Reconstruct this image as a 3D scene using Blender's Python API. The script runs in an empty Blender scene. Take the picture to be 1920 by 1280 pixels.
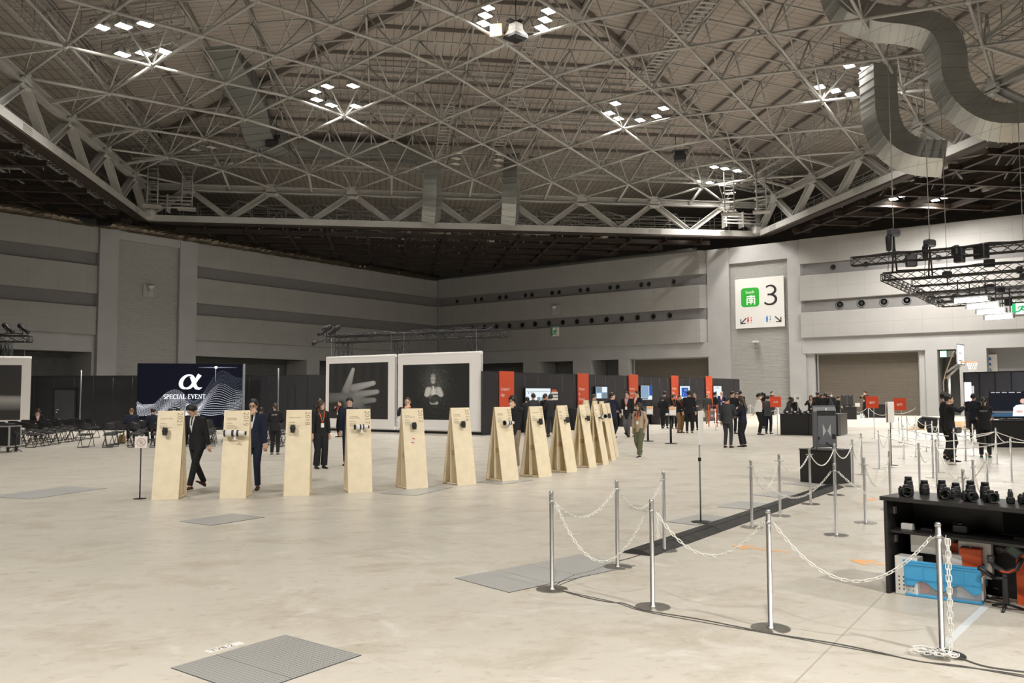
import bpy, math, random
from mathutils import Vector, Matrix, Quaternion
random.seed(7)
scene = bpy.context.scene
COL = scene.collection
PI = math.pi
S2 = math.sqrt(.5)
V = Vector

# ------------------------------------------------------------------ camera
F, PITCH, YAW, ROLL, CX, CY, CZ = 1555.2, .0624649, .148881, -.0037016, -6.4835, -41.5648, 1.78
def ray(x, y):
    a, b = x - 960, 640 - y
    c, s = math.cos(ROLL), math.sin(ROLL)
    u, v = c*a - s*b, c*b + s*a
    c, s = math.cos(PITCH), math.sin(PITCH)
    fw, up = F*c - v*s, F*s + v*c
    c, s = math.cos(YAW), math.sin(YAW)
    return V((u*c + fw*s, -u*s + fw*c, up))
def at(x, y, z=0.0):
    d = ray(x, y); t = (z - CZ)/d.z
    return V((CX + d.x*t, CY + d.y*t, z))
def at_d(x, y, dist):
    d = ray(x, y); t = dist/math.hypot(d.x, d.y)
    return V((CX + d.x*t, CY + d.y*t, CZ + d.z*t))
def near_z(p, x, y):
    d = ray(x, y); t = math.hypot(p[0]-CX, p[1]-CY)/math.hypot(d.x, d.y)
    return CZ + d.z*t
CAMP = V((CX, CY, CZ))
cd = bpy.data.cameras.new('camera'); cam = bpy.data.objects.new('camera', cd); COL.objects.link(cam)
fwd = ray(960, 640).normalized(); ex = (ray(1060, 640) - ray(960, 640)).normalized(); ey = ex.cross(fwd) * -1
ey = (ray(960, 540) - ray(960, 640)).normalized()
M3 = Matrix((ex, ey, -fwd)).transposed()
cam.matrix_world = Matrix.Translation(CAMP) @ M3.to_4x4()
cd.sensor_width = 36; cd.lens = F*36/1920; cd.clip_start = .1; cd.clip_end = 400
scene.camera = cam

# ------------------------------------------------------------------ materials
MATS = {}
def mat(name, col, rough=.6, metal=0, var=0, vscale=3, emit=0, alpha=1, spec=.5, bump=0, bscale=40, ecol=None):
    if name in MATS: return MATS[name]
    m = bpy.data.materials.new(name); m.use_nodes = True
    nt = m.node_tree; b = nt.nodes['Principled BSDF']
    c = (*col, 1)
    b.inputs['Base Color'].default_value = c; b.inputs['Roughness'].default_value = rough
    b.inputs['Metallic'].default_value = metal; b.inputs['Specular IOR Level'].default_value = spec
    if var:
        tc = nt.nodes.new('ShaderNodeTexCoord'); n = nt.nodes.new('ShaderNodeTexNoise')
        n.inputs['Scale'].default_value = vscale; n.inputs['Detail'].default_value = 5
        r = nt.nodes.new('ShaderNodeMapRange'); r.inputs[1].default_value = .3; r.inputs[2].default_value = .7
        r.inputs[3].default_value = 1 - var; r.inputs[4].default_value = 1 + var
        mx = nt.nodes.new('ShaderNodeMix'); mx.data_type = 'RGBA'; mx.blend_type = 'MULTIPLY'; mx.inputs[0].default_value = 1
        mx.inputs[6].default_value = c
        L = nt.links.new
        L(tc.outputs['Object'], n.inputs['Vector']); L(n.outputs['Fac'], r.inputs[0]); L(r.outputs[0], mx.inputs[7]); L(mx.outputs[2], b.inputs['Base Color'])
    if bump:
        tc = nt.nodes.new('ShaderNodeTexCoord'); n = nt.nodes.new('ShaderNodeTexNoise'); n.inputs['Scale'].default_value = bscale
        bp = nt.nodes.new('ShaderNodeBump'); bp.inputs['Strength'].default_value = bump
        nt.links.new(tc.outputs['Object'], n.inputs['Vector']); nt.links.new(n.outputs['Fac'], bp.inputs['Height']); nt.links.new(bp.outputs[0], b.inputs['Normal'])
    if emit:
        b.inputs['Base Color'].default_value = (*[x*.08 for x in col], 1); b.inputs['Specular IOR Level'].default_value = .1; b.inputs['Roughness'].default_value = .6
        b.inputs['Emission Color'].default_value = (*(ecol or col), 1); b.inputs['Emission Strength'].default_value = emit
    if alpha < 1:
        b.inputs['Alpha'].default_value = alpha
    MATS[name] = m
    return m
def vmat(name, rough=.7, emit=0):
    if name in MATS: return MATS[name]
    m = bpy.data.materials.new(name); m.use_nodes = True; nt = m.node_tree; b = nt.nodes['Principled BSDF']
    a = nt.nodes.new('ShaderNodeVertexColor'); a.layer_name = 'print'
    nt.links.new(a.outputs[0], b.inputs['Base Color']); b.inputs['Roughness'].default_value = rough
    if emit:
        nt.links.new(a.outputs[0], b.inputs['Emission Color']); b.inputs['Emission Strength'].default_value = emit
    MATS[name] = m
    return m
def grid_mat(name, col, line, sx, sz, w, rough=.7, axes=('X', 'Z'), var=.05, off=0):
    """panel joints: thin lines every sx along one local axis and sz along another"""
    m = bpy.data.materials.new(name); m.use_nodes = True; nt = m.node_tree; b = nt.nodes['Principled BSDF']; N = nt.nodes.new; L = nt.links.new
    tc = N('ShaderNodeTexCoord'); sp = N('ShaderNodeSeparateXYZ'); L(tc.outputs['Object'], sp.inputs[0])
    outs = []
    for ax, s in zip(axes, (sx, sz)):
        if not s: continue
        d = N('ShaderNodeMath'); d.operation = 'DIVIDE'; d.inputs[1].default_value = s; sb = N('ShaderNodeMath'); sb.operation = 'SUBTRACT'; sb.inputs[1].default_value = off if ax == 'Z' else 0; L(sp.outputs[ax], sb.inputs[0]); L(sb.outputs[0], d.inputs[0])
        f = N('ShaderNodeMath'); f.operation = 'FRACT'; L(d.outputs[0], f.inputs[0])
        l = N('ShaderNodeMath'); l.operation = 'LESS_THAN'; l.inputs[1].default_value = w/s; L(f.outputs[0], l.inputs[0]); outs.append(l.outputs[0])
    o = outs[0]
    if len(outs) > 1:
        mx = N('ShaderNodeMath'); mx.operation = 'MAXIMUM'; L(outs[0], mx.inputs[0]); L(outs[1], mx.inputs[1]); o = mx.outputs[0]
    n = N('ShaderNodeTexNoise'); n.inputs['Scale'].default_value = .6; n.inputs['Detail'].default_value = 6; L(tc.outputs['Object'], n.inputs['Vector'])
    r = N('ShaderNodeMapRange'); r.inputs[1].default_value = .3; r.inputs[2].default_value = .7; r.inputs[3].default_value = 1-var; r.inputs[4].default_value = 1+var; L(n.outputs['Fac'], r.inputs[0])
    m1 = N('ShaderNodeMix'); m1.data_type = 'RGBA'; m1.blend_type = 'MULTIPLY'; m1.inputs[0].default_value = 1; m1.inputs[6].default_value = (*col, 1); L(r.outputs[0], m1.inputs[7])
    m2 = N('ShaderNodeMix'); m2.data_type = 'RGBA'; m2.inputs[7].default_value = (*line, 1); L(o, m2.inputs[0]); L(m1.outputs[2], m2.inputs[6])
    L(m2.outputs[2], b.inputs['Base Color']); b.inputs['Roughness'].default_value = rough
    MATS[name] = m
    return m

# ------------------------------------------------------------------ mesh builder
def frame(d):
    d = V(d).normalized(); u = V((0, 0, 1)) if abs(d.z) < .95 else V((1, 0, 0))
    a = d.cross(u).normalized(); b = a.cross(d).normalized()
    return d, a, b
class MB:
    def __init__(s): s.v = []; s.f = []; s.m = []; s.sm = []; s.c = None
    def add(s, vs, fs, mi=0, smooth=False):
        o = len(s.v); s.v += [tuple(p) for p in vs]
        for f in fs: s.f.append(tuple(i+o for i in f)); s.m.append(mi); s.sm.append(smooth)
    def box(s, c, d, mi=0, rot=None, bev=0):
        x, y, z = d[0]/2, d[1]/2, d[2]/2
        if bev:
            e = min(bev, x*.9, y*.9, z*.9); vs = []; idx = {}
            for sx in (-1, 1):
                for sy in (-1, 1):
                    for sz in (-1, 1):
                        for k in range(3):
                            p = [sx*(x-e), sy*(y-e), sz*(z-e)]; p[k] = (sx*x, sy*y, sz*z)[k]
                            idx[(sx, sy, sz, k)] = len(vs); vs.append(p)
            fs = []
            for k in range(3):
                a, b = (k+1) % 3, (k+2) % 3
                for t in (-1, 1):
                    q = []
                    for (i, j) in ((-1, -1), (1, -1), (1, 1), (-1, 1)):
                        g = [0, 0, 0]; g[k] = t; g[a] = i; g[b] = j; q.append(idx[(*g, k)])
                    fs.append(q if t > 0 else q[::-1])
                for i in (-1, 1):
                    for j in (-1, 1):
                        g0 = [0, 0, 0]; g1 = [0, 0, 0]; g0[k] = -1; g1[k] = 1
                        g0[a] = g1[a] = i; g0[b] = g1[b] = j
                        q = [idx[(*g0, a)], idx[(*g1, a)], idx[(*g1, b)], idx[(*g0, b)]]
                        fs.append(q if i*j < 0 else q[::-1])
            for sx in (-1, 1):
                for sy in (-1, 1):
                    for sz in (-1, 1):
                        q = [idx[(sx, sy, sz, k)] for k in range(3)]
                        fs.append(q if sx*sy*sz > 0 else q[::-1])
        else:
            vs = [(sx*x, sy*y, sz*z) for sz in (-1, 1) for sy in (-1, 1) for sx in (-1, 1)]
            fs = [(0, 2, 3, 1), (4, 5, 7, 6), (0, 1, 5, 4), (2, 6, 7, 3), (0, 4, 6, 2), (1, 3, 7, 5)]
        c = V(c)
        vs = [(rot @ V(p) if rot else V(p)) + c for p in vs]
        s.add(vs, fs, mi); return s
    def bar(s, p, q, w, h, mi=0, up=None):
        p, q = V(p), V(q); d, a, b = frame(q-p)
        if up is not None:
            a = d.cross(V(up)).normalized(); b = a.cross(d).normalized()
        vs = [r + a*(i*w/2) + b*(j*h/2) for r in (p, q) for (i, j) in ((-1, -1), (1, -1), (1, 1), (-1, 1))]
        s.add(vs, [(0, 1, 2, 3), (7, 6, 5, 4), (0, 4, 5, 1), (1, 5, 6, 2), (2, 6, 7, 3), (3, 7, 4, 0)], mi); return s
    def ibeam(s, p, q, w, h, t=.04, mi=0, up=(0, 0, 1)):
        p, q = V(p), V(q); d = (q-p).normalized(); a = d.cross(V(up)).normalized(); b = a.cross(d).normalized()
        s.bar(p+b*(h/2-t/2), q+b*(h/2-t/2), w, t, mi, up); s.bar(p-b*(h/2-t/2), q-b*(h/2-t/2), w, t, mi, up); s.bar(p, q, t, h-t*2, mi, up); return s
    def tube(s, pts, r, n=8, mi=0, closed=False, caps=True, smooth=True):
        pts = [V(p) for p in pts]; k = len(pts); rr = r if isinstance(r, (list, tuple)) else [r]*k
        prev = None; vs = []
        for i, p in enumerate(pts):
            if closed: d = pts[(i+1) % k] - pts[i-1]
            else: d = pts[min(i+1, k-1)] - pts[max(i-1, 0)]
            if d.length < 1e-9: d = V((0, 0, 1))
            d.normalize()
            if prev is None: _, a, b = frame(d)
            else:
                a = prev - d*prev.dot(d)
                if a.length < 1e-6: _, a, b = frame(d)
                a.normalize(); b = a.cross(d)
            prev = a; x = rr[i]
            x, y = x if isinstance(x, tuple) else (x, x)
            for j in range(n):
                t = 2*PI*j/n; vs.append(p + a*(x*math.cos(t)) + b*(y*math.sin(t)))
        fs = []
        for i in range(k if closed else k-1):
            for j in range(n):
                fs.append((i*n+j, i*n+(j+1) % n, ((i+1) % k)*n+(j+1) % n, ((i+1) % k)*n+j))
        if caps and not closed: fs += [tuple(range(n-1, -1, -1)), tuple((k-1)*n+j for j in range(n))]
        s.add(vs, fs, mi, smooth); return s
    def loft(s, rings, mi=0, smooth=True, caps=True):
        n = len(rings[0]); vs = [p for r in rings for p in r]; fs = []
        for i in range(len(rings)-1):
            for j in range(n): fs.append((i*n+j, i*n+(j+1) % n, (i+1)*n+(j+1) % n, (i+1)*n+j))
        if caps: fs += [tuple(range(n-1, -1, -1)), tuple((len(rings)-1)*n+j for j in range(n))]
        s.add(vs, fs, mi, smooth); return s
    def lathe(s, prof, n=16, mi=0, o=(0, 0, 0), ax=None, smooth=True):
        """prof: (r, z) up the axis"""
        o = V(o)
        if ax is None: a, b, d = V((1, 0, 0)), V((0, 1, 0)), V((0, 0, 1))
        else:
            d, a, b = frame(ax); b = d.cross(a)
        rings = [[o + d*z + a*(r*math.cos(2*PI*j/n)) + b*(r*math.sin(2*PI*j/n)) for j in range(n)] for r, z in prof]
        s.loft(rings, mi, smooth); return s
    def prism(s, poly, z0, z1, mi=0, T=None):
        """poly in xy, extruded; T maps local (x,y,z) to space"""
        n = len(poly); vs = [V((x, y, z)) for z in (z0, z1) for x, y in poly]
        if T: vs = [T(p) for p in vs]
        fs = [tuple(range(n-1, -1, -1)), tuple(range(n, 2*n))] + [(i, (i+1) % n, n+(i+1) % n, n+i) for i in range(n)]
        s.add(vs, fs, mi); return s
    def quad(s, a, b, c, d, mi=0): s.add([a, b, c, d], [(0, 1, 2, 3)], mi); return s
    def sphere(s, c, r, n=10, m=6, mi=0, rot=None):
        c = V(c); r = r if isinstance(r, tuple) else (r, r, r); vs = []; fs = []
        P = lambda t, f: V((r[0]*math.sin(t)*math.cos(f), r[1]*math.sin(t)*math.sin(f), r[2]*math.cos(t)))
        R = lambda p: (rot @ p if rot else p) + c
        vs = [R(V((0, 0, r[2])))] + [R(P(PI*i/m, 2*PI*j/n)) for i in range(1, m) for j in range(n)] + [R(V((0, 0, -r[2])))]
        for j in range(n):
            fs.append((0, 1+j, 1+(j+1) % n)); fs.append((len(vs)-1, 1+(m-2)*n+(j+1) % n, 1+(m-2)*n+j))
        for i in range(m-2):
            for j in range(n): fs.append((1+i*n+j, 1+(i+1)*n+j, 1+(i+1)*n+(j+1) % n, 1+i*n+(j+1) % n))
        s.add(vs, fs, mi, True); return s
    def mesh(s, name, ms):
        me = bpy.data.meshes.new(name); me.from_pydata(s.v, [], s.f)
        ms = ms if isinstance(ms, (list, tuple)) else [ms]
        for m in ms: me.materials.append(m)
        me.polygons.foreach_set('material_index', s.m); me.polygons.foreach_set('use_smooth', s.sm); me.update()
        return me
    def build(s, name, ms, parent=None, loc=None, rz=0, **tags):
        o = bpy.data.objects.new(name, s.mesh(name, ms)); COL.objects.link(o)
        if parent: o.parent = parent
        if loc is not None: o.location = loc
        if rz: o.rotation_euler = (0, 0, rz)
        for k, x in tags.items():
            if x: o[k] = x
        return o
KIDS = {}
def thing(name, label, cat, loc=(0, 0, 0), rz=0, group=None, kind=None):
    o = bpy.data.objects.new(name, None); COL.objects.link(o); o.location = loc; o.rotation_euler = (0, 0, rz); o.empty_display_size = .1
    o['label'] = label; o['category'] = cat
    if group: o['group'] = group
    if kind: o['kind'] = kind
    return o
def children_map():
    m = {}
    for o in COL.objects:
        if o.parent: m.setdefault(o.parent.name, []).append(o)
    return m
def copy_tree(root, loc, rz=None, label=None, group=None, kids=None):
    """a copy of a thing, its parts and their sub-parts (mesh data shared)"""
    def cp(o, par):
        c = o.copy(); COL.objects.link(c)
        if par: c.parent = par
        for k in kids.get(o.name, []): cp(k, c)
        return c
    if kids is None: kids = children_map()
    r = cp(root, None); r.location = loc
    if rz is not None: r.rotation_euler = (0, 0, rz)
    if label: r['label'] = label
    if group: r['group'] = group
    return r
def text_mb(txt, size, T, depth=.004, align='LEFT', sx=1, res=3, spacing=1):
    """lettering as a mesh; T maps text-plane (x, y, z out of the face) to space"""
    c = bpy.data.curves.new('lettering', 'FONT'); c.body = txt; c.size = size; c.align_x = align; c.extrude = depth/2; c.resolution_u = res; c.space_line = spacing
    o = bpy.data.objects.new('lettering', c); COL.objects.link(o)
    dg = bpy.context.evaluated_depsgraph_get(); me = bpy.data.meshes.new_from_object(o.evaluated_get(dg))
    mb = MB(); mb.add([T(V((v.co.x*sx, v.co.y, v.co.z+depth/2))) for v in me.vertices], [tuple(p.vertices) for p in me.polygons])
    bpy.data.objects.remove(o); bpy.data.curves.remove(c); bpy.data.meshes.remove(me)
    return mb
def plane_T(o, xdir, ydir):
    o, xdir, ydir = V(o), V(xdir).normalized(), V(ydir).normalized(); n = xdir.cross(ydir)
    return lambda p: o + xdir*p.x + ydir*p.y + n*p.z
def Rz(a): return Matrix.Rotation(a, 3, 'Z')
def facing(p):
    """heading that turns local -Y toward the camera"""
    return math.atan2(p[1]-CY, p[0]-CX) - PI/2
# ------------------------------------------------------------------ floor
def floor_mat():
    m = bpy.data.materials.new('worn sealed concrete'); m.use_nodes = True; nt = m.node_tree; b = nt.nodes['Principled BSDF']; N = nt.nodes.new; L = nt.links.new
    tc = N('ShaderNodeTexCoord')
    mp = N('ShaderNodeMapping'); mp.inputs['Rotation'].default_value = (0, 0, .35); mp.inputs['Scale'].default_value = (.85, 1.15, 1); L(tc.outputs['Object'], mp.inputs[0])
    def noise(src, sc, det, ro=.6, dist=0):
        n = N('ShaderNodeTexNoise'); n.inputs['Scale'].default_value = sc; n.inputs['Detail'].default_value = det; n.inputs['Roughness'].default_value = ro; n.inputs['Distortion'].default_value = dist
        L(src, n.inputs['Vector']); return n.outputs['Fac']
    def ramp(src, stops):
        r = N('ShaderNodeValToRGB'); e = r.color_ramp.elements
        while len(e) < len(stops): e.new(.5)
        for k, (p, c) in enumerate(stops): e[k].position = p; e[k].color = (*c, 1)
        L(src, r.inputs[0]); return r.outputs[0]
    def mix(a, c, f, mode='MIX'):
        x = N('ShaderNodeMix'); x.data_type = 'RGBA'; x.blend_type = mode
        L(a, x.inputs[6]) if not isinstance(a, tuple) else setattr(x.inputs[6], 'default_value', (*a, 1))
        L(c, x.inputs[7]) if not isinstance(c, tuple) else setattr(x.inputs[7], 'default_value', (*c, 1))
        L(f, x.inputs[0]) if not isinstance(f, float) else setattr(x.inputs[0], 'default_value', f)
        return x.outputs[2]
    big = noise(tc.outputs['Object'], .22, 5, .6)
    base = ramp(big, [(.3, (.56, .525, .455)), (.55, (.62, .585, .515)), (.75, (.68, .65, .585))])
    st = noise(mp.outputs[0], 1.25, 9, .7, .35)
    c1 = mix(base, (.36, .30, .225), ramp(st, [(.48, (0, 0, 0)), (.64, (.4, .4, .4)), (.82, (.75, .75, .75))]))
    fine = noise(mp.outputs[0], 7, 8, .7, .3)
    c2 = mix(c1, (.30, .25, .19), ramp(fine, [(.55, (0, 0, 0)), (.72, (.5, .5, .5))]))
    white = noise(mp.outputs[0], 1.7, 6, .7, 1.2)
    c3 = mix(c2, (.74, .72, .67), ramp(white, [(.55, (0, 0, 0)), (.7, (.6, .6, .6))]))
    sp = N('ShaderNodeTexVoronoi'); sp.inputs['Scale'].default_value = 1.7; L(tc.outputs['Object'], sp.inputs['Vector'])
    c4 = mix(c3, (.12, .105, .09), ramp(sp.outputs['Distance'], [(.0, (.8, .8, .8)), (.022, (.5, .5, .5)), (.035, (0, 0, 0))]))
    L(c4, b.inputs['Base Color'])
    rr = N('ShaderNodeMapRange'); L(st, rr.inputs[0]); rr.inputs[1].default_value = .3; rr.inputs[2].default_value = .7; rr.inputs[3].default_value = .3; rr.inputs[4].default_value = .5; L(rr.outputs[0], b.inputs['Roughness'])
    b.inputs['Specular IOR Level'].default_value = .45
    return m
FLOORM = floor_mat()
mb = MB(); mb.box((3, -5, -.15), (150, 150, .3)); mb.build('floor', FLOORM, kind='structure', label='beige worn sealed concrete hall floor', category='floor')

# ------------------------------------------------------------------ walls
M_wall = grid_mat('grey wall panel', (.30, .293, .283), (.25, .244, .234), 2.0, 3.0, .03, .75, off=1.165)
M_plain = mat('plain grey wall paint', (.34, .337, .335), .8, var=.05, vscale=.7)
M_band = mat('dark grey wall band', (.17, .165, .165), .8, var=.05)
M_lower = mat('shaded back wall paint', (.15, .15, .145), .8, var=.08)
M_shut = mat('roller shutter slats', (.34, .335, .32), .55, var=.04)
M_shutb = mat('brown roller shutter slats', (.15, .13, .105), .5, .2, var=.05)
M_rail = mat('brushed steel rail', (.55, .55, .53), .4, .8)
M_black = mat('matt black', (.012, .012, .013), .6)
CORN = V((-1.1, 48.7, 0))
def wallspace(name, side):
    ang = math.radians(225 if side == 'left' else -45)
    o = thing(name, 'grey banded panel wall on the %s of the hall' % side, 'wall', CORN, ang, kind='structure'); return o
def slats(mb, s0, s1, y, z0, z1, inw, pitch=.115, mi=0, d=.035):
    """corrugated shutter between s0 and s1; inw = +1/-1 direction into the room"""
    n = max(2, int((z1-z0)/pitch)); vs = []; fs = []
    for k in range(n):
        a = z0 + (z1-z0)*k/n; h = (z1-z0)/n
        for t, dd in ((0, 0), (.18, d), (.82, d), (1, 0)):
            vs += [(s0, y+inw*dd, a+h*t), (s1, y+inw*dd, a+h*t)]
    for k in range(n*4-1):
        q = (2*k, 2*k+1, 2*k+3, 2*k+2); fs.append(q if inw < 0 else q[::-1])
    mb.add(vs, fs, mi)
def banded(root, s0, s1, inw, y=0, tag='wall_panel', ret=0):
    """three bands of panels with two recessed grooves, a ledge and a fascia"""
    mb = MB(); th = .5
    for z0, z1 in ((12.15, 14.2), (9.15, 11.2), (6.15, 8.2)):
        mb.prism([(s0, y), (s1-ret, y), (s1, y-inw*(th if ret else 0)), (s1, y-inw*th), (s0, y-inw*th)][::-int(inw)], z0, z1) if ret else mb.box(((s0+s1)/2, y-inw*th/2, (z0+z1)/2), (s1-s0, th, z1-z0), 0, bev=.03)
    mb.build(tag, M_wall, root)
    mb = MB()
    for z0, z1 in ((11.2, 12.15), (8.2, 9.15)): mb.box(((s0+s1)/2-.1, y-inw*(th/2+.25), (z0+z1)/2), (s1-s0-.2, th, z1-z0))
    mb.build('recessed_band', M_band, root)
    mb = MB(); mb.box(((s0+s1)/2, y-inw*(.25+.22), 5.52), (s1-s0, .5, 1.26)); mb.build('fascia', M_plain, root)
WL = wallspace('wall_left', 'left'); WR = wallspace('wall_right', 'right')
# left wall: into the room is local +y
banded(WL, .05, 29.32, 1); banded(WL, 37.25, 72, 1)
mb = MB()
for s0, s1 in ((29.32, 30.85), (35.8, 37.25)): mb.box(((s0+s1)/2, -.1, 7.1), (s1-s0, .6, 14.2))
mb.box((33.3, -.1, 13.77), (4.95, .5, .86)); mb.build('pilaster', M_plain, WL)
mb = MB(); slats(mb, 30.85, 35.8, -.15, 0, 13.35, 1); mb.build('roller_shutter', M_shut, WL)
mb = MB()
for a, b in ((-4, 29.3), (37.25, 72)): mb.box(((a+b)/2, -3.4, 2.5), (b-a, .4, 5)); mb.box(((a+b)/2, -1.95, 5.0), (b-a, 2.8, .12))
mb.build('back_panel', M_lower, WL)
mb = MB()
for s in (1.2, 9.0, 17.15, 45, 53): mb.box((s, -1.5, 2.45), (1.5, 2.9, 4.9))
for s in (29.25, 37.3): mb.box((s, -1.7, 2.45), (.3, 3.0, 4.9))
mb.build('pillar', M_plain, WL)
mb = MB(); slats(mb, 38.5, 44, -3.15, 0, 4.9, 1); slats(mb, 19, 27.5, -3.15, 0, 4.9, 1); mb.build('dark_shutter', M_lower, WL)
# right wall: into the room is local -y
banded(WR, .05, 31.1, -1, ret=.7); banded(WR, 39.05, 90, -1)
def rounded_end(s, z0, z1, mi): pass
mb = MB()
for s0, s1 in ((31.0, 33.0), (38.0, 39.3)): mb.box(((s0+s1)/2, .55, 7.1), (s1-s0, .6, 14.2))
mb.box((35.5, .6, 13.5), (5.0, .5, 1.4)); mb.build('pilaster', M_plain, WR)
mb = MB(); slats(mb, 33.0, 38.0, .62, 0, 12.85, -1); mb.build('roller_shutter', M_shut, WR)
mb = MB()
for s0, s1 in ((-4, 22.2), (50, 90)): mb.box(((s0+s1)/2, 3.6, 2.5), (s1-s0, .4, 5)); mb.box(((s0+s1)/2, 2.1, 5.0), (s1-s0, 2.8, .12))
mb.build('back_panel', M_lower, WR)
mb = MB()
for s0, s1 in ((11.3, 13.3), (17.2, 19.2), (22.2, 23.3), (48.1, 48.9)): mb.box(((s0+s1)/2, 1.6, 2.45), (s1-s0, 2.9, 4.9))
mb.build('pillar', M_plain, WR)
mb = MB(); mb.box((51.2, 1.0, 2.45), (1.75, 1.6, 4.9)); mb.box((39.5, .9, 2.45), (.9, .9, 4.9)); mb.box((48.0, .8, 2.45), (.75, .6, 4.9)); mb.build('corner_pillar', M_plain, WR)
M_back2 = mat('mid grey recess paint', (.25, .25, .255), .8, var=.04)
mb = MB(); mb.box((58, 1.5, 2.5), (12, .3, 5)); mb.box((49.7, 4.0, 2.5), (3, .3, 5)); mb.build('recess_panel', M_back2, WR)
for n_, s0, s1 in ((1, 23.4, 31.0), (2, 40.0, 47.7)):
    d = thing('door_%d' % n_, 'brown roller shutter door %s' % ('behind the black booths' if n_ == 1 else 'behind the red exit signs'), 'shutter', CORN, -PI/4, kind='structure')
    mb = MB(); slats(mb, s0+.15, s1-.15, .95, 0, 4.8, -1, .1, 0, .03); mb.build('slat_curtain', M_shutb, d)
    mb = MB(); mb.box((s0+.12, .8, 2.4), (.12, .16, 4.8)); mb.box((s1-.12, .8, 2.4), (.12, .16, 4.8)); mb.build('guide_rail', M_rail, d)
    mb = MB(); mb.box(((s0+s1)/2, 1.25, 4.85), (s1-s0+.2, .9, .1)); mb.build('lintel', M_plain, d)
# off-camera walls that close the hall
w = thing('wall_back', 'plain grey wall behind the viewer', 'wall', (0, 0, 0), 0, kind='structure')
mb = MB(); mb.box((3, -78, 7), (150, .5, 16)); mb.build('wall_panel', M_plain, w)

# ------------------------------------------------------------------ roof
def zl(x, y): return 18.0 + .147*(25 - max(abs(x), abs(y)))
M_steel = mat('cream grey painted steel', (.41, .403, .385), .55, var=.05)
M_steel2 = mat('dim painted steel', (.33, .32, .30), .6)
M_deckN = grid_mat('roof deck panels lengthwise', (.365, .325, .295), (.10, .09, .08), .52, 1.5625, .035, .85, ('X', 'Y'), .06)
M_deckE = grid_mat('roof deck panels crosswise', (.365, .325, .295), (.10, .09, .08), 1.5625, .52, .035, .85, ('X', 'Y'), .06)
M_deckO = grid_mat('outer roof deck panels', (.46, .42, .37), (.16, .145, .135), .52, 1.5625, .05, .85, ('X', 'Y'), .06)
R0 = 25.0; DG = 3.5
ceil = thing('ceiling', 'pitched metal roof deck over the steel space frame', 'ceiling', kind='structure')
ap = V((0, 0, zl(0, 0)+DG)); cs = [V((sx*R0, sy*R0, 18+DG)) for sx, sy in ((-1, -1), (1, -1), (1, 1), (-1, 1))]
mb = MB()
mb.add([cs[0], cs[1], ap], [(2, 1, 0)]); mb.add([cs[2], cs[3], ap], [(2, 1, 0)]); mb.add([cs[1], cs[2], ap], [(2, 1, 0)], 1); mb.add([cs[3], cs[0], ap], [(2, 1, 0)], 1)
B = 75; ob = [V((sx*B, sy*B, 18.2)) for sx, sy in ((-1, -1), (1, -1), (1, 1), (-1, 1))]
for k in range(4): mb.quad(cs[k], ob[k], ob[(k+1) % 4], cs[(k+1) % 4], 2)
mb.build('roof_deck', [M_deckN, M_deckE, M_deckO], ceil)
M_purl = mat('dark roof purlin', (.20, .18, .165), .8)
mb = MB()
k = -23.4375
while k < 24:
    for j in range(-15, 17):
        pass
    k += 3.125
def zd(x, y): return zl(x, y) + DG
for i in range(1, 16):
    r = i*1.5625*1.0
    if i % 2 == 0: continue
    c = [V((sx*r, sy*r, zd(r, r)-.13)) for sx, sy in ((-1, -1), (1, -1), (1, 1), (-1, 1))]
    for q in range(4): mb.bar(c[q], c[(q+1) % 4], .1, .2)
for sx, sy in ((-1, -1), (1, -1), (1, 1), (-1, 1)): mb.bar((0, 0, zd(0, 0)-.25), (sx*R0, sy*R0, 18+DG-.25), .3, .4)
mb.build('purlin', M_purl, ceil)

# space frame: lower diagonal lattice, ball nodes, webs, upper square grid
GS = 3.125; sf = thing('space_frame', 'cream steel tube space frame lattice hanging under the pitched roof', 'roof truss')
def P(i, j): x, y = i*GS, j*GS; return V((x, y, zl(x, y)))
nodes = [(i, j) for i in range(-8, 9) for j in range(-8, 9) if (i+j) % 2 == 1 or False]
nodes = [(i, j) for i in range(-8, 9) for j in range(-8, 9) if (i+j) % 2 != 0]
lower = []
for i, j in nodes:
    for di, dj in ((1, 1), (1, -1)):
        q = (i+di, j+dj)
        if abs(q[0]) <= 8 and abs(q[1]) <= 8: lower.append((P(i, j), P(*q)))
ups = {}
webs = []
for a, b in lower:
    m = (a+b)/2
    u = V((m.x, m.y, zl(m.x, m.y)+2.6)); ups[(round(m.x*32), round(m.y*32))] = u
    webs += [(a, u), (b, u)]
upper = []
for (x, y), u in ups.items():
    for d in ((100, 0), (0, 100)):
        v = ups.get((x+d[0], y+d[1]))
        if v: upper.append((u, v))
strut = []
for i, j in nodes:
    for (a, b) in ((i, j), (j, i)):
        pass
    if abs(i) == 7 and abs(j) < 8: strut.append((P(i, j), V((math.copysign(25, i), j*GS, 17.75))))
    if abs(j) == 7 and abs(i) < 8: strut.append((P(i, j), V((i*GS, math.copysign(25, j), 17.75))))
def seen(p):
    d = p - CAMP; z = d.dot(fwd); return z > 1 and abs(d.dot(ex)/z) < .64 and abs(d.dot(ey)/z) < .43
def members(segs, r, name, lim, n=7):
    inv = [s for s in segs if seen((s[0]+s[1])/2)]; inv.sort(key=lambda s: ((s[0]+s[1])/2-CAMP).length)
    big = inv[:lim]; ids = set(map(id, big)); rest = MB()
    for a, b in big: MB().tube([a, b], r, n).build(name, M_steel, sf)
    for s in segs:
        if id(s) not in ids: rest.tube([s[0], s[1]], r, n)
    rest.build(name, M_steel, sf, kind='stuff')
members(lower, .08, 'chord_tube', 100)
members(webs, .05, 'web_tube', 100, 6)
members(upper, .06, 'upper_tube', 100, 6)
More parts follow.
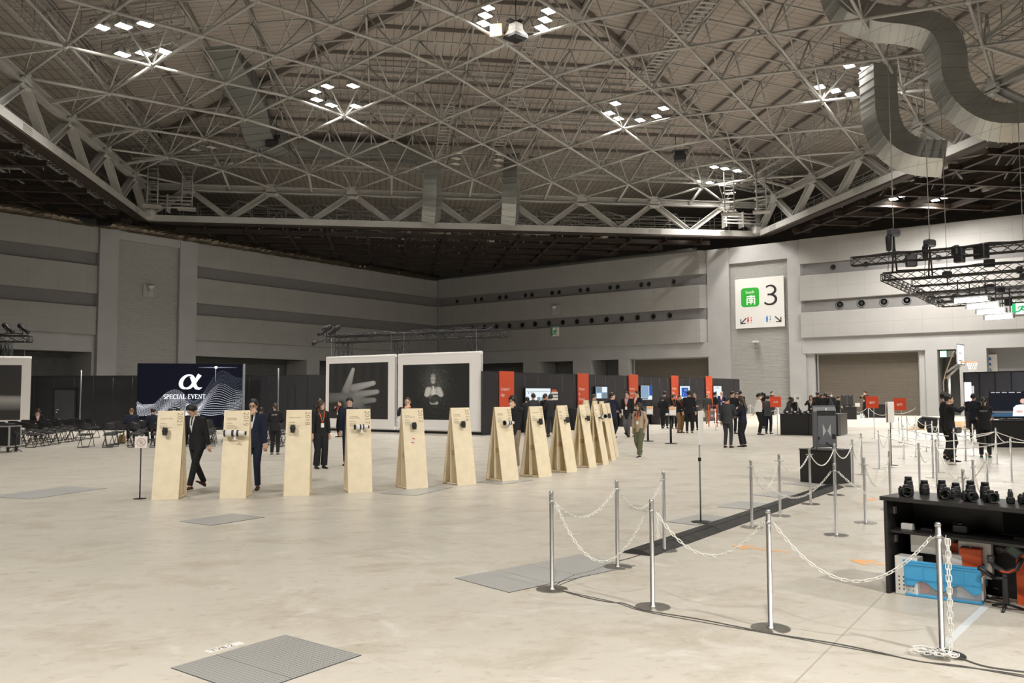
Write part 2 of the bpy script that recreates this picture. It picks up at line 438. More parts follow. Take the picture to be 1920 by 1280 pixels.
for a, b in strut: MB().bar(a, b, .15, .15).build('edge_strut', M_steel, sf)
inv = sorted([P(*q) for q in nodes], key=lambda p: (p-CAMP).length + (0 if seen(p) else 1e3)); rest = MB()
for k, p in enumerate(inv):
    m_ = MB() if k < 100 else rest
    m_.sphere(p, .15, 10, 6); m_.tube([p, p+V((0, 0, -.28))], .025, 5)
    if k < 100: m_.build('node_ball', M_steel, sf)
rest.build('node_ball', M_steel, sf, kind='stuff')

# ring trusses round the opening
M_brown = mat('rust brown steel flange', (.026, .015, .010), .6, .1, var=.15)
def ring_truss(p, q, label):
    p, q = V(p), V(q); t = thing('ring_truss', label, 'roof truss'); d = (q-p)/8; up = V((0, 0, 1))
    mb = MB(); mb.bar(p+V((0, 0, 15.3)), q+V((0, 0, 15.3)), .6, .5)
    dn = d.normalized()
    for k in range(17):
        c = p + d*k/2 + V((0, 0, 15.3))
        if k % 2: 
            for z in (-.15, -.05, .05, .15): mb.box(c+V((0, 0, z)), (1.1, .66, .02), 0, Rz(math.atan2(d.y, d.x)))
    mb.build('bottom_chord', M_steel, t)
    mb = MB(); mb.bar(p+V((0, 0, 14.98)), q+V((0, 0, 14.98)), .62, .14); mb.build('flange', M_brown, t)
    mb = MB(); mb.ibeam(p+V((0, 0, 17.8)), q+V((0, 0, 17.8)), .5, .5, .06); mb.build('top_chord', M_steel, t)
    for k in range(8):
        a = p + d*k; m = p + d*(k+.5); b = p + d*(k+1)
        MB().ibeam(a+V((0, 0, 15.4)), m+V((0, 0, 17.7)), .45, .4, .05).build('diagonal', M_steel, t)
        MB().ibeam(b+V((0, 0, 15.4)), m+V((0, 0, 17.7)), .45, .4, .05).build('diagonal', M_steel, t)
        mb = MB(); mb.box(m+V((0, 0, 17.62)), (1.0, .5, .62), 0, Rz(math.atan2(d.y, d.x)), .1); mb.box(m+V((0, 0, 18.05)), (.7, .6, .4), 0, Rz(math.atan2(d.y, d.x))); mb.build('gusset', M_steel, t)
    return t
ring_truss((-25, 25, 0), (25, 25, 0), 'far straight steel truss spanning level across the hall under the roof')
ring_truss((-25, -25, 0), (-25, 25, 0), 'left steel truss slanting down from the left edge')
ring_truss((25, -25, 0), (25, 25, 0), 'right steel truss rising to the right edge')
ring_truss((-25, -25, 0), (25, -25, 0), 'near steel truss overhead of the viewer')
# outer lattice between the ring and the walls
of = thing('outer_space_frame', 'dim tube lattice seen through the ring trusses', 'roof truss')
mb = MB()
def ozl(x, y): return 16.3
rng = range(-15, 16)
def inside_hall(x, y): return (y - x < 50.5) and (x + y < 48) and max(abs(x), abs(y)) > 25.5
for i in rng:
    for j in rng:
        if (i+j) % 2 == 0: continue
        a = V((i*GS, j*GS, 17.6))
        if not inside_hall(a.x, a.y): continue
        for di, dj in ((1, 1), (1, -1)):
            b = V(((i+di)*GS, (j+dj)*GS, 17.6))
            if inside_hall(b.x, b.y): mb.tube([a, b], .06, 5)
        for di, dj in ((1, 0), (-1, 0), (0, 1), (0, -1)):
            b = V(((i+di*.5)*GS, (j+dj*.5)*GS, 16.0))
            if inside_hall(b.x, b.y): mb.tube([a, b], .045, 5)
mb.build('lattice', M_steel2, of)
# brown steel louvre grid outside the ring
gr = thing('louvre_grid', 'dark rust brown steel beam grid hung between the ring trusses and walls', 'louvre grid')
GB = 3.125
def clip_line(ax, c, lo, hi):
    out = []; st = .4; cur = None; t = lo
    while t <= hi:
        x, y = (c, t) if ax == 'y' else (t, c)
        ok = (y - x < 49.4) and (x + y < 47.2) and not (abs(x) < 25.2 and abs(y) < 25.2)
        if ok and cur is None: cur = t
        if not ok and cur is not None: out.append((cur, t-st)); cur = None
        t += st
    if cur is not None: out.append((cur, hi))
    return out
for ax in 'yx':
    mb = MB()
    for k in range(-24, 16):
        c = k*GB + 1.2
        for a, b in clip_line(ax, c, -75, 60):
            p, q = ((c, a), (c, b)) if ax == 'y' else ((a, c), (b, c))
            z = 14.75 if ax == 'y' else 14.7
            mb.bar((*p, z), (*q, z), .14, .34)
            if (b-a) > 2:
                mb.bar((p[0], p[1], z-.17), (q[0], q[1], z-.17), .26, .03)
    mb.build('beam', M_brown, gr)
M_ddeck = mat('dark service ceiling', (.06, .055, .05), .9)
mb = MB()
rr = random.Random(3)
for k in range(420):
    x, y = rr.uniform(-45, 60), rr.uniform(-30, 48)
    if (y-x < 48) and (x+y < 46) and max(abs(x), abs(y)) > 26.5:
        a = rr.choice((0, PI/2)); l = rr.uniform(1, 4); z = rr.uniform(15.1, 15.9)
        d = V((math.cos(a), math.sin(a), 0))*l
        mb.tube([V((x, y, z)), V((x, y, z))+d], rr.uniform(.04, .12), 5)
        if rr.random() < .4: mb.box((x, y, z), (1.0, .5, .2), 0, Rz(a))
mb.build('service_pipe', M_steel2, gr, kind='stuff')
# ------------------------------------------------------------------ event furniture
M_ply = mat('pale birch plywood', (.84, .735, .53), .5, var=.07, vscale=5)
M_plye = mat('plywood cut edge', (.66, .49, .27), .6, var=.1, vscale=20)
M_ink = mat('dark print ink', (.10, .085, .06), .7)
M_yr = mat('grey brown print ink', (.40, .31, .19), .7)
M_blk = mat('black rubber and metal', (.012, .012, .014), .42)
M_blk2 = mat('black lens barrel', (.02, .02, .022), .35)
M_glass = mat('dark lens glass', (.008, .018, .014), .05)
M_white = mat('white enamel', (.78, .77, .74), .4)
M_chrome = mat('chrome steel', (.60, .60, .585), .32, 1)
M_steelb = mat('brushed steel plate', (.50, .49, .46), .3, 1, var=.1, vscale=9)
M_red = mat('signal orange red board', (.62, .075, .02), .5)
M_orange = mat('orange red carton', (.80, .12, .03), .5, var=.04)
M_paper = mat('white paper board', (.80, .79, .76), .6)
M_dark = mat('black booth panel', (.022, .022, .026), .35, var=.15, vscale=1)
M_dgrey = mat('charcoal laminate', (.045, .045, .05), .35, var=.1)
M_alu = mat('aluminium pole', (.25, .27, .28), .4, .8)
def world_of(o):
    return Matrix.Translation(o.location) @ Matrix.Rotation(o.rotation_euler.z, 4, 'Z')
def lens_obj(kind, base, d, label, up=(0, 0, 1)):
    """photographic lens fixed by its side to a panel; base = contact point, d = outward normal"""
    base = V(base); d = V(d).normalized(); upv = (V(up) - d*V(up).dot(d)).normalized(); sd = upv.cross(d).normalized()
    t = thing('camera_lens', label, 'lens', base, 0, 'lenses mounted on the plywood stands')
    Z = V((0, 0, 0))
    if kind == 'box':
        mb = MB(); mb.lathe([(.02, 0), (.02, .05)], 10, ax=d); mb.build('mount', M_blk2, t)
        c = d*.085
        mb = MB(); ax = upv; o = c - upv*.065
        mb.lathe([(.0, 0), (.036, 0), (.04, .01), (.042, .045), (.046, .05), (.046, .095), (.043, .1), (.043, .128), (.036, .13), (0, .13)], 16, o=o, ax=ax); mb.build('barrel', M_blk2, t)
        mb = MB()
        for z in (.055, .063, .071, .079, .087): mb.lathe([(.0462, z), (.048, z+.001), (.048, z+.004), (.0462, z+.005)], 16, o=o, ax=ax)
        mb.build('focus_ring', M_blk, t)
    else:
        L = .33 if kind == 'long' else .23; r = .056 if kind == 'long' else .046
        ax = sd*-1
        if kind == 'front': ax = (d - sd*.9 + upv*.05).normalized(); L = .26
        c = d*.12; o = c + ax*(-L/2)
        mb = MB(); mb.lathe([(0, 0), (r*.62, 0), (r*.66, L*.12), (r*.8, L*.3), (r*.9, L*.45), (r, L*.6), (r, L)], 18, o=o, ax=ax); mb.build('barrel', M_white, t)
        mb = MB()
        for a, b in ((L*.33, L*.42), (L*.56, L*.68)): mb.lathe([(r*1.02, a), (r*1.05, a+.004), (r*1.05, b-.004), (r*1.02, b)], 18, o=o, ax=ax)
        mb.build('rubber_ring', M_blk, t)
        mb = MB(); mb.lathe([(r, L-.005), (r*1.08, L-.003), (r*1.08, L+.022), (r*.95, L+.022), (r*.9, L-.001), (0, L-.001)], 18, o=o, ax=ax); mb.build('hood', M_blk2, t)
        mb = MB(); mb.lathe([(r*.63, -.02), (r*.63, .004)], 14, o=o, ax=ax); mb.build('rear_cap', M_blk2, t)
        mb = MB(); mb.lathe([(0, L+.001), (r*.86, L+.001)], 16, o=o, ax=ax); mb.build('front_glass', M_glass, t)
        mb = MB(); mb.box(o + ax*L*.5 - upv*(r+.03), (.035, .03, .05), 0, Rz(math.atan2(ax.y, ax.x))); mb.box(o + ax*L*.5 - upv*(r+.055), (.09, .03, .012), 0, Rz(math.atan2(ax.y, ax.x))); mb.build('tripod_foot', M_white, t)
        mb = MB(); mb.lathe([(.015, 0), (.015, .1)], 8, ax=d); mb.build('mount', M_blk2, t)
    return t
SW, SH, SD = .44, 1.5, .54
def ply_stand(mid, ang, year, title, label, lens, tag=False):
    t = thing('display_stand', label, 'display stand', mid, ang, 'plywood display stands in a curved row')
    th = .018; yd = V((0, SD/2-.6*th, SH)).normalized()
    for nm, sgn in (('front_panel', 0), ('rear_panel', 1)):
        mb = MB()
        y0, y1 = (0, SD/2-th*.6) if not sgn else (SD, SD/2+th*.6)
        q = th if not sgn else -th
        vs = [(-SW/2, y0, 0), (SW/2, y0, 0), (SW/2, y0+q, 0), (-SW/2, y0+q, 0), (-SW/2, y1, SH), (SW/2, y1, SH), (SW/2, y1+q*.9, SH), (-SW/2, y1+q*.9, SH)]
        fs = [(0, 1, 5, 4), (2, 3, 7, 6), (1, 2, 6, 5), (3, 0, 4, 7), (4, 5, 6, 7), (3, 2, 1, 0)]
        if sgn: fs = [f[::-1] for f in fs]
        mb.v = vs; mb.f = fs; mb.m = [0, 0, 1, 1, 1, 1]; mb.sm = [False]*6
        mb.build(nm, [M_ply, M_plye], t)
    mb = MB(); mb.box((0, SD/2, .02), (SW-.01, SD-.06, .02)); mb.build('base_board', [M_ply], t)
    mb = MB(); mb.box((0, SD/2, .62), (SW*.9, .03, .1)); mb.build('brace', [M_plye], t)
    mb = MB(); mb.box((0, SD/2, .72), (SW*.97, .014, 1.36)); mb.build('centre_board', [M_ply], t)
    mb = MB(); mb.prism([(.05, .03), (SD-.05, .03), (SD/2+.012, SH-.09), (SD/2-.012, SH-.09)], .07, .082, T=lambda p: V((p.z, p.x, p.y))); mb.build('cross_board', [M_ply], t)
    T = plane_T((-SW/2, -.002, 0), (1, 0, 0), yd)
    k = math.hypot(SD/2, SH)
    mb = text_mb(year, .125, lambda p: T(V((SW-.105+p.y*1, k-.03-p.x*1.0, p.z*.3))), .002, sx=1)
    # turned a quarter so that it reads downwards
    mb.f = [f for f in mb.f]; mb.build('year_lettering', M_yr, t)
    mb = text_mb(title, .027, lambda p: T(V((.05+p.x, k-.15+p.y, p.z*.3))), .002); mb.build('title_lettering', M_ink, t)
    mb = MB(); rr = random.Random(sum(map(ord, title+year)))
    for j, (yy, n, w) in enumerate(((.225, 1, .1), (.265, 1, .13), (.288, 1, .21), (.311, 1, .17))):
        x = .05
        while x < .05+w*(.8+.3*rr.random()):
            l = rr.uniform(.006, .016); mb.quad(*[T(V((x+a*l, k-yy-b*.007, .0005))) for a, b in ((0, 1), (1, 1), (1, 0), (0, 0))]); x += l+.004
    mb.build('caption_text', M_ink, t)
    W = world_of(t)
    n = W.to_3x3() @ V((1, 0, 0)).cross(yd)
    if lens:
        kind, lx, lz, ll = lens
        lens_obj(kind, W @ T(V((SW/2+lx, k-lz, 0))), n, ll)
    if tag:
        c = W @ T(V((SW/2-.03, k-.62, .004))); g = thing('price_tag', 'white and red paper tag hanging under the lens on the fifth plywood stand', 'tag', c, ang)
        mb = MB(); R = Matrix.Rotation(.25, 3, 'Y'); mb.box((0, -.004, 0), (.055, .002, .055), 0, R); mb.build('card', M_paper, g)
        [MB().box(R @ V((0, -.004, z_)), (.055, .002, .02), 0, R).build('red_band', M_red, g) for z_ in (.038, -.036)]
    return t
ST = [((284, 937), (334, 936), -2, '2021', 'FE 50mm F1.2 GM', 'box', -.055, .375, 'leftmost of the stands, marked 2021'),
      ((411.7, 934.5), (460.8, 933.6), -2, '2019', 'FE 200-600mm\nF5.6-6.3 G OSS', 'long', .01, .42, 'second from the left, marked 2019'),
      ((532, 930), (579.7, 929.5), 0, '2018', 'FE 24mm F1.4 GM', 'box', -.09, .355, 'the one marked 2018 in front of the woman with an orange lanyard'),
      ((653.3, 924), (698, 922), 12, '2017', 'FE 100-400mm\nF4.5-5.6 GM OSS', 'short', .03, .35, 'marked 2017 with a white zoom lens, fourth from the left'),
      ((762.6, 917.5), (802.9, 914.5), 22, '2017', 'FE 100mm\nF2.8 STF GM OSS', 'box', -.02, .35, 'marked 2017 with a red and white tag, fifth from the left'),
      ((857.5, 910), (893.7, 907), 28, '2016', 'FE 70-300mm\nF4.5-5.6 G OSS', 'box', -.01, .35, 'marked 2016 in front of the trumpet player banner'),
      ((943, 902.7), (972.5, 900), 32, '2016', 'FE 70-200mm\nF2.8 GM OSS', 'short', .03, .35, 'in front of the man in a white face mask'),
      ((1011.5, 895), (1034, 892), 40, '2016', 'FE 24-70mm F2.8 GM', 'box', -.01, .35, 'eighth from the left, before the two visitors at the white screen'),
      ((1062.8, 886), (1083, 883), 46, '2016', 'FE 85mm\nF1.4 GM', 'box', .0, .35, 'ninth from the left, standing clear of its neighbours'),
      ((1105, 877), (1119, 874), 52, '2015', 'FE 35mm\nF1.4', 'box', .0, .35, 'tenth from the left, left of the one with a round white lens'),
      ((1131.8, 870.8), (1141.7, 869.3), 57, '2014', 'FE 70-200mm', 'front', .0, .35, 'with a white lens pointing forward near the right end of the row'),
      ((1148.7, 863.3), (1154, 862), 60, '2013', 'FE 55mm', 'box', .0, .35, 'second from the right end of the front row'),
      ((1156.5, 857), (1160, 856), 64, '2013', 'FE 35mm', None, 0, 0, 'rightmost of the front row')]
ORD = 'first second third fourth fifth sixth seventh eighth ninth tenth eleventh twelfth thirteenth fourteenth fifteenth sixteenth'.split()
for k, (a, b, ang, yr, ti, ln, lx, lz, where) in enumerate(ST):
    m = (at(*a)+at(*b))/2
    ply_stand(m, math.radians(ang), yr, ti, 'plywood stand, ' + where, (ln, lx, lz, {'box': 'small black lens', 'long': 'long white telephoto lens', 'short': 'white zoom lens', 'front': 'white telephoto lens facing forward'}[ln] + ' on the %s plywood stand from the left' % ORD[k]) if ln else None, tag=(k == 4))
for x, y, ang, w in ((1110, 750, 50, 'left of three seen over the front row'), (1128, 751, 54, 'middle of three seen over the front row'), (1142, 752, 58, 'right of three seen over the front row')):
    p = at(x, y, 1.5); p.z = 0
    ply_stand(p, math.radians(ang), '2015', 'FE 28mm', 'plywood stand of the rear row, ' + w, None)

# ------------------------------------------------------------------ booth walls
def panel_run(p, q, h, n, label, name='partition_wall', mat_=None, th=.06):
    p, q = V(p), V(q); ang = math.atan2(q.y-p.y, q.x-p.x); L = (q-p).length
    t = thing(name, label, 'partition', p, ang)
    for k in range(n):
        a, b = L*k/n, L*(k+1)/n
        mb = MB(); mb.box(((a+b)/2, 0, h/2), (b-a-.03, th, h), bev=.01); mb.build('panel', mat_ or M_dark, t)
    mb = MB()
    for k in range(n+1): mb.tube([(L*k/n, 0, 0), (L*k/n, 0, h+.02)], .025, 6)
    mb.build('pole', M_blk, t, kind='stuff'); mb = MB(); mb.box((L/2, 0, h+.02), (L, th+.02, .03)); mb.build('top_rail', M_blk, t)
    return t
PL0, PL1 = V((-27.0, 3.9, 0)), V((-9.5, 1.35, 0))
panel_run(PL0, PL1, 2.72, 18, 'black panel partition behind the folding chairs and the video screen')
t = thing('partition_door', 'dark grey door with lever handle in the black partition at far left', 'door', PL0 + (PL1-PL0)*.255 + V((0, -.12, 0)), math.atan2(PL1.y-PL0.y, PL1.x-PL0.x))
mb = MB(); mb.box((0, 0, 1.03), (1.0, .05, 2.02)); mb.build('door_leaf', M_dgrey, t)
mb = MB(); mb.box((-.54, -.0, 1.04), (.07, .07, 2.08)); mb.box((.54, 0, 1.04), (.07, .07, 2.08)); mb.box((0, 0, 2.1), (1.15, .07, .07)); mb.build('door_frame', M_blk, t)
mb = MB(); mb.tube([(-.38, -.03, 1.05), (-.38, -.09, 1.05), (-.25, -.09, 1.05)], .016, 6); mb.lathe([(.035, 0), (.035, .02)], 10, o=(-.38, -.03, .92), ax=(0, -1, 0)); mb.build('lever_handle', M_chrome, t)
for x, y0, y1, d in ((150, 705, 812, 46), (521, 696, 808, 40.5)):
    p = at_d(x, 780, d); p.z = 0
    t = thing('upright_pole', 'thin aluminium upright pole before the black partition, %s' % ('left of the video screen' if x < 300 else 'right of the video screen'), 'pole', p)
    mb = MB(); mb.lathe([(.22, 0), (.22, .02), (.03, .03)], 14); mb.build('foot', M_blk, t); mb = MB(); mb.tube([(0, 0, .02), (0, 0, 3.0)], .035, 8); mb.build('pole', M_alu, t)
BR0, BR1 = V((-2.5, -6.2, 0)), V((18.3, 14.6, 0))
UB = (BR1-BR0).normalized(); NB = V((UB.y, -UB.x, 0))
panel_run(BR0, BR1, 2.7, 28, 'long black booth wall with red banners running from the scroll banners to the white shutter')
panel_run(BR1 + UB*.05, BR1 + UB*.05 - NB*2, 2.7, 2, 'short black end return of the booth wall beside the ribbed white door')
def wall_param(x):
    """distance along the booth wall for an image column"""
    d = ray(x, 740); n = V((-UB.y, UB.x, 0)); t = n.dot(BR0 - CAMP)/n.dot(d); p = CAMP + d*t
    return (p-BR0).dot(UB), p
def rect_on_wall(name, label, cat, x0, x1, ytop, ybot, matl, off=.06, th=.03, tag='board', group=None):
    s0, p0 = wall_param(x0); s1, p1 = wall_param(x1); pm = (p0+p1)/2; w = s1-s0
    zt, zb = near_z(pm, (x0+x1)/2, ytop), max(.02, near_z(pm, (x0+x1)/2, ybot))
    o = BR0 + UB*((s0+s1)/2) + NB*off; o.z = 0
    t = thing(name, label, cat, o, math.atan2(UB.y, UB.x), group)
    mb = MB(); mb.box((0, 0, (zt+zb)/2), (w, th, zt-zb), bev=.006); mb.build(tag, matl, t)
    return t, w, zt, zb, th
def face_T(w, zt, th): return plane_T((-w/2, -th/2-.002, zt), (1, 0, 0), (0, 0, 1))
M_let = mat('white lettering', (.82, .80, .76), .6)
for x0, x1, yt, txt, where in ((934, 961, 696, "Creators'\nApp", 'nearest to the scroll banners'), (1081, 1101, 700, 'Monitor\n&\nControl', 'behind the end of the plywood stands'), (1177, 1194, 702, 'Remote\nCamera\nTool', 'behind the man in the black open coat'), (1256.5, 1270, 704, 'Portable\nData\nTransmitter', 'next to the blue screen'), (1321.5, 1333.5, 705, '&\nRemote\nSwitch', 'farthest along, above the grey haired man')):
    t, w, zt, zb, th = rect_on_wall('wall_banner', 'orange red banner on the booth wall, ' + where, 'banner', x0, x1, yt, 800, M_red, .07, .05, group='red banners on the booth wall')
    T = face_T(w, zt, th); text_mb(txt, .2, lambda p: T(V((.07+p.x, p.y-.85, p.z*.3))), .004, sx=.85, spacing=1.25).build('lettering', M_let, t)
M_scrw = mat('white lit screen', (.72, .80, .84), .3, emit=1.0)
M_scrb = mat('blue lit screen', (.25, .38, .55), .3, emit=.9)
M_scrd = mat('deep blue lit screen', (.02, .08, .40), .3, emit=1)
M_scrg = mat('grey screen tiles', (.30, .38, .42), .3, emit=.6)
def wall_tv(label, x0, x1, yt, yb, face, deco):
    t, w, zt, zb, th = rect_on_wall('wall_screen', label, 'screen', x0, x1, yt, yb, M_blk, .12, .06, 'casing', 'lit screens on the booth wall')
    T = face_T(w, zt, th); h = zt-zb; mb = MB()
    mb.box((0, -th/2-.004, (zt+zb)/2), (w-.05, .006, h-.05)); mb.build('display', face, t)
    for (a, b, c, d, mm) in deco:
        mb = MB(); mb.box((-w/2+w*(a+c)/2, -th/2-.012, zb+h*(b+d)/2), (w*(c-a), .004, h*(d-b))); mb.build('image_tile', mm, t)
wall_tv('large white lit screen behind two visitors in dark suits', 980, 1027.5, 727, 770, M_scrw, [(.45, .3, .58, .6, M_scrg), (.62, .3, .76, .6, M_scrg), (.8, .3, .94, .6, M_scrg), (.45, .05, .58, .25, M_scrg), (.05, .84, .95, .86, M_scrg), (.1, .76, .14, .8, M_blk), (.2, .76, .23, .8, M_blk), (.27, .76, .3, .8, M_blk)])
wall_tv('small wall screen showing four picture tiles', 1112, 1134.5, 724, 747.5, M_scrb, [(.08, .52, .46, .95, M_scrg), (.54, .52, .94, .95, M_scrw), (.08, .05, .46, .46, M_scrw), (.54, .05, .94, .46, M_scrg)])
wall_tv('bluish wall screen right of the third red banner', 1197, 1218.5, 722, 750, M_scrw, [(.02, .2, .68, .95, M_scrb), (.72, .3, .97, .97, M_scrd), (.05, .05, .6, .18, M_scrg)])
wall_tv('white wall screen with a deep blue picture', 1270.5, 1289.5, 723, 748, M_scrw, [(.16, .18, .82, .85, M_scrd), (.3, .25, .38, .5, mat('green trace', (.05, .6, .2), .4, emit=1)), (.5, .3, .62, .42, mat('violet trace', (.5, .1, .8), .4, emit=1)), (.4, .6, .7, .75, M_scrb)])
wall_tv('pale screen by the last red banner near the man in a blue suit', 1333.8, 1349, 723, 747, M_scrw, [(.5, .86, .56, .93, M_blk), (.2, .4, .4, .6, M_scrb), (.1, .8, .7, .83, M_scrg)])
t, w, zt, zb, th = rect_on_wall('poster', 'black poster with red headline and white boxes beside the large white screen', 'poster', 1030, 1045, 727, 751, M_blk, .06, .02, 'board')
mb = MB(); mb.box((-.05*w, -.015, zt-.12), (w*.6, .006, .1)); mb.build('headline', M_red, t)
mb = MB()
for a, b in ((.35, .42), (.6, .67), (.86, .86)): mb.box((0, -.015, zt-(zt-zb)*(a+b)/2), (w*.8, .006, (zt-zb)*.17))
mb.build('text_box', M_paper, t)
def counter_on_wall(x0, x1, ytop, label):
    s0, p0 = wall_param(x0); s1, p1 = wall_param(x1); o = BR0 + UB*((s0+s1)/2) + NB*.75; o.z = 0; w = s1-s0
    t = thing('booth_counter', label, 'counter', o, math.atan2(UB.y, UB.x), 'charcoal counters along the booth wall')
    mb = MB(); mb.box((0, 0, .5), (w, .55, 1.0), bev=.01); mb.build('body', M_dgrey, t); mb = MB(); mb.box((0, 0, 1.02), (w+.04, .6, .04), bev=.01); mb.build('top', M_blk, t)
    return o
for x0, x1, lab in ((968, 1024, 'charcoal counter under the large white screen'), (1046, 1080, 'charcoal counter left of the second red banner'), (1140, 1176, 'charcoal counter behind the man holding a paper cup'), (1200, 1240, 'charcoal counter under the bluish screen'), (1272, 1316, 'charcoal counter under the deep blue screen')):
    o = counter_on_wall(x0+6, x1+6, 770, lab)
    t = thing('leaflet_holder', 'small white leaflet holder on the ' + lab, 'leaflet holder', o + V((.1, -.05, 1.04)), math.atan2(UB.y, UB.x)+.3)
    mb = MB(); mb.box((0, 0, .01), (.2, .12, .02)); mb.box((0, .03, .14), (.2, .01, .27), 0, Matrix.Rotation(-.2, 3, 'X')); mb.build('stand', M_paper, t)

# ------------------------------------------------------------------ scroll banners with prints
M_scroll = mat('white scroll fabric', (.80, .78, .765), .75, bump=.08, bscale=8)
def seg(p, a, b, ra, rb):
    ax, ay = b[0]-a[0], b[1]-a[1]; l = ax*ax+ay*ay or 1e-9
    h = max(0, min(1, ((p[0]-a[0])*ax+(p[1]-a[1])*ay)/l)); r = ra+(rb-ra)*h
    d = math.hypot(p[0]-a[0]-ax*h, p[1]-a[1]-ay*h); return d/r, h
def hand_img(u, v):
    """upper arm, palm, raised thumb and four fingers reaching right, in greys (u right, v down, 0..1)"""
    g = .022 + .006*math.sin(u*40)*max(0, 1-v)
    best = 0
    for a, b, ra, rb, br in (((-.1, .62), (.27, .60), .10, .075, .17), ((.33, .56), (.44, .66), .13, .19, .23), ((.38, .74), (.5, .85), .2, .16, .15), ((.31, .47), (.42, .11), .075, .03, .34), ((.44, .44), (.76, .36), .072, .042, .42), ((.48, .56), (.82, .51), .066, .042, .36), ((.5, .68), (.77, .655), .066, .044, .28), ((.5, .8), (.68, .79), .06, .05, .08)):
        d, h = seg((u, v*.985), a, b, ra, rb)
        if d < 1:
            lit = br*(.45+.55*math.sqrt(1-d*d)) * (.75+.35*h)
            lit *= max(.25, 1.25-.75*v)
            best = max(best, lit)
    return (max(g, best),)*3
_sp = random.Random(5)
SPARK = [(.5+_sp.gauss(0, .15)*1.2, .42+_sp.gauss(0, .24), _sp.uniform(.1, .5)) for _ in range(1500)]
SPG = {}
for sx_, sy_, sb in SPARK: SPG[(int(sx_*230), int(sy_*200))] = sb
def horn_img(u, v):
    """bare shouldered player holding a brass horn to the mouth amid drifting specks, in greys"""
    g = .014 + .05*math.exp(-((u-.47)/.16)**2-((v-.3)/.28)**2)*(1-.5*v)
    s = SPG.get((int(u*230), int(v*200)), 0); g += s*.6*max(0, 1-abs(u-.5)*2.2)
    b = 0
    for a, c, ra, rb, br in (((.468, .255), (.469, .325), .04, .032, .42), ((.40, .455), (.375, .55), .048, .042, .58), ((.55, .455), (.585, .55), .048, .042, .54), ((.375, .56), (.45, .50), .035, .026, .5), ((.59, .56), (.50, .52), .035, .026, .5), ((.42, .45), (.53, .45), .05, .05, .22), ((.46, .6), (.5, .68), .06, .045, .10), ((.47, .40), (.482, .60), .012, .03, .7), ((.455, .47), (.455, .57), .013, .013, .6), ((.50, .45), (.50, .56), .012, .012, .6), ((.455, .69), (.52, .7), .04, .03, .42)):
        d, h = seg((u, v), a, c, ra, rb)
        if d < 1: b = max(b, br*(.4+.6*math.sqrt(1-d*d)))
    d, _ = seg((u, v), (.468, .205), (.468, .215), .036, .034)
    if d < 1: b = max(b, .3*(1-d*.3))
    for ex_, ey_ in ((.452, .285), (.482, .285)):
        d, _ = seg((u, v), (ex_, ey_), (ex_+.006, ey_), .009, .009)
        if d < 1: b *= .3
    d, _ = seg((u, v), (.50, .60), (.47, .655), .055, .05)
    if d < 1: b = .02+.02*(1-d)
    return (max(g, b), max(g*1.04, b), max(g*.97, b*.96))
def arm_img(u, v):
    d, h = seg((u, v), (-.2, .66), (1.3, .70), .16, .13); g = .03
    if d < 1: g = max(g, .42*math.sqrt(1-d*d)*(.4+.6*math.exp(-((v-.6)/.1)**2)))
    return (g, g*.97, g*.95)
def print_part(t, x0, x1, z0, z1, y, fn, nx, nz):
    mb = MB(); vs = [(x0+(x1-x0)*i/nx, y, z1-(z1-z0)*j/nz) for j in range(nz+1) for i in range(nx+1)]
    mb.add(vs, [(j*(nx+1)+i, (j+1)*(nx+1)+i, (j+1)*(nx+1)+i+1, j*(nx+1)+i+1) for j in range(nz) for i in range(nx)])
    o = mb.build('photo_print', vmat('matt photo print', .65), t); me = o.data
    ca = me.color_attributes.new('print', 'FLOAT_COLOR', 'POINT'); cols = []
    for j in range(nz+1):
        for i in range(nx+1): cols += [*fn(i/nx, j/nz), 1]
    ca.data.foreach_set('color', cols)
def scroll(p, q, zb, zt, label, fn, marg, nx=230, nz=200):
    p, q = V(p), V(q); L = (q-p).length; t = thing('scroll_banner', label, 'banner', p, math.atan2(q.y-p.y, q.x-p.x), 'giant white scroll banners hung under trusses')
    r = .085
    for z, nm in ((zt-r, 'top_roller'), (zb+r, 'bottom_roller')):
        mb = MB(); mb.lathe([(0, 0), (r*.9, 0), (r, .015), (r, L-.015), (r*.9, L), (0, L)], 18, o=(0, 0, z), ax=(1, 0, 0)); mb.build(nm, M_scroll, t)
    mb = MB(); mb.box((L/2, -r*.8, (zb+zt)/2), (L-.02, .012, zt-zb-2*r)); mb.box((L/2, r*.8, (zb+zt)/2), (L-.02, .012, zt-zb-2*r)); mb.build('fabric', M_scroll, t)
    l, rr_, tp, bt = marg
    print_part(t, l, L-rr_, zb+bt, zt-tp, -r*.8-.012, fn, nx, nz)
    mb = MB()
    for x in (.3, L-.3): mb.tube([(x, 0, zt-r), (x, 0, 4.55)], .006, 4)
    mb.build('hanging_wire', M_chrome, t)
A0 = V((-9.45, .3, 0)); A1 = V((-6.10, -2.75, 0)); A2 = V((-5.98, -2.86, 0)); A3 = V((-2.45, -5.95, 0))
scroll(A0, A1, .12, 3.62, 'white scroll banner with a photograph of an open hand reaching right', hand_img, (.24, .42, .36, .48))
scroll(A2, A3, .12, 3.62, 'white scroll banner with a photograph of a horn player in a cloud of specks', horn_img, (.32, .62, .52, .50))
B1 = at_d(55, 800, 45.6); B1.z = 0; B0 = B1 + V((-4.6, -.9, 0))
scroll(B0, B1, .12, 3.62, 'white scroll banner cut off by the left edge with a photograph of a forearm', arm_img, (.3, .38, .42, .5), 60, 60)
def plinth_run(p, q, label):
    t = thing('stage_plinth', label, 'plinth', (p+q)/2, math.atan2(q.y-p.y, q.x-p.x)); L = (q-p).length
    mb = MB(); mb.box((0, .14, .05), (L, .2, .1)); mb.build('board', M_blk, t)
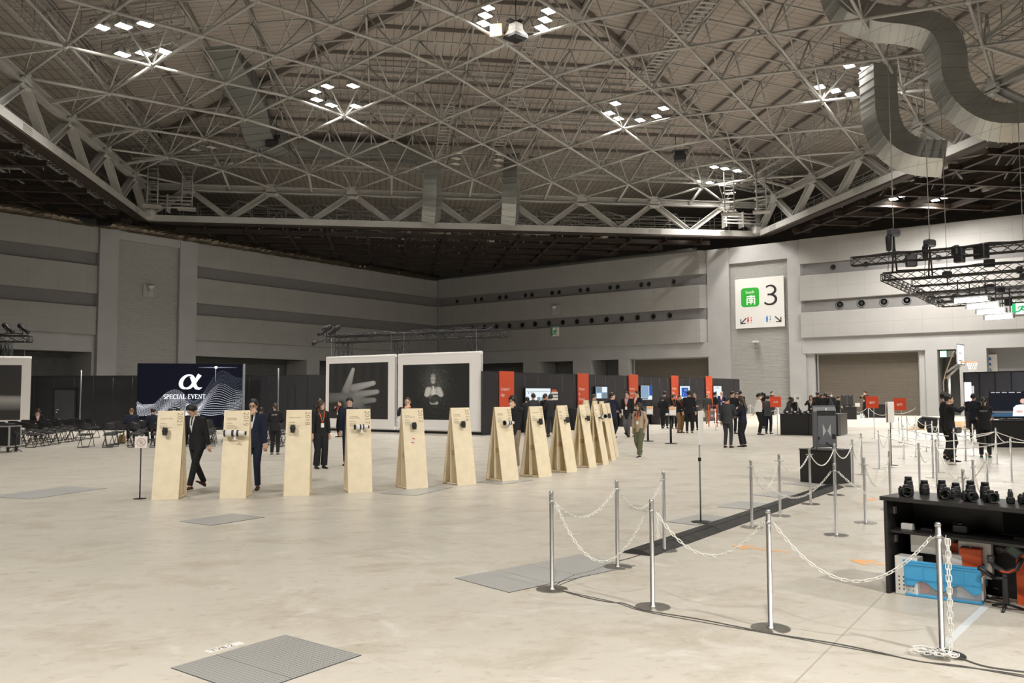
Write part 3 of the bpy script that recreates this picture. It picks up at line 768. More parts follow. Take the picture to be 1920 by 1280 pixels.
plinth_run(A0, A3, 'low black base strip on the floor below the two scroll banners')

# ------------------------------------------------------------------ lattice trusses
M_truss = mat('black truss tube', (.02, .02, .022), .45, .3)
def box_truss(mb, p, q, w, h, r=.02, bay=.45, up=(0, 0, 1)):
    p, q = V(p), V(q); d = (q-p); L = d.length; d.normalize(); a = d.cross(V(up)).normalized(); b = a.cross(d)
    cor = [(-w/2, -h/2), (w/2, -h/2), (w/2, h/2), (-w/2, h/2)]
    C = [[p + d*t + a*x + b*y for t in (0, L)] for x, y in cor]
    for c in C: mb.tube(c, r, 5)
    n = max(1, round(L/bay))
    for f in range(4):
        for k in range(n):
            u0, u1 = C[f][0] + d*(L*k/n), C[(f+1) % 4][0] + d*(L*(k+1)/n)
            if k % 2: u0, u1 = C[(f+1) % 4][0] + d*(L*k/n), C[f][0] + d*(L*(k+1)/n)
            mb.tube([u0, u1], r*.55, 4)
        for t in (0, L): mb.tube([C[f][0]+d*t, C[(f+1) % 4][0]+d*t], r*.7, 4)
def profile_spot(p, d, label, lit=True):
    """theatre profile spotlight on a short stem"""
    d = V(d).normalized(); t = thing('stage_spotlight', label, 'spotlight', p, 0, 'profile spotlights on the banner trusses')
    c = V((0, 0, .32)); mb = MB()
    mb.lathe([(0, 0), (.07, 0), (.12, .06), (.13, .25), (.1, .32), (.085, .36), (.085, .62), (.1, .64), (.1, .7)], 14, o=c-d*.3, ax=d); mb.build('housing', M_truss, t)
    mb = MB(); mb.lathe([(0, .69), (.085, .69)], 12, o=c-d*.3, ax=d); mb.build('lens', M_scrw if lit else M_glass, t)
    mb = MB(); mb.tube([(0, 0, 0), (0, 0, .2)], .02, 6); s = d.cross(V((0, 0, 1))).normalized(); mb.tube([c+s*.15, c+s*.15-V((0, 0, .14)), c-s*.15-V((0, 0, .14)), c-s*.15], .014, 5); mb.build('yoke', M_truss, t)
def goal_truss(p, q, z, offs, cols, label, back):
    t = thing('lighting_truss', label, 'truss', p, 0); d = (q-p); dn = d.normalized(); L = d.length
    n = V((-dn.y, dn.x, 0))*back
    for o_ in (0, .7):
        mb = MB(); box_truss(mb, n*o_+V((0, 0, z)), d+n*o_+V((0, 0, z)), .3, .3, .022, .5); mb.build('beam', M_truss, t)
    for s in cols:
        for o_ in (0, .7):
            mb = MB(); box_truss(mb, dn*s+n*o_, dn*s+n*o_+V((0, 0, z-.15)), .3, .3, .022, .55, up=(dn.x, dn.y, 0)); mb.build('column', M_truss, t)
            mb = MB(); mb.box(dn*s+n*o_+V((0, 0, .01)), (.6, .6, .02), 0, Rz(math.atan2(dn.y, dn.x))); mb.build('base_plate', M_truss, t)
    mb = MB(); rr = random.Random(4); x = .3
    pts = []
    while x < L-.3: pts.append(dn*x + n*rr.uniform(-.1, .2) + V((0, 0, z+.17+rr.uniform(0, .1)))); x += .3
    mb.tube(pts, .022, 5); pts2 = [p_+V((rr.uniform(-.1, .1), rr.uniform(-.1, .1), rr.uniform(0, .12))) for p_ in pts]; mb.tube(pts2, .016, 5); mb.build('cable', M_blk, t)
T0 = at_d(615, 635, 42.6); T1 = at_d(941, 623, 37.2); T0.z = T1.z = 0
goal_truss(T0, T1, 4.5, 0, (.7, 4.1, 8.2), 'black lighting truss standing behind the two scroll banners', 1)
dT = (T1-T0).normalized(); nT = V((dT.y, -dT.x, 0))
for k, (x, y) in enumerate(((597, 624), (612, 623), (629, 622))):
    p = at_d(x, y, 42.5); p.z = 4.68
    if k == 0: p = T0 - dT*.28 + V((0, 0, 4.68))
    profile_spot(p, nT*.6 - dT*.9 + V((0, 0, -.9)), 'black profile spotlight above the hand banner, %s' % ('leftmost of three', 'middle of three', 'rightmost of three')[k], True)
t = thing('stage_spotlight', 'small lit spotlight at the tip of the truss above the hand banner', 'spotlight', T0 - dT*.75 + V((0, 0, 4.4)), 0)
mb = MB(); mb.lathe([(0, 0), (.09, .02), (.1, .25)], 12, o=(0, 0, 0), ax=nT - V((0, 0, .5))); mb.build('housing', M_truss, t); mb = MB(); mb.lathe([(0, .24), (.09, .24)], 12, ax=nT - V((0, 0, .5))); mb.build('lens', mat('bright lamp lens', (1, .96, .9), .3, emit=8), t); mb = MB(); mb.tube([(0, 0, 0), dT*.8 + V((0, 0, .1))], .02, 5); mb.build('arm', M_truss, t)
L1 = at_d(54, 634, 47); L1.z = 0; L0 = L1 + V((-6.5, -1.2, 0))
goal_truss(L0, L1, 4.55, 0, (1.0, 5.6), 'black lighting truss over the left edge banner', 1)
dL = (L1-L0).normalized(); nL = V((dL.y, -dL.x, 0))
for k, (x, w) in enumerate(((13, 'left of two'), (42, 'right of two'))):
    p = at_d(x, 634, 46.9); p.z = 4.73
    profile_spot(p, nL*.5 + dL*.9 + V((0, 0, -.75)), 'black profile spotlight above the forearm banner, ' + w, False)

# ------------------------------------------------------------------ video screen
s0 = at_d(256, 760, 41.6); s1 = at_d(454, 760, 41.2); s0.z = s1.z = 0
LW = (s1-s0).length; ZT = near_z(s1, 454, 682); ZB = .25; LH = ZT-ZB
t = thing('video_wall', 'large dark LED video screen reading SPECIAL EVENT with a white alpha sign', 'screen', s0, math.atan2(s1.y-s0.y, s1.x-s0.x))
M_ledb = mat('dark navy lit display', (.004, .0045, .011), .6, emit=1.0)
M_ledw = mat('white lit pixels', (.85, .88, .95), .5, emit=1.3)
M_ledg = mat('dim white lit pixels', (.30, .33, .42), .5, emit=.9)
mb = MB(); mb.box((LW/2, .06, ZB+LH/2), (LW, .12, LH)); mb.build('cabinet', M_blk, t)
mb = MB(); mb.quad((0, -.002, ZB), (LW, -.002, ZB), (LW, -.002, ZT), (0, -.002, ZT)); mb.build('display', M_ledb, t)
mb = MB(); mb.box((LW+.06, .1, ZT/2), (.1, .2, ZT)); mb.build('side_frame', M_alu, t)
mb = MB()
for x in (.4, LW-.4): mb.box((x, .3, .12), (.1, 1.0, .24)); mb.tube([(x, .15, .2), (x, .8, .2), (x, .15, 2.2)], .03, 5)
mb.build('foot', M_blk, t)
K = LW/1725.
def sc(x, y): return V(((x-50)*K, -.006, ZT-(y-103)*K))
def flat(mb, poly, off=0):
    ps = [sc(*p) + V((0, off, 0)) for p in poly]; mb.add(ps, [tuple(range(len(ps)))])
def strip(mb, pts, ws, off=0):
    """ribbon along image points with a width at each"""
    L_, R_ = [], []
    for i, (x, y) in enumerate(pts):
        a = pts[max(i-1, 0)]; b = pts[min(i+1, len(pts)-1)]; dx, dy = b[0]-a[0], b[1]-a[1]; l = math.hypot(dx, dy) or 1
        w = ws[i] if isinstance(ws, (list, tuple)) else ws
        L_.append((x-dy/l*w/2, y+dx/l*w/2)); R_.append((x+dy/l*w/2, y-dx/l*w/2))
    for i in range(len(pts)-1): flat(mb, [L_[i], R_[i], R_[i+1], L_[i+1]], off)
mb = MB()
el = lambda cx, cy, rx, ry, sh, a: (cx + rx*math.cos(a) - sh*ry*math.sin(a), cy + ry*math.sin(a))
for k in range(40):
    a, b = 2*PI*k/40, 2*PI*(k+1)/40
    flat(mb, [el(852, 420, 128, 131, .28, a), el(852, 420, 128, 131, .28, b), el(866, 420, 74, 100, .28, b), el(866, 420, 74, 100, .28, a)])
strip(mb, [(1062, 296), (1010, 380), (960, 470), (900, 525), (850, 545)], [70, 56, 52, 40, 20], -.001)
strip(mb, [(925, 330), (955, 400), (975, 470), (1005, 525), (1050, 542), (1100, 522)], [60, 66, 66, 60, 44, 10], -.002)
mb.build('alpha_sign', M_ledw, t)
# serif capitals as strokes
def serif_text(mb, txt, x, y, h, sp=.1):
    thk, thn = h*.16, h*.07
    def st(x0, y0, x1, y1, w): strip(mb, [(x+x0*h, y-y0*h), (x+x1*h, y-y1*h)], w)
    def sf(cx, cy, w=.34): st(cx-w/2, cy, cx+w/2, cy, thn)
    def arc(cx, cy, rx, ry, a0, a1, w0, n=10):
        pts = []; ws = []
        for k in range(n+1):
            a = math.radians(a0+(a1-a0)*k/n); pts.append((x+(cx+rx*math.cos(a))*h, y-(cy+ry*math.sin(a))*h)); ws.append(thn+(w0-thn)*abs(math.cos(a)))
        strip(mb, pts, ws)
    for ch in txt:
        if ch == 'S': arc(.26, .73, .2, .25, 30, 270, thk); arc(.26, .25, .23, .25, -150, 90, thk); w = .52
        elif ch in 'PEL':
            st(.14, 0, .14, 1, thk); sf(.14, .03); 
            if ch == 'P': sf(.12, .97, .3); arc(.2, .72, .34, .25, -90, 90, thk); w = .58
            elif ch == 'E': st(0, .97, .56, .97, thn); st(.14, .52, .46, .52, thn); st(0, .03, .6, .03, thn); st(.56, .97, .58, .8, thn); st(.6, .03, .63, .22, thn); w = .64
            else: sf(.14, .97); st(0, .03, .56, .03, thn); st(.56, .03, .6, .25, thn); w = .6
        elif ch == 'C': arc(.44, .5, .42, .48, 50, 310, thk, 16); st(.7, .85, .72, .68, thn); w = .78
        elif ch == 'I': st(.14, 0, .14, 1, thk); sf(.14, .03); sf(.14, .97); w = .3
        elif ch == 'A': st(.08, 0, .36, 1, thn); st(.36, 1, .66, 0, thk); st(.2, .35, .56, .35, thn); sf(.08, .03, .26); sf(.66, .03, .3); w = .78
        elif ch == 'V': st(.08, 1, .36, 0, thk); st(.36, 0, .64, 1, thn); sf(.08, .97, .3); sf(.64, .97, .26); w = .7
        elif ch == 'N': st(.12, 0, .12, 1, thn); st(.1, 1, .68, 0, thk); st(.68, 0, .68, 1, thn); sf(.12, .03, .28); sf(.68, .97, .28); w = .82
        elif ch == 'T': st(.32, 0, .32, 1, thk); st(0, .97, .64, .97, thn); st(.02, .97, 0, .78, thn); st(.62, .97, .64, .78, thn); sf(.32, .03); w = .68
        elif ch == '2': arc(.26, .74, .22, .23, 170, -40, thk*.8); st(.42, .58, .04, .05, thn*1.4); st(.04, .04, .5, .04, thk*.6); w = .56
        elif ch == '0': arc(.28, .5, .24, .48, 0, 360, thk, 20); w = .58
        else: w = .3
        x += (w+sp)*h
mb = MB(); serif_text(mb, 'SPECIAL EVENT', 478, 716, 76, .085); mb.build('lettering', M_ledw, t)
mb = MB(); serif_text(mb, '20', 843, 838, 36); mb.build('date_lettering', M_ledw, t)
# wave of dots
mbw, mbg = MB(), MB()
def dot(mb, x, y, r): 
    if 52 < x < 1772 and 110 < y < 1010: mb.add([sc(x+r*a, y+r*b)+V((0, .002, 0)) for a, b in ((-1, 1), (1, 1), (1, -1), (-1, -1))], [(0, 1, 2, 3)])
for j in range(28):
    for i in range(100):
        u = i/99; v = j/27
        x = 30 + u*1760 + 60*v*math.sin(u*5+1)
        top = 700 + 150*math.exp(-((u-.12)/.1)**2) - 145*math.exp(-((u-.37)/.13)**2) + 110*math.exp(-((u-.55)/.1)**2) - 480*math.exp(-((u-.80)/.16)**2) - 240*math.exp(-((u-1.02)/.1)**2)
        top = min(top, 800); low = 1070 + 40*math.sin(u*9)
        y = top + (low-top)*(v**1.25) + 26*math.sin(u*17+v*9)*(.3+v)
        dot(mbw if (v > .35 or u < .45) else mbg, x, y, 2.2+3.0*v)
mbw.build('dot_wave', M_ledw, t, kind='stuff'); mbg.build('dot_wave', M_ledg, t, kind='stuff')
mb = MB(); strip(mb, [(1030, 172), (1180, 170), (1325, 168), (1500, 168), (1680, 170)], [2, 10, 16, 10, 2]); strip(mb, [(1320, 200), (1320, 420)], [16, 4]); mb.build('light_streak', M_ledg, t)
mb = MB(); flat(mb, [(1325+26*math.cos(a*PI/6), 168+24*math.sin(a*PI/6)) for a in range(12)], -.002); mb.build('star', mat('warm lit star', (1, .9, .7), .4, emit=1.6), t)
# ------------------------------------------------------------------ stanchions and chains
def make_stanchion():
    t = thing('stanchion', 'x', 'stanchion', (0, 0, 0), 0, 'steel stanchions of the queue lanes')
    mb = MB(); R = .145; n = 40; pts = []
    for k in range(n):
        a = 2*PI*k/n - PI/2
        if k in (0, 1, n-1): continue
        pts.append((R*math.cos(a), R*math.sin(a)))
    pts = pts + [(-.022, -R*.8), (-.012, -.05), (.012, -.05), (.022, -R*.8)]
    mb.prism(pts, 0, .007); mb.build('base_plate', M_steelb, t)
    mb = MB(); mb.lathe([(.03, .007), (.03, .012), (.0185, .016), (.0185, .872), (.0, .872)], 14); mb.build('pole', M_chrome, t)
    mb = MB(); mb.lathe([(.0205, .862), (.0205, .878), (.017, .886), (.009, .89), (0, .8905)], 14); mb.build('cap', M_chrome, t)
    for s in (-1, 1):
        mb = MB(); mb.lathe([(.0215, .785), (.0215, .805)], 12) if s > 0 else None
        mb.tube([(s*.018, 0, .795), (s*.03, 0, .793), (s*.036, 0, .783)] + [(s*(.046+.012*math.cos(a)), 0, .795-.012*math.sin(a)*1.2) for a in (2.6, 2.0, 1.3, .6, 0, -.5)], .0035, 5); mb.build('hook', M_chrome, t)
    return t
M_chain = mat('white plastic chain', (.83, .82, .78), .4)
SC = [ # base pixel or (x, y) of the pole top flagged by 't'
 ('A', 1767, 1228, 'b', 'nearest of all, with loose chain piled on its round base'), ('B', 1445, 1178, 'b', 'second nearest, alone in front of the orange floor arrows'), ('C', 1224, 1138, 'b', 'third nearest, with its foot on the thin floor cable'),
 ('D', 1035, 1105, 'b', 'on the corner of the large steel floor cover'), ('E', 1158, 1063, 'b', 'beside the far corner of the large steel floor cover'), ('F', 1246, 1032, 'b', 'standing on the near end of the black cable ramp'),
 ('G', 1410, 988, 'b', 'right of the black cable ramp, first of the lane row by the ramp'), ('H', 1463, 967, 'b', 'second of the row beside the cable ramp'), ('I', 1520, 945, 'b', 'third of the row, before the left face of the black plinth'),
 ('J', 1568, 1003, 'b', 'between the cable ramp and the black shelf unit'), ('K', 1567, 928, 'b', 'at the near corner of the black plinth'), ('L', 1600, 912, 'b', 'at the right edge of the black plinth'),
 ('M', 1623, 980, 'b', 'left of the corner of the black shelf unit'), ('N', 1667, 844.7, 't', 'rising just behind the left end of the black shelf unit'), ('O', 1614, 812, 't', 'right behind the one at the right edge of the plinth'),
 ('P', 1646, 806.5, 't', 'at the left end of the long white chains'), ('Q', 1666.5, 805, 't', 'beside the edge-on white sign board'), ('R', 1692.6, 797, 't', 'right of the edge-on white sign board, nearer one'),
 ('S', 1684.7, 782, 't', 'right of the edge-on white sign board, farther one'), ('T', 1700, 780, 't', 'under the right exit sign, in the back row'), ('U', 1714.5, 795, 't', 'third of the middle row from the right exit sign'),
 ('V', 1717, 778, 't', 'tallest looking of the back row right of the exit sign'), ('W', 1735, 790, 't', 'left of the two people in black, middle row'), ('X', 1747, 788, 't', 'left of the two people in black, on the orange court edge'),
 ('Y', 1759, 784, 't', 'touching the left outline of the two people in black'), ('Z', 1722, 830, 't', 'above the second upright lens on the shelf unit'), ('a', 1747, 814.5, 't', 'left of a close pair, above the third lens on the shelf unit'),
 ('b', 1757, 809.6, 't', 'right of the close pair, slightly farther'), ('c', 1754, 823, 't', 'nearest of the close trio left of the photographing man'), ('d', 1788, 802.5, 't', 'in front of the photographing man in black'),
 ('e', 1808.7, 798.4, 't', 'right of the photographing man in black'), ('f', 1809.7, 780, 't', 'farther one right of the photographing man'), ('g', 1823, 794, 't', 'between the photographing man and the woman in a staff shirt'),
 ('h', 1866.6, 801.5, 't', 'where many long chains meet right of the woman in a staff shirt'), ('i', 1894, 818, 't', 'at the right, before the large television stand'), ('j', 1850, 848, 't', 'in front of the woman in a staff shirt with a hanging chain'),
 ('k', 1824, 861, 't', 'with chain dangling along it, behind the middle cameras on the shelf unit'), ('l', 1805.6, 879, 't', 'closest behind the cameras on the shelf unit'), ('m', 1341.5, 771, 't', 'behind the man in a grey suit holding a camera'),
 ('n', 1406.5, 757, 't', 'far one before the white ribbed shutter'), ('o', 1459, 764, 't', 'behind the entrance sign'), ('p', 1579, 757, 't', 'behind the large grey monitor, left of two'), ('q', 1592, 760, 't', 'behind the large grey monitor, with looped chain'),
 ('r', 1628, 760, 't', 'left of the left exit sign'), ('s', 1723, 755, 't', 'with a red band in front of the brown shutter'), ('u', 1671, 769, 't', 'between the two exit signs at the back')]
SP = {}
stan0 = make_stanchion(); kids = children_map()
for k, (key, x, y, m, where) in enumerate(SC):
    p = at(x, y) if m == 'b' else at(x, y, .89)
    p.z = 0; SP[key] = p
    rz = {'A': .6, 'B': .35, 'C': .1, 'D': 1.2, 'E': .9, 'F': -2.4}.get(key, random.uniform(-3, 3)) + facing(p)
    lab = 'steel stanchion ' + where
    if k == 0: stan0.location = p; stan0.rotation_euler.z = rz; stan0['label'] = lab
    else: copy_tree(stan0, p, rz, lab, kids=kids)
def chain_pts(a, b, sag, n):
    return [a.lerp(b, t/n) - V((0, 0, sag*4*(t/n)*(1-t/n))) for t in range(n+1)]
def link_mesh(mb, p, d, up, l=.056, w=.028, r=.0038):
    a = d.cross(up).normalized(); pts = []
    h = l/2 - w/2; rr = w/2 - r
    for k in range(10):
        t = 2*PI*k/10; pts.append(p + d*(rr*math.cos(t) + (h if math.cos(t) > .01 else -h if math.cos(t) < -.01 else 0)) + a*(rr*math.sin(t)))
    mb.tube(pts, r, 5, closed=True)
def chain_along(mb, pts, detail):
    if not detail:
        mb.tube(pts, [.011 if k % 2 else .008 for k in range(len(pts))], 5); return
    L = [0]
    for k in range(1, len(pts)): L.append(L[-1] + (pts[k]-pts[k-1]).length)
    pitch = .0405; s = pitch/2; k = 1; i = 0
    while s < L[-1]:
        while L[k] < s: k += 1
        t = (s-L[k-1])/(L[k]-L[k-1]); p = pts[k-1].lerp(pts[k], t); d = (pts[k]-pts[k-1]).normalized()
        _, a, b = frame(d); up = (a + b) if i % 2 else (a - b)
        link_mesh(mb, p, d, up.normalized()); s += pitch; i += 1
def chain(i, j, sag, label):
    a, b = SP[i].copy(), SP[j].copy(); d = (b-a); d.z = 0; d.normalize(); a += d*.045; b -= d*.045; a.z = b.z = .785
    dist = ((a+b)/2 - CAMP).length; mb = MB(); chain_along(mb, chain_pts(a, b, sag, 40), dist < 14)
    o = mb.build('chain', M_chain); o['label'] = label; o['category'] = 'chain'; o['group'] = 'white plastic chains of the queue lanes'
for i, j, sag, lab in (('B', 'A', .36, 'white plastic chain sagging from the second nearest stanchion to the nearest one'), ('C', 'B', .3, 'white plastic chain sagging in front of the left orange floor arrow'),
    ('D', 'C', .47, 'white plastic chain sagging deeply over the large steel floor cover'), ('D', 'E', .2, 'white plastic chain along the far left side of the large steel floor cover'), ('E', 'F', .25, 'white plastic chain running behind the third nearest stanchion'),
    ('G', 'H', .34, 'white chain with a tight loop, first of the row beside the cable ramp'), ('G', 'J', .36, 'long white chain crossing above the black cable ramp'), ('H', 'I', .2, 'white chain hanging left of the black plinth'), ('I', 'K', .22, 'white chain across the front of the black plinth'),
    ('K', 'L', .2, 'white chain over the right half of the black plinth'), ('L', 'O', .35, 'narrow steep white chain at the right of the plinth'), ('M', 'N', .36, 'white chain sagging left of the corner of the shelf unit'), ('J', 'l', .34, 'long white chain passing behind the left end of the shelf unit'),
    ('P', 'i', .22, 'long nearly level white chain, lowest of those across the right lanes'), ('P', 'Q', .3, 'short drooping white chain left of the edge-on white sign board'), ('Q', 'h', .2, 'long level white chain across the two people in black'), ('R', 'h', .14, 'uppermost long white chain crossing the two people in black'),
    ('Z', 'a', .34, 'white chain looping above the second upright lens'), ('c', 'j', .5, 'white chain sagging before the feet of the photographing man'), ('d', 'i', .14, 'white chain from before the photographing man to the television'),
    ('e', 'h', .12, 'white chain right of the photographing man'), ('h', 'i', .1, 'short white chain at the crossing before the television'), ('j', 'h', .35, 'white chain drooping before the woman in a staff shirt'), ('k', 'j', .4, 'white chain dangling behind the middle cameras'),
    ('T', 'V', .3, 'white chain in the back row under the right exit sign'), ('U', 'W', .3, 'white chain in the middle row right of the exit signs'), ('V', 'X', .15, 'white chain before the orange court edge'), ('X', 'Y', .28, 'white chain left of the two people in black'),
    ('m', 'n', .3, 'far white chain behind the grey suited man'), ('n', 'o', .3, 'far white chain left of the entrance sign'), ('p', 'q', .2, 'far white chain right of the grey monitor'), ('q', 'r', .34, 'far white chain left of the left exit sign'), ('r', 'u', .3, 'far white chain between the exit signs'), ('u', 's', .3, 'far white chain right of the right exit sign')):
    chain(i, j, sag, lab)
E1 = SP['i'] + V((.75, -1.6, 0)); E2 = SP['h'] + V((1.6, -1.2, 0)); SP['x'] = E1; SP['y'] = E2
for p, lab in ((E1, 'steel stanchion standing outside the right edge at the end of the long chains'), (E2, 'steel stanchion past the right edge before the television')): copy_tree(stan0, p, 0, lab, kids=kids)
chain('h', 'x', .15, 'white chain sloping to the right edge below the television'); chain('i', 'y', .1, 'white chain rising to the right edge before the television')
# loose chains hanging down
def loose(p, pts, label):
    mb = MB(); chain_along(mb, [V(q)+p for q in pts], True); o = mb.build('loose_chain', M_chain); o['label'] = label; o['category'] = 'chain'
sA = (SP['A']-CAMP); sA.z = 0; sA.normalize(); rA = V((-sA.y, sA.x, 0))*-1
pa = SP['A'] + rA*.05
hang = [(0, 0, .78)] + [tuple(rA*(.003*math.sin(k*1.3))+V((0, 0, .78-.064*k))) for k in range(1, 12)]
heap = []
for k in range(46):
    a = k*.3; r = .065+.035*math.sin(k*.7); heap.append(tuple(V((0, 0, .02+.0006*k)) + rA*(-.10+r*math.cos(a)*1.5) + sA*(-.06+r*.9*math.sin(a))))
loose(pa, hang + heap, 'white plastic chain hanging down the nearest stanchion and coiled on its base')
mb = None
loose(pa + rA*.012, [(0, 0, .78-.05*k) for k in range(14)], 'second strand of white chain hanging beside the nearest stanchion')
pf = SP['F'] - rA*.03; loose(pf - sA*.03, [(0, 0, .78-.02*k) for k in range(9)], 'short white chain end hanging from the stanchion on the cable ramp')
pc = SP['C'] + rA*.055; loose(pc, [(0, 0, .775-.02*k) for k in range(11)], 'short chain end hanging from the third nearest stanchion')

# ------------------------------------------------------------------ floor covers, cables, tape
M_plate = grid_mat('galvanised tread plate', (.40, .41, .40), (.62, .62, .60), .03, .03, .01, .5, ('X', 'Y'), .22)
MATS['galvanised tread plate'].node_tree.nodes['Principled BSDF'].inputs['Metallic'].default_value = .55
M_groove = mat('dark gap', (.03, .03, .03), .9)
def floor_cover(a, b, c, label, split=()):
    a, b, c = at(*a), at(*b), at(*c); x = (c-b); ang = math.atan2(x.y, x.x); w = x.length; yv = (b-a); d = abs(-math.sin(ang)*yv.x + math.cos(ang)*yv.y)
    o = (a + c)/2; t = thing('floor_cover', label, 'floor cover', (o.x, o.y, 0), ang, 'steel trench covers in the floor')
    mb = MB(); mb.box((0, 0, .0015), (w, d, .003)); mb.build('frame', M_groove, t)
    ed = [-d/2] + [-d/2 + d*s for s in split] + [d/2]
    for k in range(len(ed)-1):
        mb = MB(); mb.box((0, (ed[k]+ed[k+1])/2, .0035), (w-.008, ed[k+1]-ed[k]-.006, .005)); mb.build('plate', M_plate, t)
    return t
floor_cover((322, 1253), (533, 1190), (676, 1228), 'steel tread floor cover at the bottom left beside a paper label', (.36,))
floor_cover((876, 1090), (1064, 1035), (1165, 1055), 'large steel floor cover under the chained lane corner', (.3, .55))
floor_cover((333, 977), (440, 963), (500, 970), 'steel floor cover before the left plywood stands')
floor_cover((1253.7, 978.7), (1308, 963), (1364.7, 969), 'steel floor cover under the foot of the edge-on sign stand')
floor_cover((1349, 950.6), (1380, 939), (1438, 943.7), 'steel floor cover beside the middle of the cable ramp')
floor_cover((1420, 928.7), (1450.6, 919.4), (1499, 924), 'steel floor cover left of the far end of the cable ramp')
floor_cover((1478, 907), (1505, 901), (1560, 908), 'steel floor cover under the black plinth')
floor_cover((0, 933), (95, 911), (175, 914), 'steel floor cover at the left edge of the floor')
floor_cover((725, 926), (775, 910), (838, 913), 'steel floor cover behind the fifth plywood stand')
floor_cover((905, 905), (935, 895), (985, 899), 'steel floor cover behind the seventh plywood stand')
lp = at(421, 1213); lx = (at(455, 1210)-at(389, 1228)); la = math.atan2(lx.y, lx.x)
t = thing('floor_label', 'white paper label reading TV8-2 on the floor at the bottom left cover', 'label', (lp.x, lp.y, 0), la)
mb = MB(); mb.box((0, 0, .001), (lx.length, .07, .002)); mb.build('paper', M_paper, t)
text_mb('TV8-2', .075, lambda p: V((p.x-lx.length*.42, p.y-.03, .0025+p.z*.2)), .002, sx=.95).build('lettering', M_ink, t)
ra, rb, rc, rd = at(1168, 1036), at(1220, 1043), at(1580, 912), at(1545, 912)
dR = ((rc+rd)/2 - (ra+rb)/2); LR = dR.length; t = thing('cable_ramp', 'long black rubber cable ramp lying diagonally across the floor', 'cable ramp', (ra+rb)/2, math.atan2(dR.y, dR.x))
M_rub = mat('dusty black rubber', (.035, .034, .032), .75, var=.35, vscale=6)
nseg = 8
for k in range(nseg):
    x0, x1 = LR*k/nseg+.006, LR*(k+1)/nseg-.006; prof = [(-.2, 0), (-.2, .006), (-.085, .045), (-.08, .05), (.08, .05), (.085, .045), (.2, .006), (.2, 0)]
    mb = MB(); mb.prism(prof, x0, x1, T=lambda p: V((p.z, p.x, p.y+.001))); mb.build('segment', M_rub, t)
    mb = MB(); mb.box(((x0+x1)/2, 0, .053), (x1-x0-.02, .13, .004)); mb.build('lid', M_blk, t)
def floor_cable(pts, r, label, m=None):
    P3 = [at(*p) + V((0, 0, r+.001)) for p in pts]
    out = []
    for k in range(len(P3)-1):
        p0, p1, p2, p3 = P3[max(k-1, 0)], P3[k], P3[k+1], P3[min(k+2, len(P3)-1)]
        for s in range(6):
            u = s/6; out.append(.5*((2*p1) + (p2-p0)*u + (2*p0-5*p1+4*p2-p3)*u*u + (3*p1-p0-3*p2+p3)*u**3))
    out.append(P3[-1]); mb = MB(); mb.tube(out, r, 6); o = mb.build('floor_cable', m or M_blk2); o['label'] = label; o['category'] = 'cable'
M_gcab = mat('grey cable sheath', (.09, .09, .085), .5)
floor_cable([(1215, 1036), (1180, 1047), (1150, 1055), (1110, 1071), (1080, 1078), (1050, 1092), (1040, 1103), (1060, 1110), (1100, 1121), (1140, 1129), (1170, 1132), (1200, 1143), (1240, 1150), (1320, 1163), (1420, 1183), (1470, 1192), (1560, 1206), (1640, 1222), (1720, 1240), (1800, 1249), (1920, 1270)], .004, 'thin dark cable running along the floor past the nearest stanchion bases', M_gcab)
floor_cable([(1150, 1057), (1112, 1074), (1052, 1096), (1050, 1106), (1150, 1129), (1205, 1146), (1330, 1169), (1480, 1195), (1650, 1226), (1760, 1246), (1850, 1256), (1930, 1268)], .003, 'second thinner grey cable beside the dark floor cable', M_gcab)
floor_cable([(1775, 1229), (1800, 1235), (1850, 1251), (1930, 1262)], .005, 'dark cable leading right from the nearest stanchion base', M_gcab)
def flat_patch(name, pts, z, m, label, cat):
    P3 = [at(*p) for p in pts]; mb = MB(); c = sum(P3, V((0, 0, 0)))/len(P3)
    ar = sum(P3[i].x*P3[(i+1) % len(P3)].y - P3[(i+1) % len(P3)].x*P3[i].y for i in range(len(P3)))
    if ar < 0: P3.reverse()
    mb.prism([(p.x-c.x, p.y-c.y) for p in P3], 0, z); o = mb.build(name, m, loc=(c.x, c.y, 0)); o['label'] = label; o['category'] = cat; return o
M_tape = mat('pale blue white tape', (.68, .72, .74), .5); M_otape = mat('orange floor tape', (.86, .45, .18), .55)
flat_patch('floor_tape', [(1842, 1134), (1856, 1136), (1785, 1205), (1764, 1222), (1752, 1216)], .0012, M_tape, 'wide pale tape strip on the floor between the nearest stanchion and blue crate', 'tape')
def arrow(tail, head, w, label):
    a, b = at(*tail), at(*head); d = (b-a); L = d.length; t = thing('floor_arrow', label, 'floor arrow', (b.x, b.y, 0), math.atan2(d.y, d.x), 'orange tape arrows on the floor')
    mb = MB(); mb.box((-L/2-.06, 0, .0008), (L, w, .0016)); mb.build('shaft', M_otape, t)
    for s in (-1, 1):
        mb = MB(); mb.box(V((-.1, s*.07, .0016+.001*(s > 0))), (.25, w, .0012), 0, Rz(-s*.62)); mb.build('barb', M_otape, t)
arrow((1468, 1034), (1375, 1023), .055, 'orange tape arrow on the floor left of the shelf unit, behind the second nearest stanchion')
arrow((1662, 1059), (1598, 1050), .055, 'orange tape arrow on the floor ending under the left end of the shelf unit')
arrow((1640, 933), (1626, 938), .06, 'orange tape arrow on the floor behind the shelf unit')
mb = MB(); a, b = at(1662, 1108), at(1440, 1330); mb.bar(a+V((0, 0, .0004)), b+V((0, 0, .0004)), .012, .001); c, d = at(0, 843), at(1, 842)
o = mb.build('trim_1', mat('floor joint sealant', (.42, .39, .34), .8)); o['kind'] = 'structure'; o['label'] = 'thin expansion joint in the concrete floor'; o['category'] = 'floor joint'

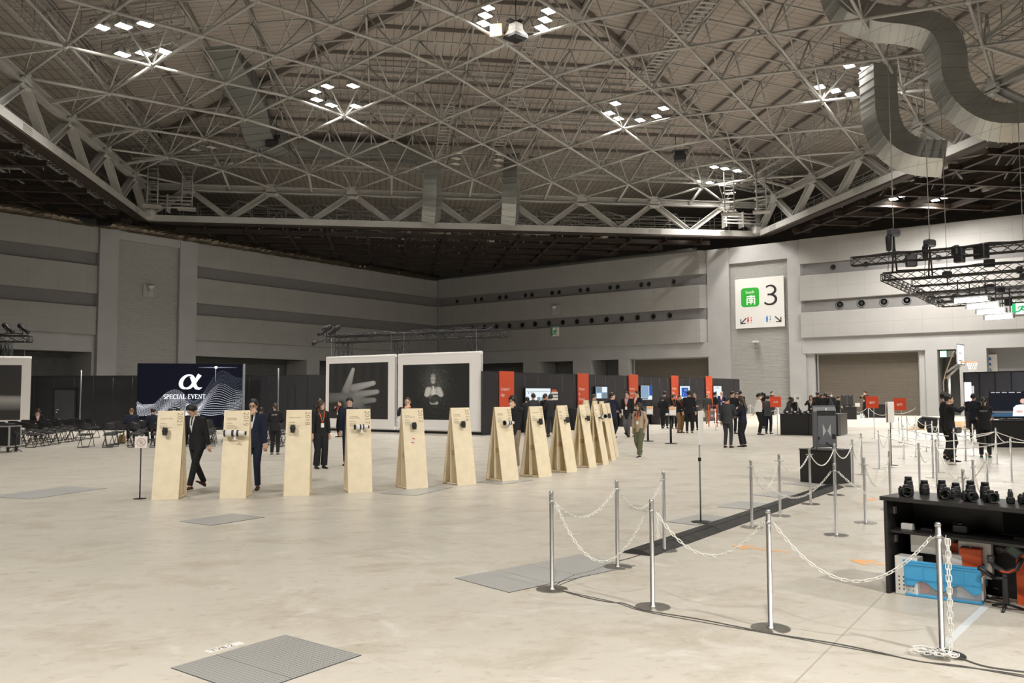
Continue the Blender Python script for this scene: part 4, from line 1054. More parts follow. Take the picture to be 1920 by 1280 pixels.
# ------------------------------------------------------------------ shelf unit with cameras
sa = at(1663, 1111); SHH = .85
q1 = at(1655, 930, SHH); q2 = at(1920, 954, SHH); q3 = at(1690, 919, SHH)
us = (q2-q1); us.z = 0; LS0 = us.length; us.normalize(); vb = V((-us.y, us.x, 0))
if vb.dot(q3-q1) < 0: vb = -vb
DS = max(.36, (q3-q1).dot(vb)); LS = 1.55
sh = thing('shelf_unit', 'black open-backed shelf counter at the right edge with cameras on top', 'shelf unit', (q1.x, q1.y, 0), math.atan2(us.y, us.x))
yb = 1 if (Rz(math.atan2(us.y, us.x)) @ V((0, 1, 0))).dot(vb) > 0 else -1
M_lam = mat('black wood laminate', (.022, .02, .02), .42, var=.2, vscale=8)
mb = MB(); mb.box((LS/2-.01, yb*DS/2, SHH-.0175), (LS+.03, DS+.03, .035), bev=.004); mb.build('worktop', M_lam, sh)
mb = MB(); mb.box((.02, yb*DS/2, SHH/2-.02), (.03, DS, SHH-.04)); mb.build('side_panel', M_lam, sh)
mb = MB(); mb.box((LS-.02, yb*DS/2, SHH/2-.02), (.03, DS, SHH-.04)); mb.build('side_panel', M_lam, sh)
mb = MB(); mb.box((LS/2, yb*(DS-.01), SHH/2-.02), (LS-.05, .018, SHH-.06)); mb.build('back_panel', M_lam, sh)
SZ = .545
mb = MB(); mb.box((LS/2, yb*(DS/2+.01), SZ), (LS-.06, DS-.06, .022)); mb.build('shelf', M_lam, sh)
mb = MB()
for z in (.72, .47): mb.box((.045, yb*.14, z), (.012, .045, .06))
mb.build('hinge', M_rail, sh)
def shp(u, v, z): return V((q1.x, q1.y, 0)) + us*u + vb*v + V((0, 0, z))
sang = math.atan2(us.y, us.x)
def camera(name, p, rz, label, lens_len=.09, group=None):
    """mirrorless camera with lens; local -y is the lens direction"""
    t = thing(name, label, 'camera', p, rz, group); z0 = .0
    mb = MB(); mb.box((0, 0, .042), (.125, .045, .078), bev=.012); mb.build('camera_body', M_blk2, t)
    mb = MB(); mb.box((0, -.002, .088), (.05, .05, .026), bev=.008); mb.build('viewfinder', M_blk2, t)
    mb = MB(); mb.box((-.05, -.03, .04), (.03, .035, .075), bev=.012); mb.build('grip', M_blk, t)
    mb = MB(); mb.lathe([(.03, .02), (.034, .03), (.036, lens_len*.5), (.041, lens_len*.55), (.041, lens_len), (.036, lens_len), (.034, lens_len-.012), (0, lens_len-.012)], 18, o=(0, 0, .045), ax=(0, -1, 0)); mb.build('lens', M_blk2, t)
    mb = MB(); mb.lathe([(.0365, lens_len*.3), (.038, lens_len*.32), (.038, lens_len*.46), (.0365, lens_len*.48)], 18, o=(0, 0, .045), ax=(0, -1, 0)); mb.build('focus_ring', M_blk, t)
    mb = MB(); mb.lathe([(0, lens_len-.011), (.034, lens_len-.011)], 16, o=(0, 0, .045), ax=(0, -1, 0)); mb.build('front_glass', M_glass, t)
    mb = MB(); mb.lathe([(.012, .08), (.012, .094), (0, .094)], 10, o=(.045, 0, 0)); mb.lathe([(.009, .08), (.009, .09), (0, .09)], 10, o=(-.045, -.01, 0)); mb.build('dial', M_dgrey, t)
    return t
def upright_lens(p, h, label):
    t = thing('camera_lens', label, 'lens', p, 0, 'spare lenses standing on the shelf unit')
    mb = MB(); mb.lathe([(0, 0), (.04, 0), (.041, .004), (.041, h*.5), (.039, h*.53), (.037, h*.72), (.034, h*.78), (.03, h*.8), (0, h*.8)], 20); mb.build('barrel', M_blk2, t)
    mb = MB()
    for z in (.12, .24, .36): mb.lathe([(.041, h*z), (.0425, h*z+.002), (.0425, h*z+.012), (.041, h*z+.014)], 20)
    mb.build('focus_ring', M_blk, t)
    mb = MB(); mb.lathe([(.031, h*.8), (.031, h), (.028, h+.003), (0, h+.003)], 18); mb.build('rear_cap', M_blk, t)
def on_top(x, y):
    p = at(x, y, SHH); return p
cf = facing(q1)
for x, y, rz, ll, lab in ((1699, 930, .1, .08, 'leftmost camera on the shelf unit, with a lens standing close behind'), (1776, 935, -.25, .08, 'second camera on the shelf unit, between two upright lenses'), (1818, 939, .25, .1, 'third camera on the shelf unit, with the wide lens tilted left'), (1858, 941, .1, .1, 'fourth camera on the shelf unit, right of an upright lens')):
    camera('camera', on_top(x, y), cf+rz, 'black ' + lab, ll, 'cameras lined up on the shelf unit')
for x, y, h, lab in ((1702, 925, .15, 'black upright lens behind the leftmost camera'), (1732, 927, .125, 'black upright lens standing alone between the first two cameras'), (1765, 929, .135, 'black upright lens behind the second camera, left side'), (1791, 931, .12, 'black upright lens behind the second camera, right side'), (1819, 934, .15, 'black upright lens behind the third camera'), (1846, 935, .14, 'black upright lens left of the fourth camera')):
    p = on_top(x, y) ; upright_lens(p + vb*.02, h, lab)
p = on_top(1895, 944); t = thing('camera_clamp', 'small black camera bracket with an upright arm on the shelf unit', 'bracket', p, cf)
mb = MB(); mb.box((0, 0, .028), (.06, .05, .056), bev=.008); mb.build('foot', M_blk, t); mb = MB(); mb.box((0, 0, .075), (.04, .03, .05), bev=.006); mb.tube([(0, 0, .06), (0, 0, .12)], .016, 8); mb.build('arm', M_blk2, t)
camera('camera', on_top(1925, 946), cf+.1, 'black camera body cut off by the right edge on the shelf unit', .05, 'cameras lined up on the shelf unit')
# things on the middle shelf
camera('camera', shp(.55, DS*.45, SZ+.012), sang+PI+.1, 'black camera seen from behind on the middle shelf', .1)
t = thing('white_box', 'small white carton on the middle shelf', 'box', shp(.14, DS*.3, SZ+.011), sang); mb = MB(); mb.box((0, 0, .025), (.1, .06, .05), bev=.003); mb.build('carton', M_paper, t); mb = MB(); mb.box((0, 0, .052), (.09, .05, .004)); mb.build('lid', M_white, t)
t = thing('monitor', 'black flat screen lying upright at the back of the middle shelf', 'monitor', shp(1.05, DS*.6, SZ+.011), sang); mb = MB(); mb.box((0, 0, .12), (.4, .02, .2), bev=.004); mb.build('casing', M_blk, t); mb = MB(); mb.box((0, yb*-.012, .12), (.38, .004, .18)); mb.build('display', mat('black display glass', (.004, .004, .005), .6, spec=.1), t); mb = MB(); mb.box((0, 0, .01), (.2, .1, .02)); mb.build('foot', M_blk, t)
t = thing('battery_charger', 'dark charger with a cable on the middle shelf', 'charger', shp(.3, DS*.35, SZ+.011), sang); mb = MB(); mb.box((0, 0, .012), (.1, .06, .024), bev=.004); mb.build('casing', M_blk2, t); mb = MB(); mb.tube([(.05, 0, .01), (.09, .02, .008), (.11, -.02, .02)], .004, 5); mb.build('cord', M_blk, t)
# cartons and the blue crate under the shelf
M_crate = mat('blue plastic crate', (.06, .36, .66), .42, var=.05); M_clear = mat('cloudy clear plastic', (.62, .66, .70), .25, alpha=.22)
M_kraft = mat('brown cardboard', (.45, .33, .2), .8); M_carton = mat('white carton', (.78, .77, .74), .6, var=.03)
def carton(label, p, d, m, rz=0, face=None, cat='box'):
    t = thing('carton', label, cat, p, sang+rz); mb = MB(); mb.box((0, 0, d[2]/2), d, bev=.004); mb.build('box', m, t)
    mb = MB(); mb.box((0, 0, d[2]+.001), (d[0]*.98, d[1]*.98, .002)); mb.build('lid', face or m, t); return t
CRA = math.atan2((at(1842, 1135)-at(1697, 1116)).y, (at(1842, 1135)-at(1697, 1116)).x) - sang
c0, c1 = at(1697, 1116), at(1842, 1135); cu = (c1-c0); CW = cu.length; cu.normalize(); cv = V((-cu.y, cu.x, 0)); cv = cv if cv.dot(vb) > 0 else -cv
CH, CD = .31, .34
ys = 1 if (Rz(sang+CRA) @ V((0, 1, 0))).dot(cv) > 0 else -1
cr = thing('storage_crate', 'blue and clear plastic folding crate packed with boxes under the shelf unit', 'crate', c0, sang+CRA)
mb = MB(); mb.box((CW/2, ys*CD/2, .013), (CW, CD, .026), bev=.006); mb.build('base_tray', M_crate, cr)
mb = MB()
for (x, y, w, d) in ((CW/2, .006, CW-.02, .006), (CW/2, CD-.006, CW-.02, .006), (.01, CD/2, .006, CD-.02), (CW-.01, CD/2, .006, CD-.02)): mb.box((x, ys*y, .13), (w, d, .22))
mb.build('clear_wall', M_clear, cr)
def wavy(front):
    n = 40; pts = []
    for k in range(n+1):
        u = k/n; z = .105 - .035*math.cos(u*PI*4.2) * (1 if .08 < u < .95 else .4); pts.append((u*CW, z))
    return [(0, CH-.02)] + pts + [(CW, CH-.02)]
mb = MB(); mb.prism(wavy(1), -.008, .004, T=lambda p: V((p.x, ys*p.z, p.y)))
mb.prism(wavy(1), CD-.004, CD+.008, T=lambda p: V((p.x, ys*p.z, p.y)))
mb.build('lid_flap', M_crate, cr)
mb = MB()
for x in (.01, CW*.27, CW*.55, CW*.78, CW-.01): mb.box((x, ys*-.011, CH-.1), (.006, .006, .16))
mb.box((CW/2, ys*-.011, CH-.03), (CW, .008, .012)); mb.box((CW/2, ys*-.011, CH-.155), (CW, .006, .006)); mb.box((.05, ys*-.012, .11), (.07, .01, .03), bev=.004); mb.build('rib', M_crate, cr)
mb = MB()
for y in (0, CD): mb.box((CW/2, ys*y, CH-.01), (CW+.01, .022, .02), bev=.004)
for x in (0, CW): mb.box((x, ys*CD/2, CH-.01), (.022, CD, .02), bev=.004)
mb.build('rim', M_crate, cr)
def crp(u, v, z): return c0 + cu*u + cv*v + V((0, 0, z))
for lab, u, v, d, m in (('orange red box seen through the clear side of the blue crate', CW*.22, .1, (.17, .12, .15), M_orange), ('brown and white box in the middle of the blue crate', CW*.42, .1, (.13, .12, .14), M_kraft), ('blue grey box inside the blue crate', CW*.62, .1, (.12, .12, .14), mat('blue grey carton', (.3, .33, .4), .6)), ('large white box at the right inside the blue crate', CW*.84, .11, (.2, .15, .19), M_carton)):
    carton(lab, crp(u, v+.02, .028), d, m, CRA)
carton('orange red box standing upright out of the blue crate', crp(CW*.85, .12, .19), (.17, .06, .25), M_orange, CRA, M_orange)
bx = carton('white box with red print standing in the blue crate, right of the orange one', crp(CW*.89, .24, .19), (.25, .14, .30), M_carton, CRA, M_kraft)
T = lambda p: V((p.x-.09, ys*-(.052+p.z*.2), p.y+.27))
text_mb('NEW', .03, T, .002).build('lettering', M_ink, bx) if False else None
mb = MB(); mb.box((.02, ys*-.072, .25), (.09, .002, .022)); mb.build('red_print', M_red, bx); mb = MB(); mb.box((-.07, ys*-.072, .255), (.06, .002, .008)); mb.build('dark_print', M_ink, bx)
carton('low white box standing in the blue crate, left of the orange one', crp(CW*.62, .14, .19), (.15, .12, .19), M_carton, CRA)
carton('flat orange red box on top behind the low white one', crp(CW*.60, .25, .19), (.18, .07, .27), M_orange, CRA)
bx = carton('large white carton on the left above the blue crate', shp(.30, DS*.5+.02, .36), (.30, .24, .16), M_carton, .03)
carton('dark flat carton under the large white one', shp(.30, DS*.5+.02, .0), (.2, .12, .355), M_blk, 0)
bx = carton('grey white carton with small printed icons at the left foot of the shelf unit', shp(.16, .12, .0), (.19, .14, .33), M_carton, .02)
mb = MB()
for r in range(4):
    for c in range(4): mb.box((-.06+.04*c, yb*-.071, .05+.035*r), (.012, .002, .014))
mb.build('printed_icon', M_ink, bx)
# gimbal with camera, cable heap, orange cartons
gp = at(1887, 1143); t = thing('camera_gimbal', 'black handheld gimbal holding a tilted camera on a small tripod', 'gimbal', gp, cf)
mb = MB()
for a in (.2, 2.3, 4.4): mb.tube([(0, 0, .05), (.13*math.cos(a), .13*math.sin(a), .008)], .012, 6)
mb.build('tripod_leg', M_blk, t)
mb = MB(); mb.box((0, 0, .15), (.045, .04, .22), bev=.01); mb.build('grip', M_blk2, t)
mb = MB(); mb.tube([(-.08, 0, .255), (-.01, 0, .25), (.03, 0, .25)], .014, 8); mb.tube([(-.08, 0, .255), (-.19, -.02, .33)], .02, 8); mb.build('side_handle', M_blk, t)
mb = MB(); mb.tube([(0, 0, .26), (0, .03, .3), (-.07, .05, .34), (-.1, .04, .4)], .022, 8); mb.lathe([(0, 0), (.034, 0), (.034, .05), (0, .05)], 14, o=(-.12, .02, .4), ax=(1, -.3, 0)); mb.tube([(0, .03, .29), (.09, .04, .33), (.13, .03, .42)], .02, 8); mb.build('gimbal_arm', M_dgrey, t)
mb = MB(); mb.tube([(-.04, -.02, .315), (.02, -.03, .308), (.07, -.02, .335)], .008, 6); mb.build('red_ring', M_red, t)
R = Matrix.Rotation(.65, 3, 'Y') @ Matrix.Rotation(.3, 3, 'X'); mb = MB(); c = V((.07, -.0, .49)); mb.box(c, (.13, .06, .1), 0, R, .012); mb.build('camera_body', M_blk2, t)
mb = MB(); mb.box(c + R @ V((.0, -.033, 0)), (.085, .008, .065), 0, R, .003); mb.build('camera_screen', mat('dark green screen glass', (.02, .05, .035), .2), t)
mb = MB(); mb.lathe([(0, 0), (.035, 0), (.04, .05), (.04, .1), (.03, .1), (0, .095)], 14, o=c + R @ V((-.03, .02, -.01)), ax=V((-.85, .35, -.25))); mb.build('camera_lens', M_blk, t)
hp = at(1880, 1116); mb = MB(); rr = random.Random(9)
M_wcab = mat('pale grey cable', (.62, .62, .6), .5)
t = thing('cable_heap', 'heap of pale grey cable behind the gimbal tripod', 'cable', (hp.x, hp.y, 0), cf)
for k in range(9):
    cx, cy, rx, ry = rr.uniform(-.04, .04), rr.uniform(-.03, .03), rr.uniform(.07, .14), rr.uniform(.05, .09); a0 = rr.uniform(0, 3)
    mb.tube([(cx+rx*math.cos(a0+j*.35), cy+ry*math.sin(a0+j*.35), .01+.012*k+.01*math.sin(j)) for j in range(18)], .005, 5)
mb.tube([(.05, 0, .05), (.1, .02, .2), (.08, .04, .33), (.03, .05, .4)], .005, 5); mb.tube([(-.06, -.05, .02), (-.03, -.09, .1), (-.02, -.02, .15), (.0, .05, .14)], .005, 5)
mb.build('cable_coil', M_wcab, t)
carton('orange red carton on the floor behind the gimbal', at(1902, 1108), (.22, .2, .26), M_orange, 0)
carton('tall orange red carton cut off by the right edge', at(1942, 1132), (.2, .25, .44), M_orange, 0)
# ------------------------------------------------------------------ folding chairs
M_vinyl = mat('black vinyl', (.018, .018, .02), .38); M_ctube = mat('black enamelled tube', (.03, .03, .032), .3, .3); M_cap = mat('bright chrome cap', (.8, .8, .8), .15, .9)
def make_chair():
    t = thing('folding_chair', 'black steel folding chair with vinyl seat in the audience rows', 'chair', (0, 0, 0))
    w = .2
    mb = MB(); R = Matrix.Rotation(.09, 3, 'X'); mb.box((0, .02, .43), (.4, .38, .035), 0, R, .014); mb.build('seat', M_vinyl, t)
    n = 8; rings = []
    for k in range(n+1):
        x = -.2 + .4*k/n; c = -.035*(1-(x/.2)**2); rings.append([V((x, -.235+c+dy, z)) for dy, z in ((-.012, .63), (.012, .63), (.006, .8), (-.014, .8))])
    mb = MB(); mb.loft(rings, 0, False); mb.build('backrest', M_vinyl, t)
    mb = MB(); mb.tube([(-w, .22, .012), (-w, .2, .05), (-w, -.0, .45), (-w, -.235, .77), (-w+.03, -.245, .805), (w-.03, -.245, .805), (w, -.235, .77), (w, 0, .45), (w, .2, .05), (w, .22, .012)], .0115, 6); mb.tube([(-w, .22, .012), (w, .22, .012)], .0115, 6); mb.build('front_leg_frame', M_ctube, t)
    mb = MB(); mb.tube([(-w+.025, -.25, .012), (-w+.025, -.23, .05), (-w+.025, .1, .42), (w-.025, .1, .42), (w-.025, -.23, .05), (w-.025, -.25, .012), (-w+.025, -.25, .012)], .0115, 6); mb.build('rear_leg_frame', M_ctube, t)
    for s in (-1, 1):
        mb = MB(); mb.lathe([(0, 0), (.02, 0), (.018, .012), (0, .014)], 8, o=(s*w, -.08, .555), ax=(s, 0, 0)); mb.lathe([(0, 0), (.018, 0), (0, .01)], 8, o=(s*w, .02, .45), ax=(s, 0, 0)); mb.build('hinge_cap', M_cap, t)
    return t
ch0 = make_chair(); kids = children_map(); FW = V((math.sin(YAW), math.cos(YAW), 0)); RW = V((math.cos(YAW), -math.sin(YAW), 0)); rr = random.Random(21)
o0 = at(162, 838); first = True; CH = {}
for r in range(6):
    for c in range(9):
        p = o0 + RW*(c*.83 + (.0, .42, .2, .62, .32, .1)[r] + rr.uniform(-.05, .05)) + FW*(r*.92 + rr.uniform(-.05, .05)); CH[(r, c)] = p
        rz = -YAW - .03*(c-4) + rr.uniform(-.06, .06)
        lab, gp = 'folding chair behind the plywood stands, %s row from the viewer, %s from the aisle' % (ORD[r], ORD[c]), 'folding chairs in the right block'
        if first: ch0.location = p; ch0.rotation_euler.z = rz; ch0['label'] = lab; ch0['group'] = gp; first = False
        else: copy_tree(ch0, p, rz, lab, gp, kids)
fl = (at(136, 827)-at(67, 838)); fl.z = 0; sp_ = fl.length/3; fl.normalize(); rl = V((fl.y, -fl.x, 0)); o1 = at(67, 838); LB = {}
for r in range(6):
    for c in range(4):
        p = o1 + fl*(sp_*r + rr.uniform(-.05, .05)) - rl*(.66*c + rr.uniform(-.04, .04)); LB[(r, c)] = p
        copy_tree(ch0, p, math.atan2(fl.y, fl.x)-PI/2-.25 + rr.uniform(-.06, .06), 'folding chair beside the forearm banner, %s row from the viewer, %s from the aisle' % (ORD[r], ORD[c]), 'folding chairs in the left block', kids)
# flight case and bits near the chairs
p = at(12, 847); t = thing('flight_case', 'black equipment rack case with metal edges on castors at the left edge', 'flight case', p, -YAW)
mb = MB(); mb.box((-.1, 0, .5), (.7, .6, .62), bev=.02); mb.build('body', M_blk, t)
mb = MB()
for sx in (-.45, .25):
    for sy in (-.3, .3): mb.box((sx, sy, .5), (.05, .05, .64), bev=.01)
for z in (.19, .81): mb.box((-.1, -.3, z), (.7, .04, .04)); mb.box((.25, 0, z), (.04, .6, .04))
mb.build('edge_trim', M_rail, t)
for s in (-.38, .18):
    for y in (-.22, .22):
        mb = MB(); mb.lathe([(0, -.02), (.055, -.02), (.055, .02), (0, .02)], 12, o=(s, y, .056), ax=(1, 0, 0)); mb.box((s, y, .14), (.06, .08, .07)); mb.build('castor', M_blk2, t)
mb = MB(); mb.box((0, 0, .86), (.3, .3, .08), bev=.01); mb.build('console', M_dgrey, t)
p = at(29, 847); t = thing('microphone_stand', 'short black stand beside the equipment case at the left edge', 'stand', p, 0)
mb = MB()
for k in range(3): mb.tube([(0, 0, .12), (.2*math.cos(k*2.1), .2*math.sin(k*2.1), .01)], .012, 5)
mb.build('tripod', M_blk, t); mb = MB(); mb.tube([(0, 0, .1), (0, 0, .55)], .015, 6); mb.build('pole', M_blk, t); mb = MB(); mb.box((-.02, 0, .58), (.16, .1, .1), 0, Matrix.Rotation(.4, 3, 'Y'), .02); mb.build('head', M_blk2, t)
p = CH[(2, 0)] + RW*.12 + FW*.1; t = thing('handbag', 'small tan bag standing on the floor among the folding chairs', 'bag', (p.x, p.y, 0), -YAW); mb = MB(); mb.box((0, 0, .17), (.26, .14, .33), bev=.06); mb.build('body', mat('tan leather', (.40, .28, .12), .6), t); mb = MB(); mb.tube([(-.08, 0, .3), (-.07, 0, .42), (.07, 0, .42), (.08, 0, .3)], .012, 6); mb.build('handle', mat('tan leather', (0, 0, 0)), t)
# ------------------------------------------------------------------ sign stands
M_redsign = mat('bright red sign board', (.72, .07, .015), .45)
def sign_stand(name, label, x, yb, bw, bh, zt, board, rz=0, pole=M_chrome, disc=.13, off=(0, 0)):
    p = at(x, yb); t = thing(name, label, 'sign', p, facing(p)+rz)
    mb = MB(); mb.lathe([(disc, 0), (disc, .008), (.02, .014), (0, .014)], 20); mb.build('base_plate', M_steelb if pole is M_chrome else M_blk, t)
    mb = MB(); mb.tube([(0, .015, .01), (0, .015, zt-bh*.5)], .011, 8); mb.build('pole', pole, t)
    mb = MB(); mb.box((off[0], -.008, zt-bh/2), (bw, .014, bh), bev=.003); mb.build('board', board, t)
    return t, plane_T((off[0]-bw/2, -.016, zt-bh), (1, 0, 0), (0, 0, 1))
t, T = sign_stand('notice_stand', 'small white no touching notice on a thin black pole at the left', 262, 935, .2, .2, 1.065, M_paper, 0, M_blk, .105)
mb = MB(); n = 28; c = V((.1, .1, .001)); M_redl = mat('red print line', (.55, .08, .06), .6)
def ring(mb, T, c, r0, r1, n=28, sy=1):
    for k in range(n):
        a, b = 2*PI*k/n, 2*PI*(k+1)/n; mb.quad(*[T(c + V((r*math.cos(q), r*sy*math.sin(q), 0))) for r, q in ((r0, a), (r1, a), (r1, b), (r0, b))])
def stroke(mb, T, a, b, w, z=.001):
    a, b = V((*a, z)), V((*b, z)); d = (b-a).normalized(); q = V((-d.y, d.x, 0))*w/2; mb.quad(*[T(p) for p in (a-q, b-q, b+q, a+q)])
ring(mb, T, c, .062, .07); stroke(mb, T, (.055, .145), (.145, .055), .007, .002); mb.build('prohibition_ring', M_redl, t)
mb = MB(); 
for a, b in (((.075, .09), (.07, .125)), ((.088, .1), (.088, .145)), ((.102, .1), (.102, .148)), ((.115, .1), (.116, .142)), ((.127, .095), (.13, .125))): stroke(mb, T, a, b, .009)
stroke(mb, T, (.1, .06), (.1, .105), .045); mb.build('hand_symbol', mat('grey print', (.55, .54, .52), .6), t)
def kanji(mb, T, ch, x, y, h, w):
    S = {'入': [((.5, .95), (.45, .6)), ((.45, .6), (.05, .05)), ((.45, .75), (.95, .05)), ((.25, .93), (.52, .93))], '口': [((.12, .85), (.12, .05)), ((.88, .85), (.88, .05)), ((.1, .82), (.9, .82)), ((.1, .13), (.9, .13))],
         '出': [((.5, 1), (.5, .05)), ((.15, .85), (.15, .52)), ((.85, .85), (.85, .52)), ((.12, .54), (.88, .54)), ((.05, .42), (.05, .05)), ((.95, .42), (.95, .05)), ((.02, .08), (.98, .08))],
         '南': [((.5, 1), (.5, .7)), ((.05, .86), (.95, .86)), ((.1, .68), (.1, .0)), ((.9, .68), (.9, .0)), ((.07, .66), (.93, .66)), ((.36, .6), (.42, .48)), ((.64, .6), (.58, .48)), ((.26, .44), (.74, .44)), ((.22, .26), (.78, .26)), ((.5, .46), (.5, .04))]}[ch]
    for k, (a, b) in enumerate(S): stroke(mb, T, (x+a[0]*h, y+a[1]*h), (x+b[0]*h, y+b[1]*h), w, .001+.0004*k)
for x, yb, w, zt, tx, lab in ((1458, 815, .44, 1.61, '入口', 'red square entrance sign on a steel stand beside the long black counter'), (1640, 822, .45, 1.62, '出口', 'red square exit sign on a steel stand, left of the two before the brown shutter'), (1692, 828, .43, 1.56, '出口', 'red square exit sign on a stand, right of the two before the brown shutter')):
    t, T = sign_stand('direction_sign', lab, x, yb, w, w*1.02, zt, M_redsign, .0 if tx == '入口' else .1, off=(-.05 if tx == '入口' else -.05, 0)); mb = MB()
    for k, ch in enumerate(tx): kanji(mb, T, ch, w*.29+k*w*.22, w*.40, w*.19, w*.032)
    mb.build('lettering', M_let, t)
t, T = sign_stand('notice_board', 'white notice board seen edge-on on a tall grey stand by the cable ramp', 1316, 979, .4, .46, 1.53, M_paper, 1.42, M_alu, .15, (0, 0)); mb = MB(); mb.box((0, .015, .86), (.03, .04, .05)); mb.build('clamp', M_blk, t)
t, T = sign_stand('notice_board', 'white and red notice board seen edge-on behind the large grey monitor', 1673, 872, .5, .5, 1.54, M_paper, 1.3, M_blk, .14, (0, 0)); mb = MB(); mb.box((0, .04, 1.29), (.5, .014, .5)); mb.build('rear_board', mat('pinkish board', (.75, .6, .55), .6), t)
t, T = sign_stand('small_sign', 'small white square sign with a black mark behind the bending visitors', 1497, 806, .34, .34, 1.67, M_paper, 0, M_chrome, .13); mb = MB(); mb.quad(*[T(V(q)) for q in ((.12, .12, .002), (.22, .12, .002), (.22, .22, .002), (.12, .22, .002))]); mb.build('black_mark', M_blk, t); mb = MB(); stroke(mb, T, (.17, .135), (.17, .205), .016, .003); mb.build('white_mark', M_paper, t)
# ------------------------------------------------------------------ high tables
for x, y, lab in ((1258, 831.5, 'black pedestal table with a leaflet rack, right of the woman in green trousers'), (1215, 827, 'black pedestal table with a leaflet rack, just behind the woman in green trousers')):
    p = at(x, y); t = thing('pedestal_table', lab, 'table', p, facing(p)-.2)
    mb = MB(); mb.lathe([(.22, 0), (.22, .015), (.06, .03), (0, .03)], 24); mb.build('base', M_blk, t); mb = MB(); mb.tube([(0, 0, .03), (0, 0, .96)], .04, 12); mb.build('column', M_blk, t); mb = MB(); mb.box((0, 0, .975), (.42, .38, .03), bev=.01); mb.build('table_top', M_blk, t)
    W = world_of(t); l = thing('leaflet_rack', 'orange and white leaflet rack on the ' + ('right' if x > 1230 else 'left') + ' black pedestal table', 'leaflet holder', W @ V((.08, 0, .99)), facing(p)-.2)
    R = Matrix.Rotation(-.2, 3, 'X'); mb = MB(); mb.box((0, .0, .15), (.23, .02, .3), 0, R); mb.build('board', M_paper, l); mb = MB(); mb.box((0, -.014, .25), (.21, .006, .07), 0, R); mb.box((.02, .006, .12), (.09, .04, .09), 0, R); mb.build('orange_print', M_otape, l)
    if x > 1230:
        b = thing('tissue_box', 'small white box on the right black pedestal table', 'box', W @ V((-.12, 0, .99)), facing(p)); mb = MB(); mb.box((0, 0, .035), (.1, .07, .07), bev=.006); mb.build('box', M_paper, b); mb = MB(); mb.box((0, 0, .0715), (.05, .03, .003)); mb.build('slot', M_ink, b)
# ------------------------------------------------------------------ plinth with monitor
a0, a1 = at(1500, 903), at(1561, 909); lx = (a1-a0); ang = math.atan2(lx.y, lx.x); lw = lx.length; back = V((-math.sin(ang), math.cos(ang), 0)); PD = .64
t = thing('display_plinth', 'black cloth-covered plinth carrying the large grey monitor', 'plinth', a0, ang); PH = .64
mb = MB(); mb.box((lw/2, PD/2, PH/2), (lw, PD, PH), bev=.01); mb.build('body', M_blk, t); mb = MB(); mb.box((lw/2, PD/2, PH+.008), (lw+.02, PD+.02, .02), bev=.004); mb.build('top', M_blk2, t)
pl, pr_ = at(1537, 832, PH+.02), at(1573, 834, PH+.02); c = a0 + (lx/lw)*(lw*.56) + back*.26; c.z = PH+.018; mang = facing(c)+.25
t = thing('monitor', 'large grey monitor seen from behind standing upright on the black plinth', 'monitor', c, mang); M_mgrey = mat('dark grey monitor plastic', (.075, .08, .09), .4)
MW, MH = .43, .86
prof = [(-.05, .04), (-.05, MH-.0), (.0, MH), (.045, MH-.03), (.07, MH-.12), (.07, .04)]
mb = MB(); mb.prism(prof, -MW/2, MW/2, T=lambda p: V((p.z, -p.x+.02, p.y))); mb.build('rear_casing', M_mgrey, t)
mb = MB(); mb.box((.03, -.053, MH*.44), (MW*.8, .01, MH*.66), bev=.004); mb.build('rear_cover', mat('mid grey monitor plastic', (.10, .105, .115), .45), t)
mb = MB(); mb.box((.03, -.056, MH*.83), (MW*.8, .014, .09)); mb.box((.16, -.058, .25), (.07, .012, .1)); mb.box((-.12, -.06, .22), (.03, .02, .05)); mb.build('vent_panel', M_blk, t)
mb = MB(); Tm = lambda p: V((p.x, -.0595, p.y))
for s in (-1, 1): mb.add([Tm(V((.03+s*.085*.9, .25, 0))), Tm(V((.03+s*.012, .36, 0))), Tm(V((.03+s*.085*.9, .5, 0)))], [(0, 1, 2) if s > 0 else (2, 1, 0)])
mb.build('emblem', mat('light grey emblem', (.36, .37, .38), .5), t)
mb = MB(); mb.box((.02, -.078, MH*.915), (.02, .006, .045), 0, Matrix.Rotation(.15, 3, 'Y')); mb.build('maker_mark', M_paper, t)
mb = MB()
for s in (-1, 1): mb.tube([(s*.16, .02, .06), (s*.2, -.14, .012), (s*.2, -.17, .012)], .012, 6); mb.tube([(s*.16, .02, .06), (s*.2, .2, .012)], .012, 6)
mb.build('foot', M_blk2, t)
mb = MB(); mb.tube([(.0, -.05, .15), (.1, -.12, .06), (.14, -.2, .01)], .006, 5); mb.build('cord', M_blk, t)
# ------------------------------------------------------------------ long black counters and staff tables
k0, k1, k2 = at(1463, 815), at(1572, 817.5), at(1605, 813); kx = (k1-k0); ka = math.atan2(kx.y, kx.x); kl = kx.length; kb = V((-math.sin(ka), math.cos(ka), 0))
for nm, o, ln, dp, lab in (('front', k0, kl, .6, 'long black counter with white lenses standing on it'), ('side', k0 + kb*.62 + (kx/kl)*(kl-.62), .6, 1.5, 'black side counter with a sheen on its end, right of the grey monitor')):
    t = thing('reception_counter', lab, 'counter', o, ka); n = 2 if nm == 'front' else 1
    for k in range(n):
        mb = MB(); mb.box((ln*(k+.5)/n, dp/2, .43), (ln/n-.012, dp, .86), bev=.008); mb.build('front_panel', M_dgrey if nm == 'side' else M_blk, t)
    mb = MB(); mb.box((ln/2, dp/2, .875), (ln+.02, dp+.02, .03), bev=.006); mb.build('counter_top', M_blk, t)
ctop = .891
def on_counter(u, v): return k0 + (kx/kl)*u + kb*v + V((0, 0, ctop))
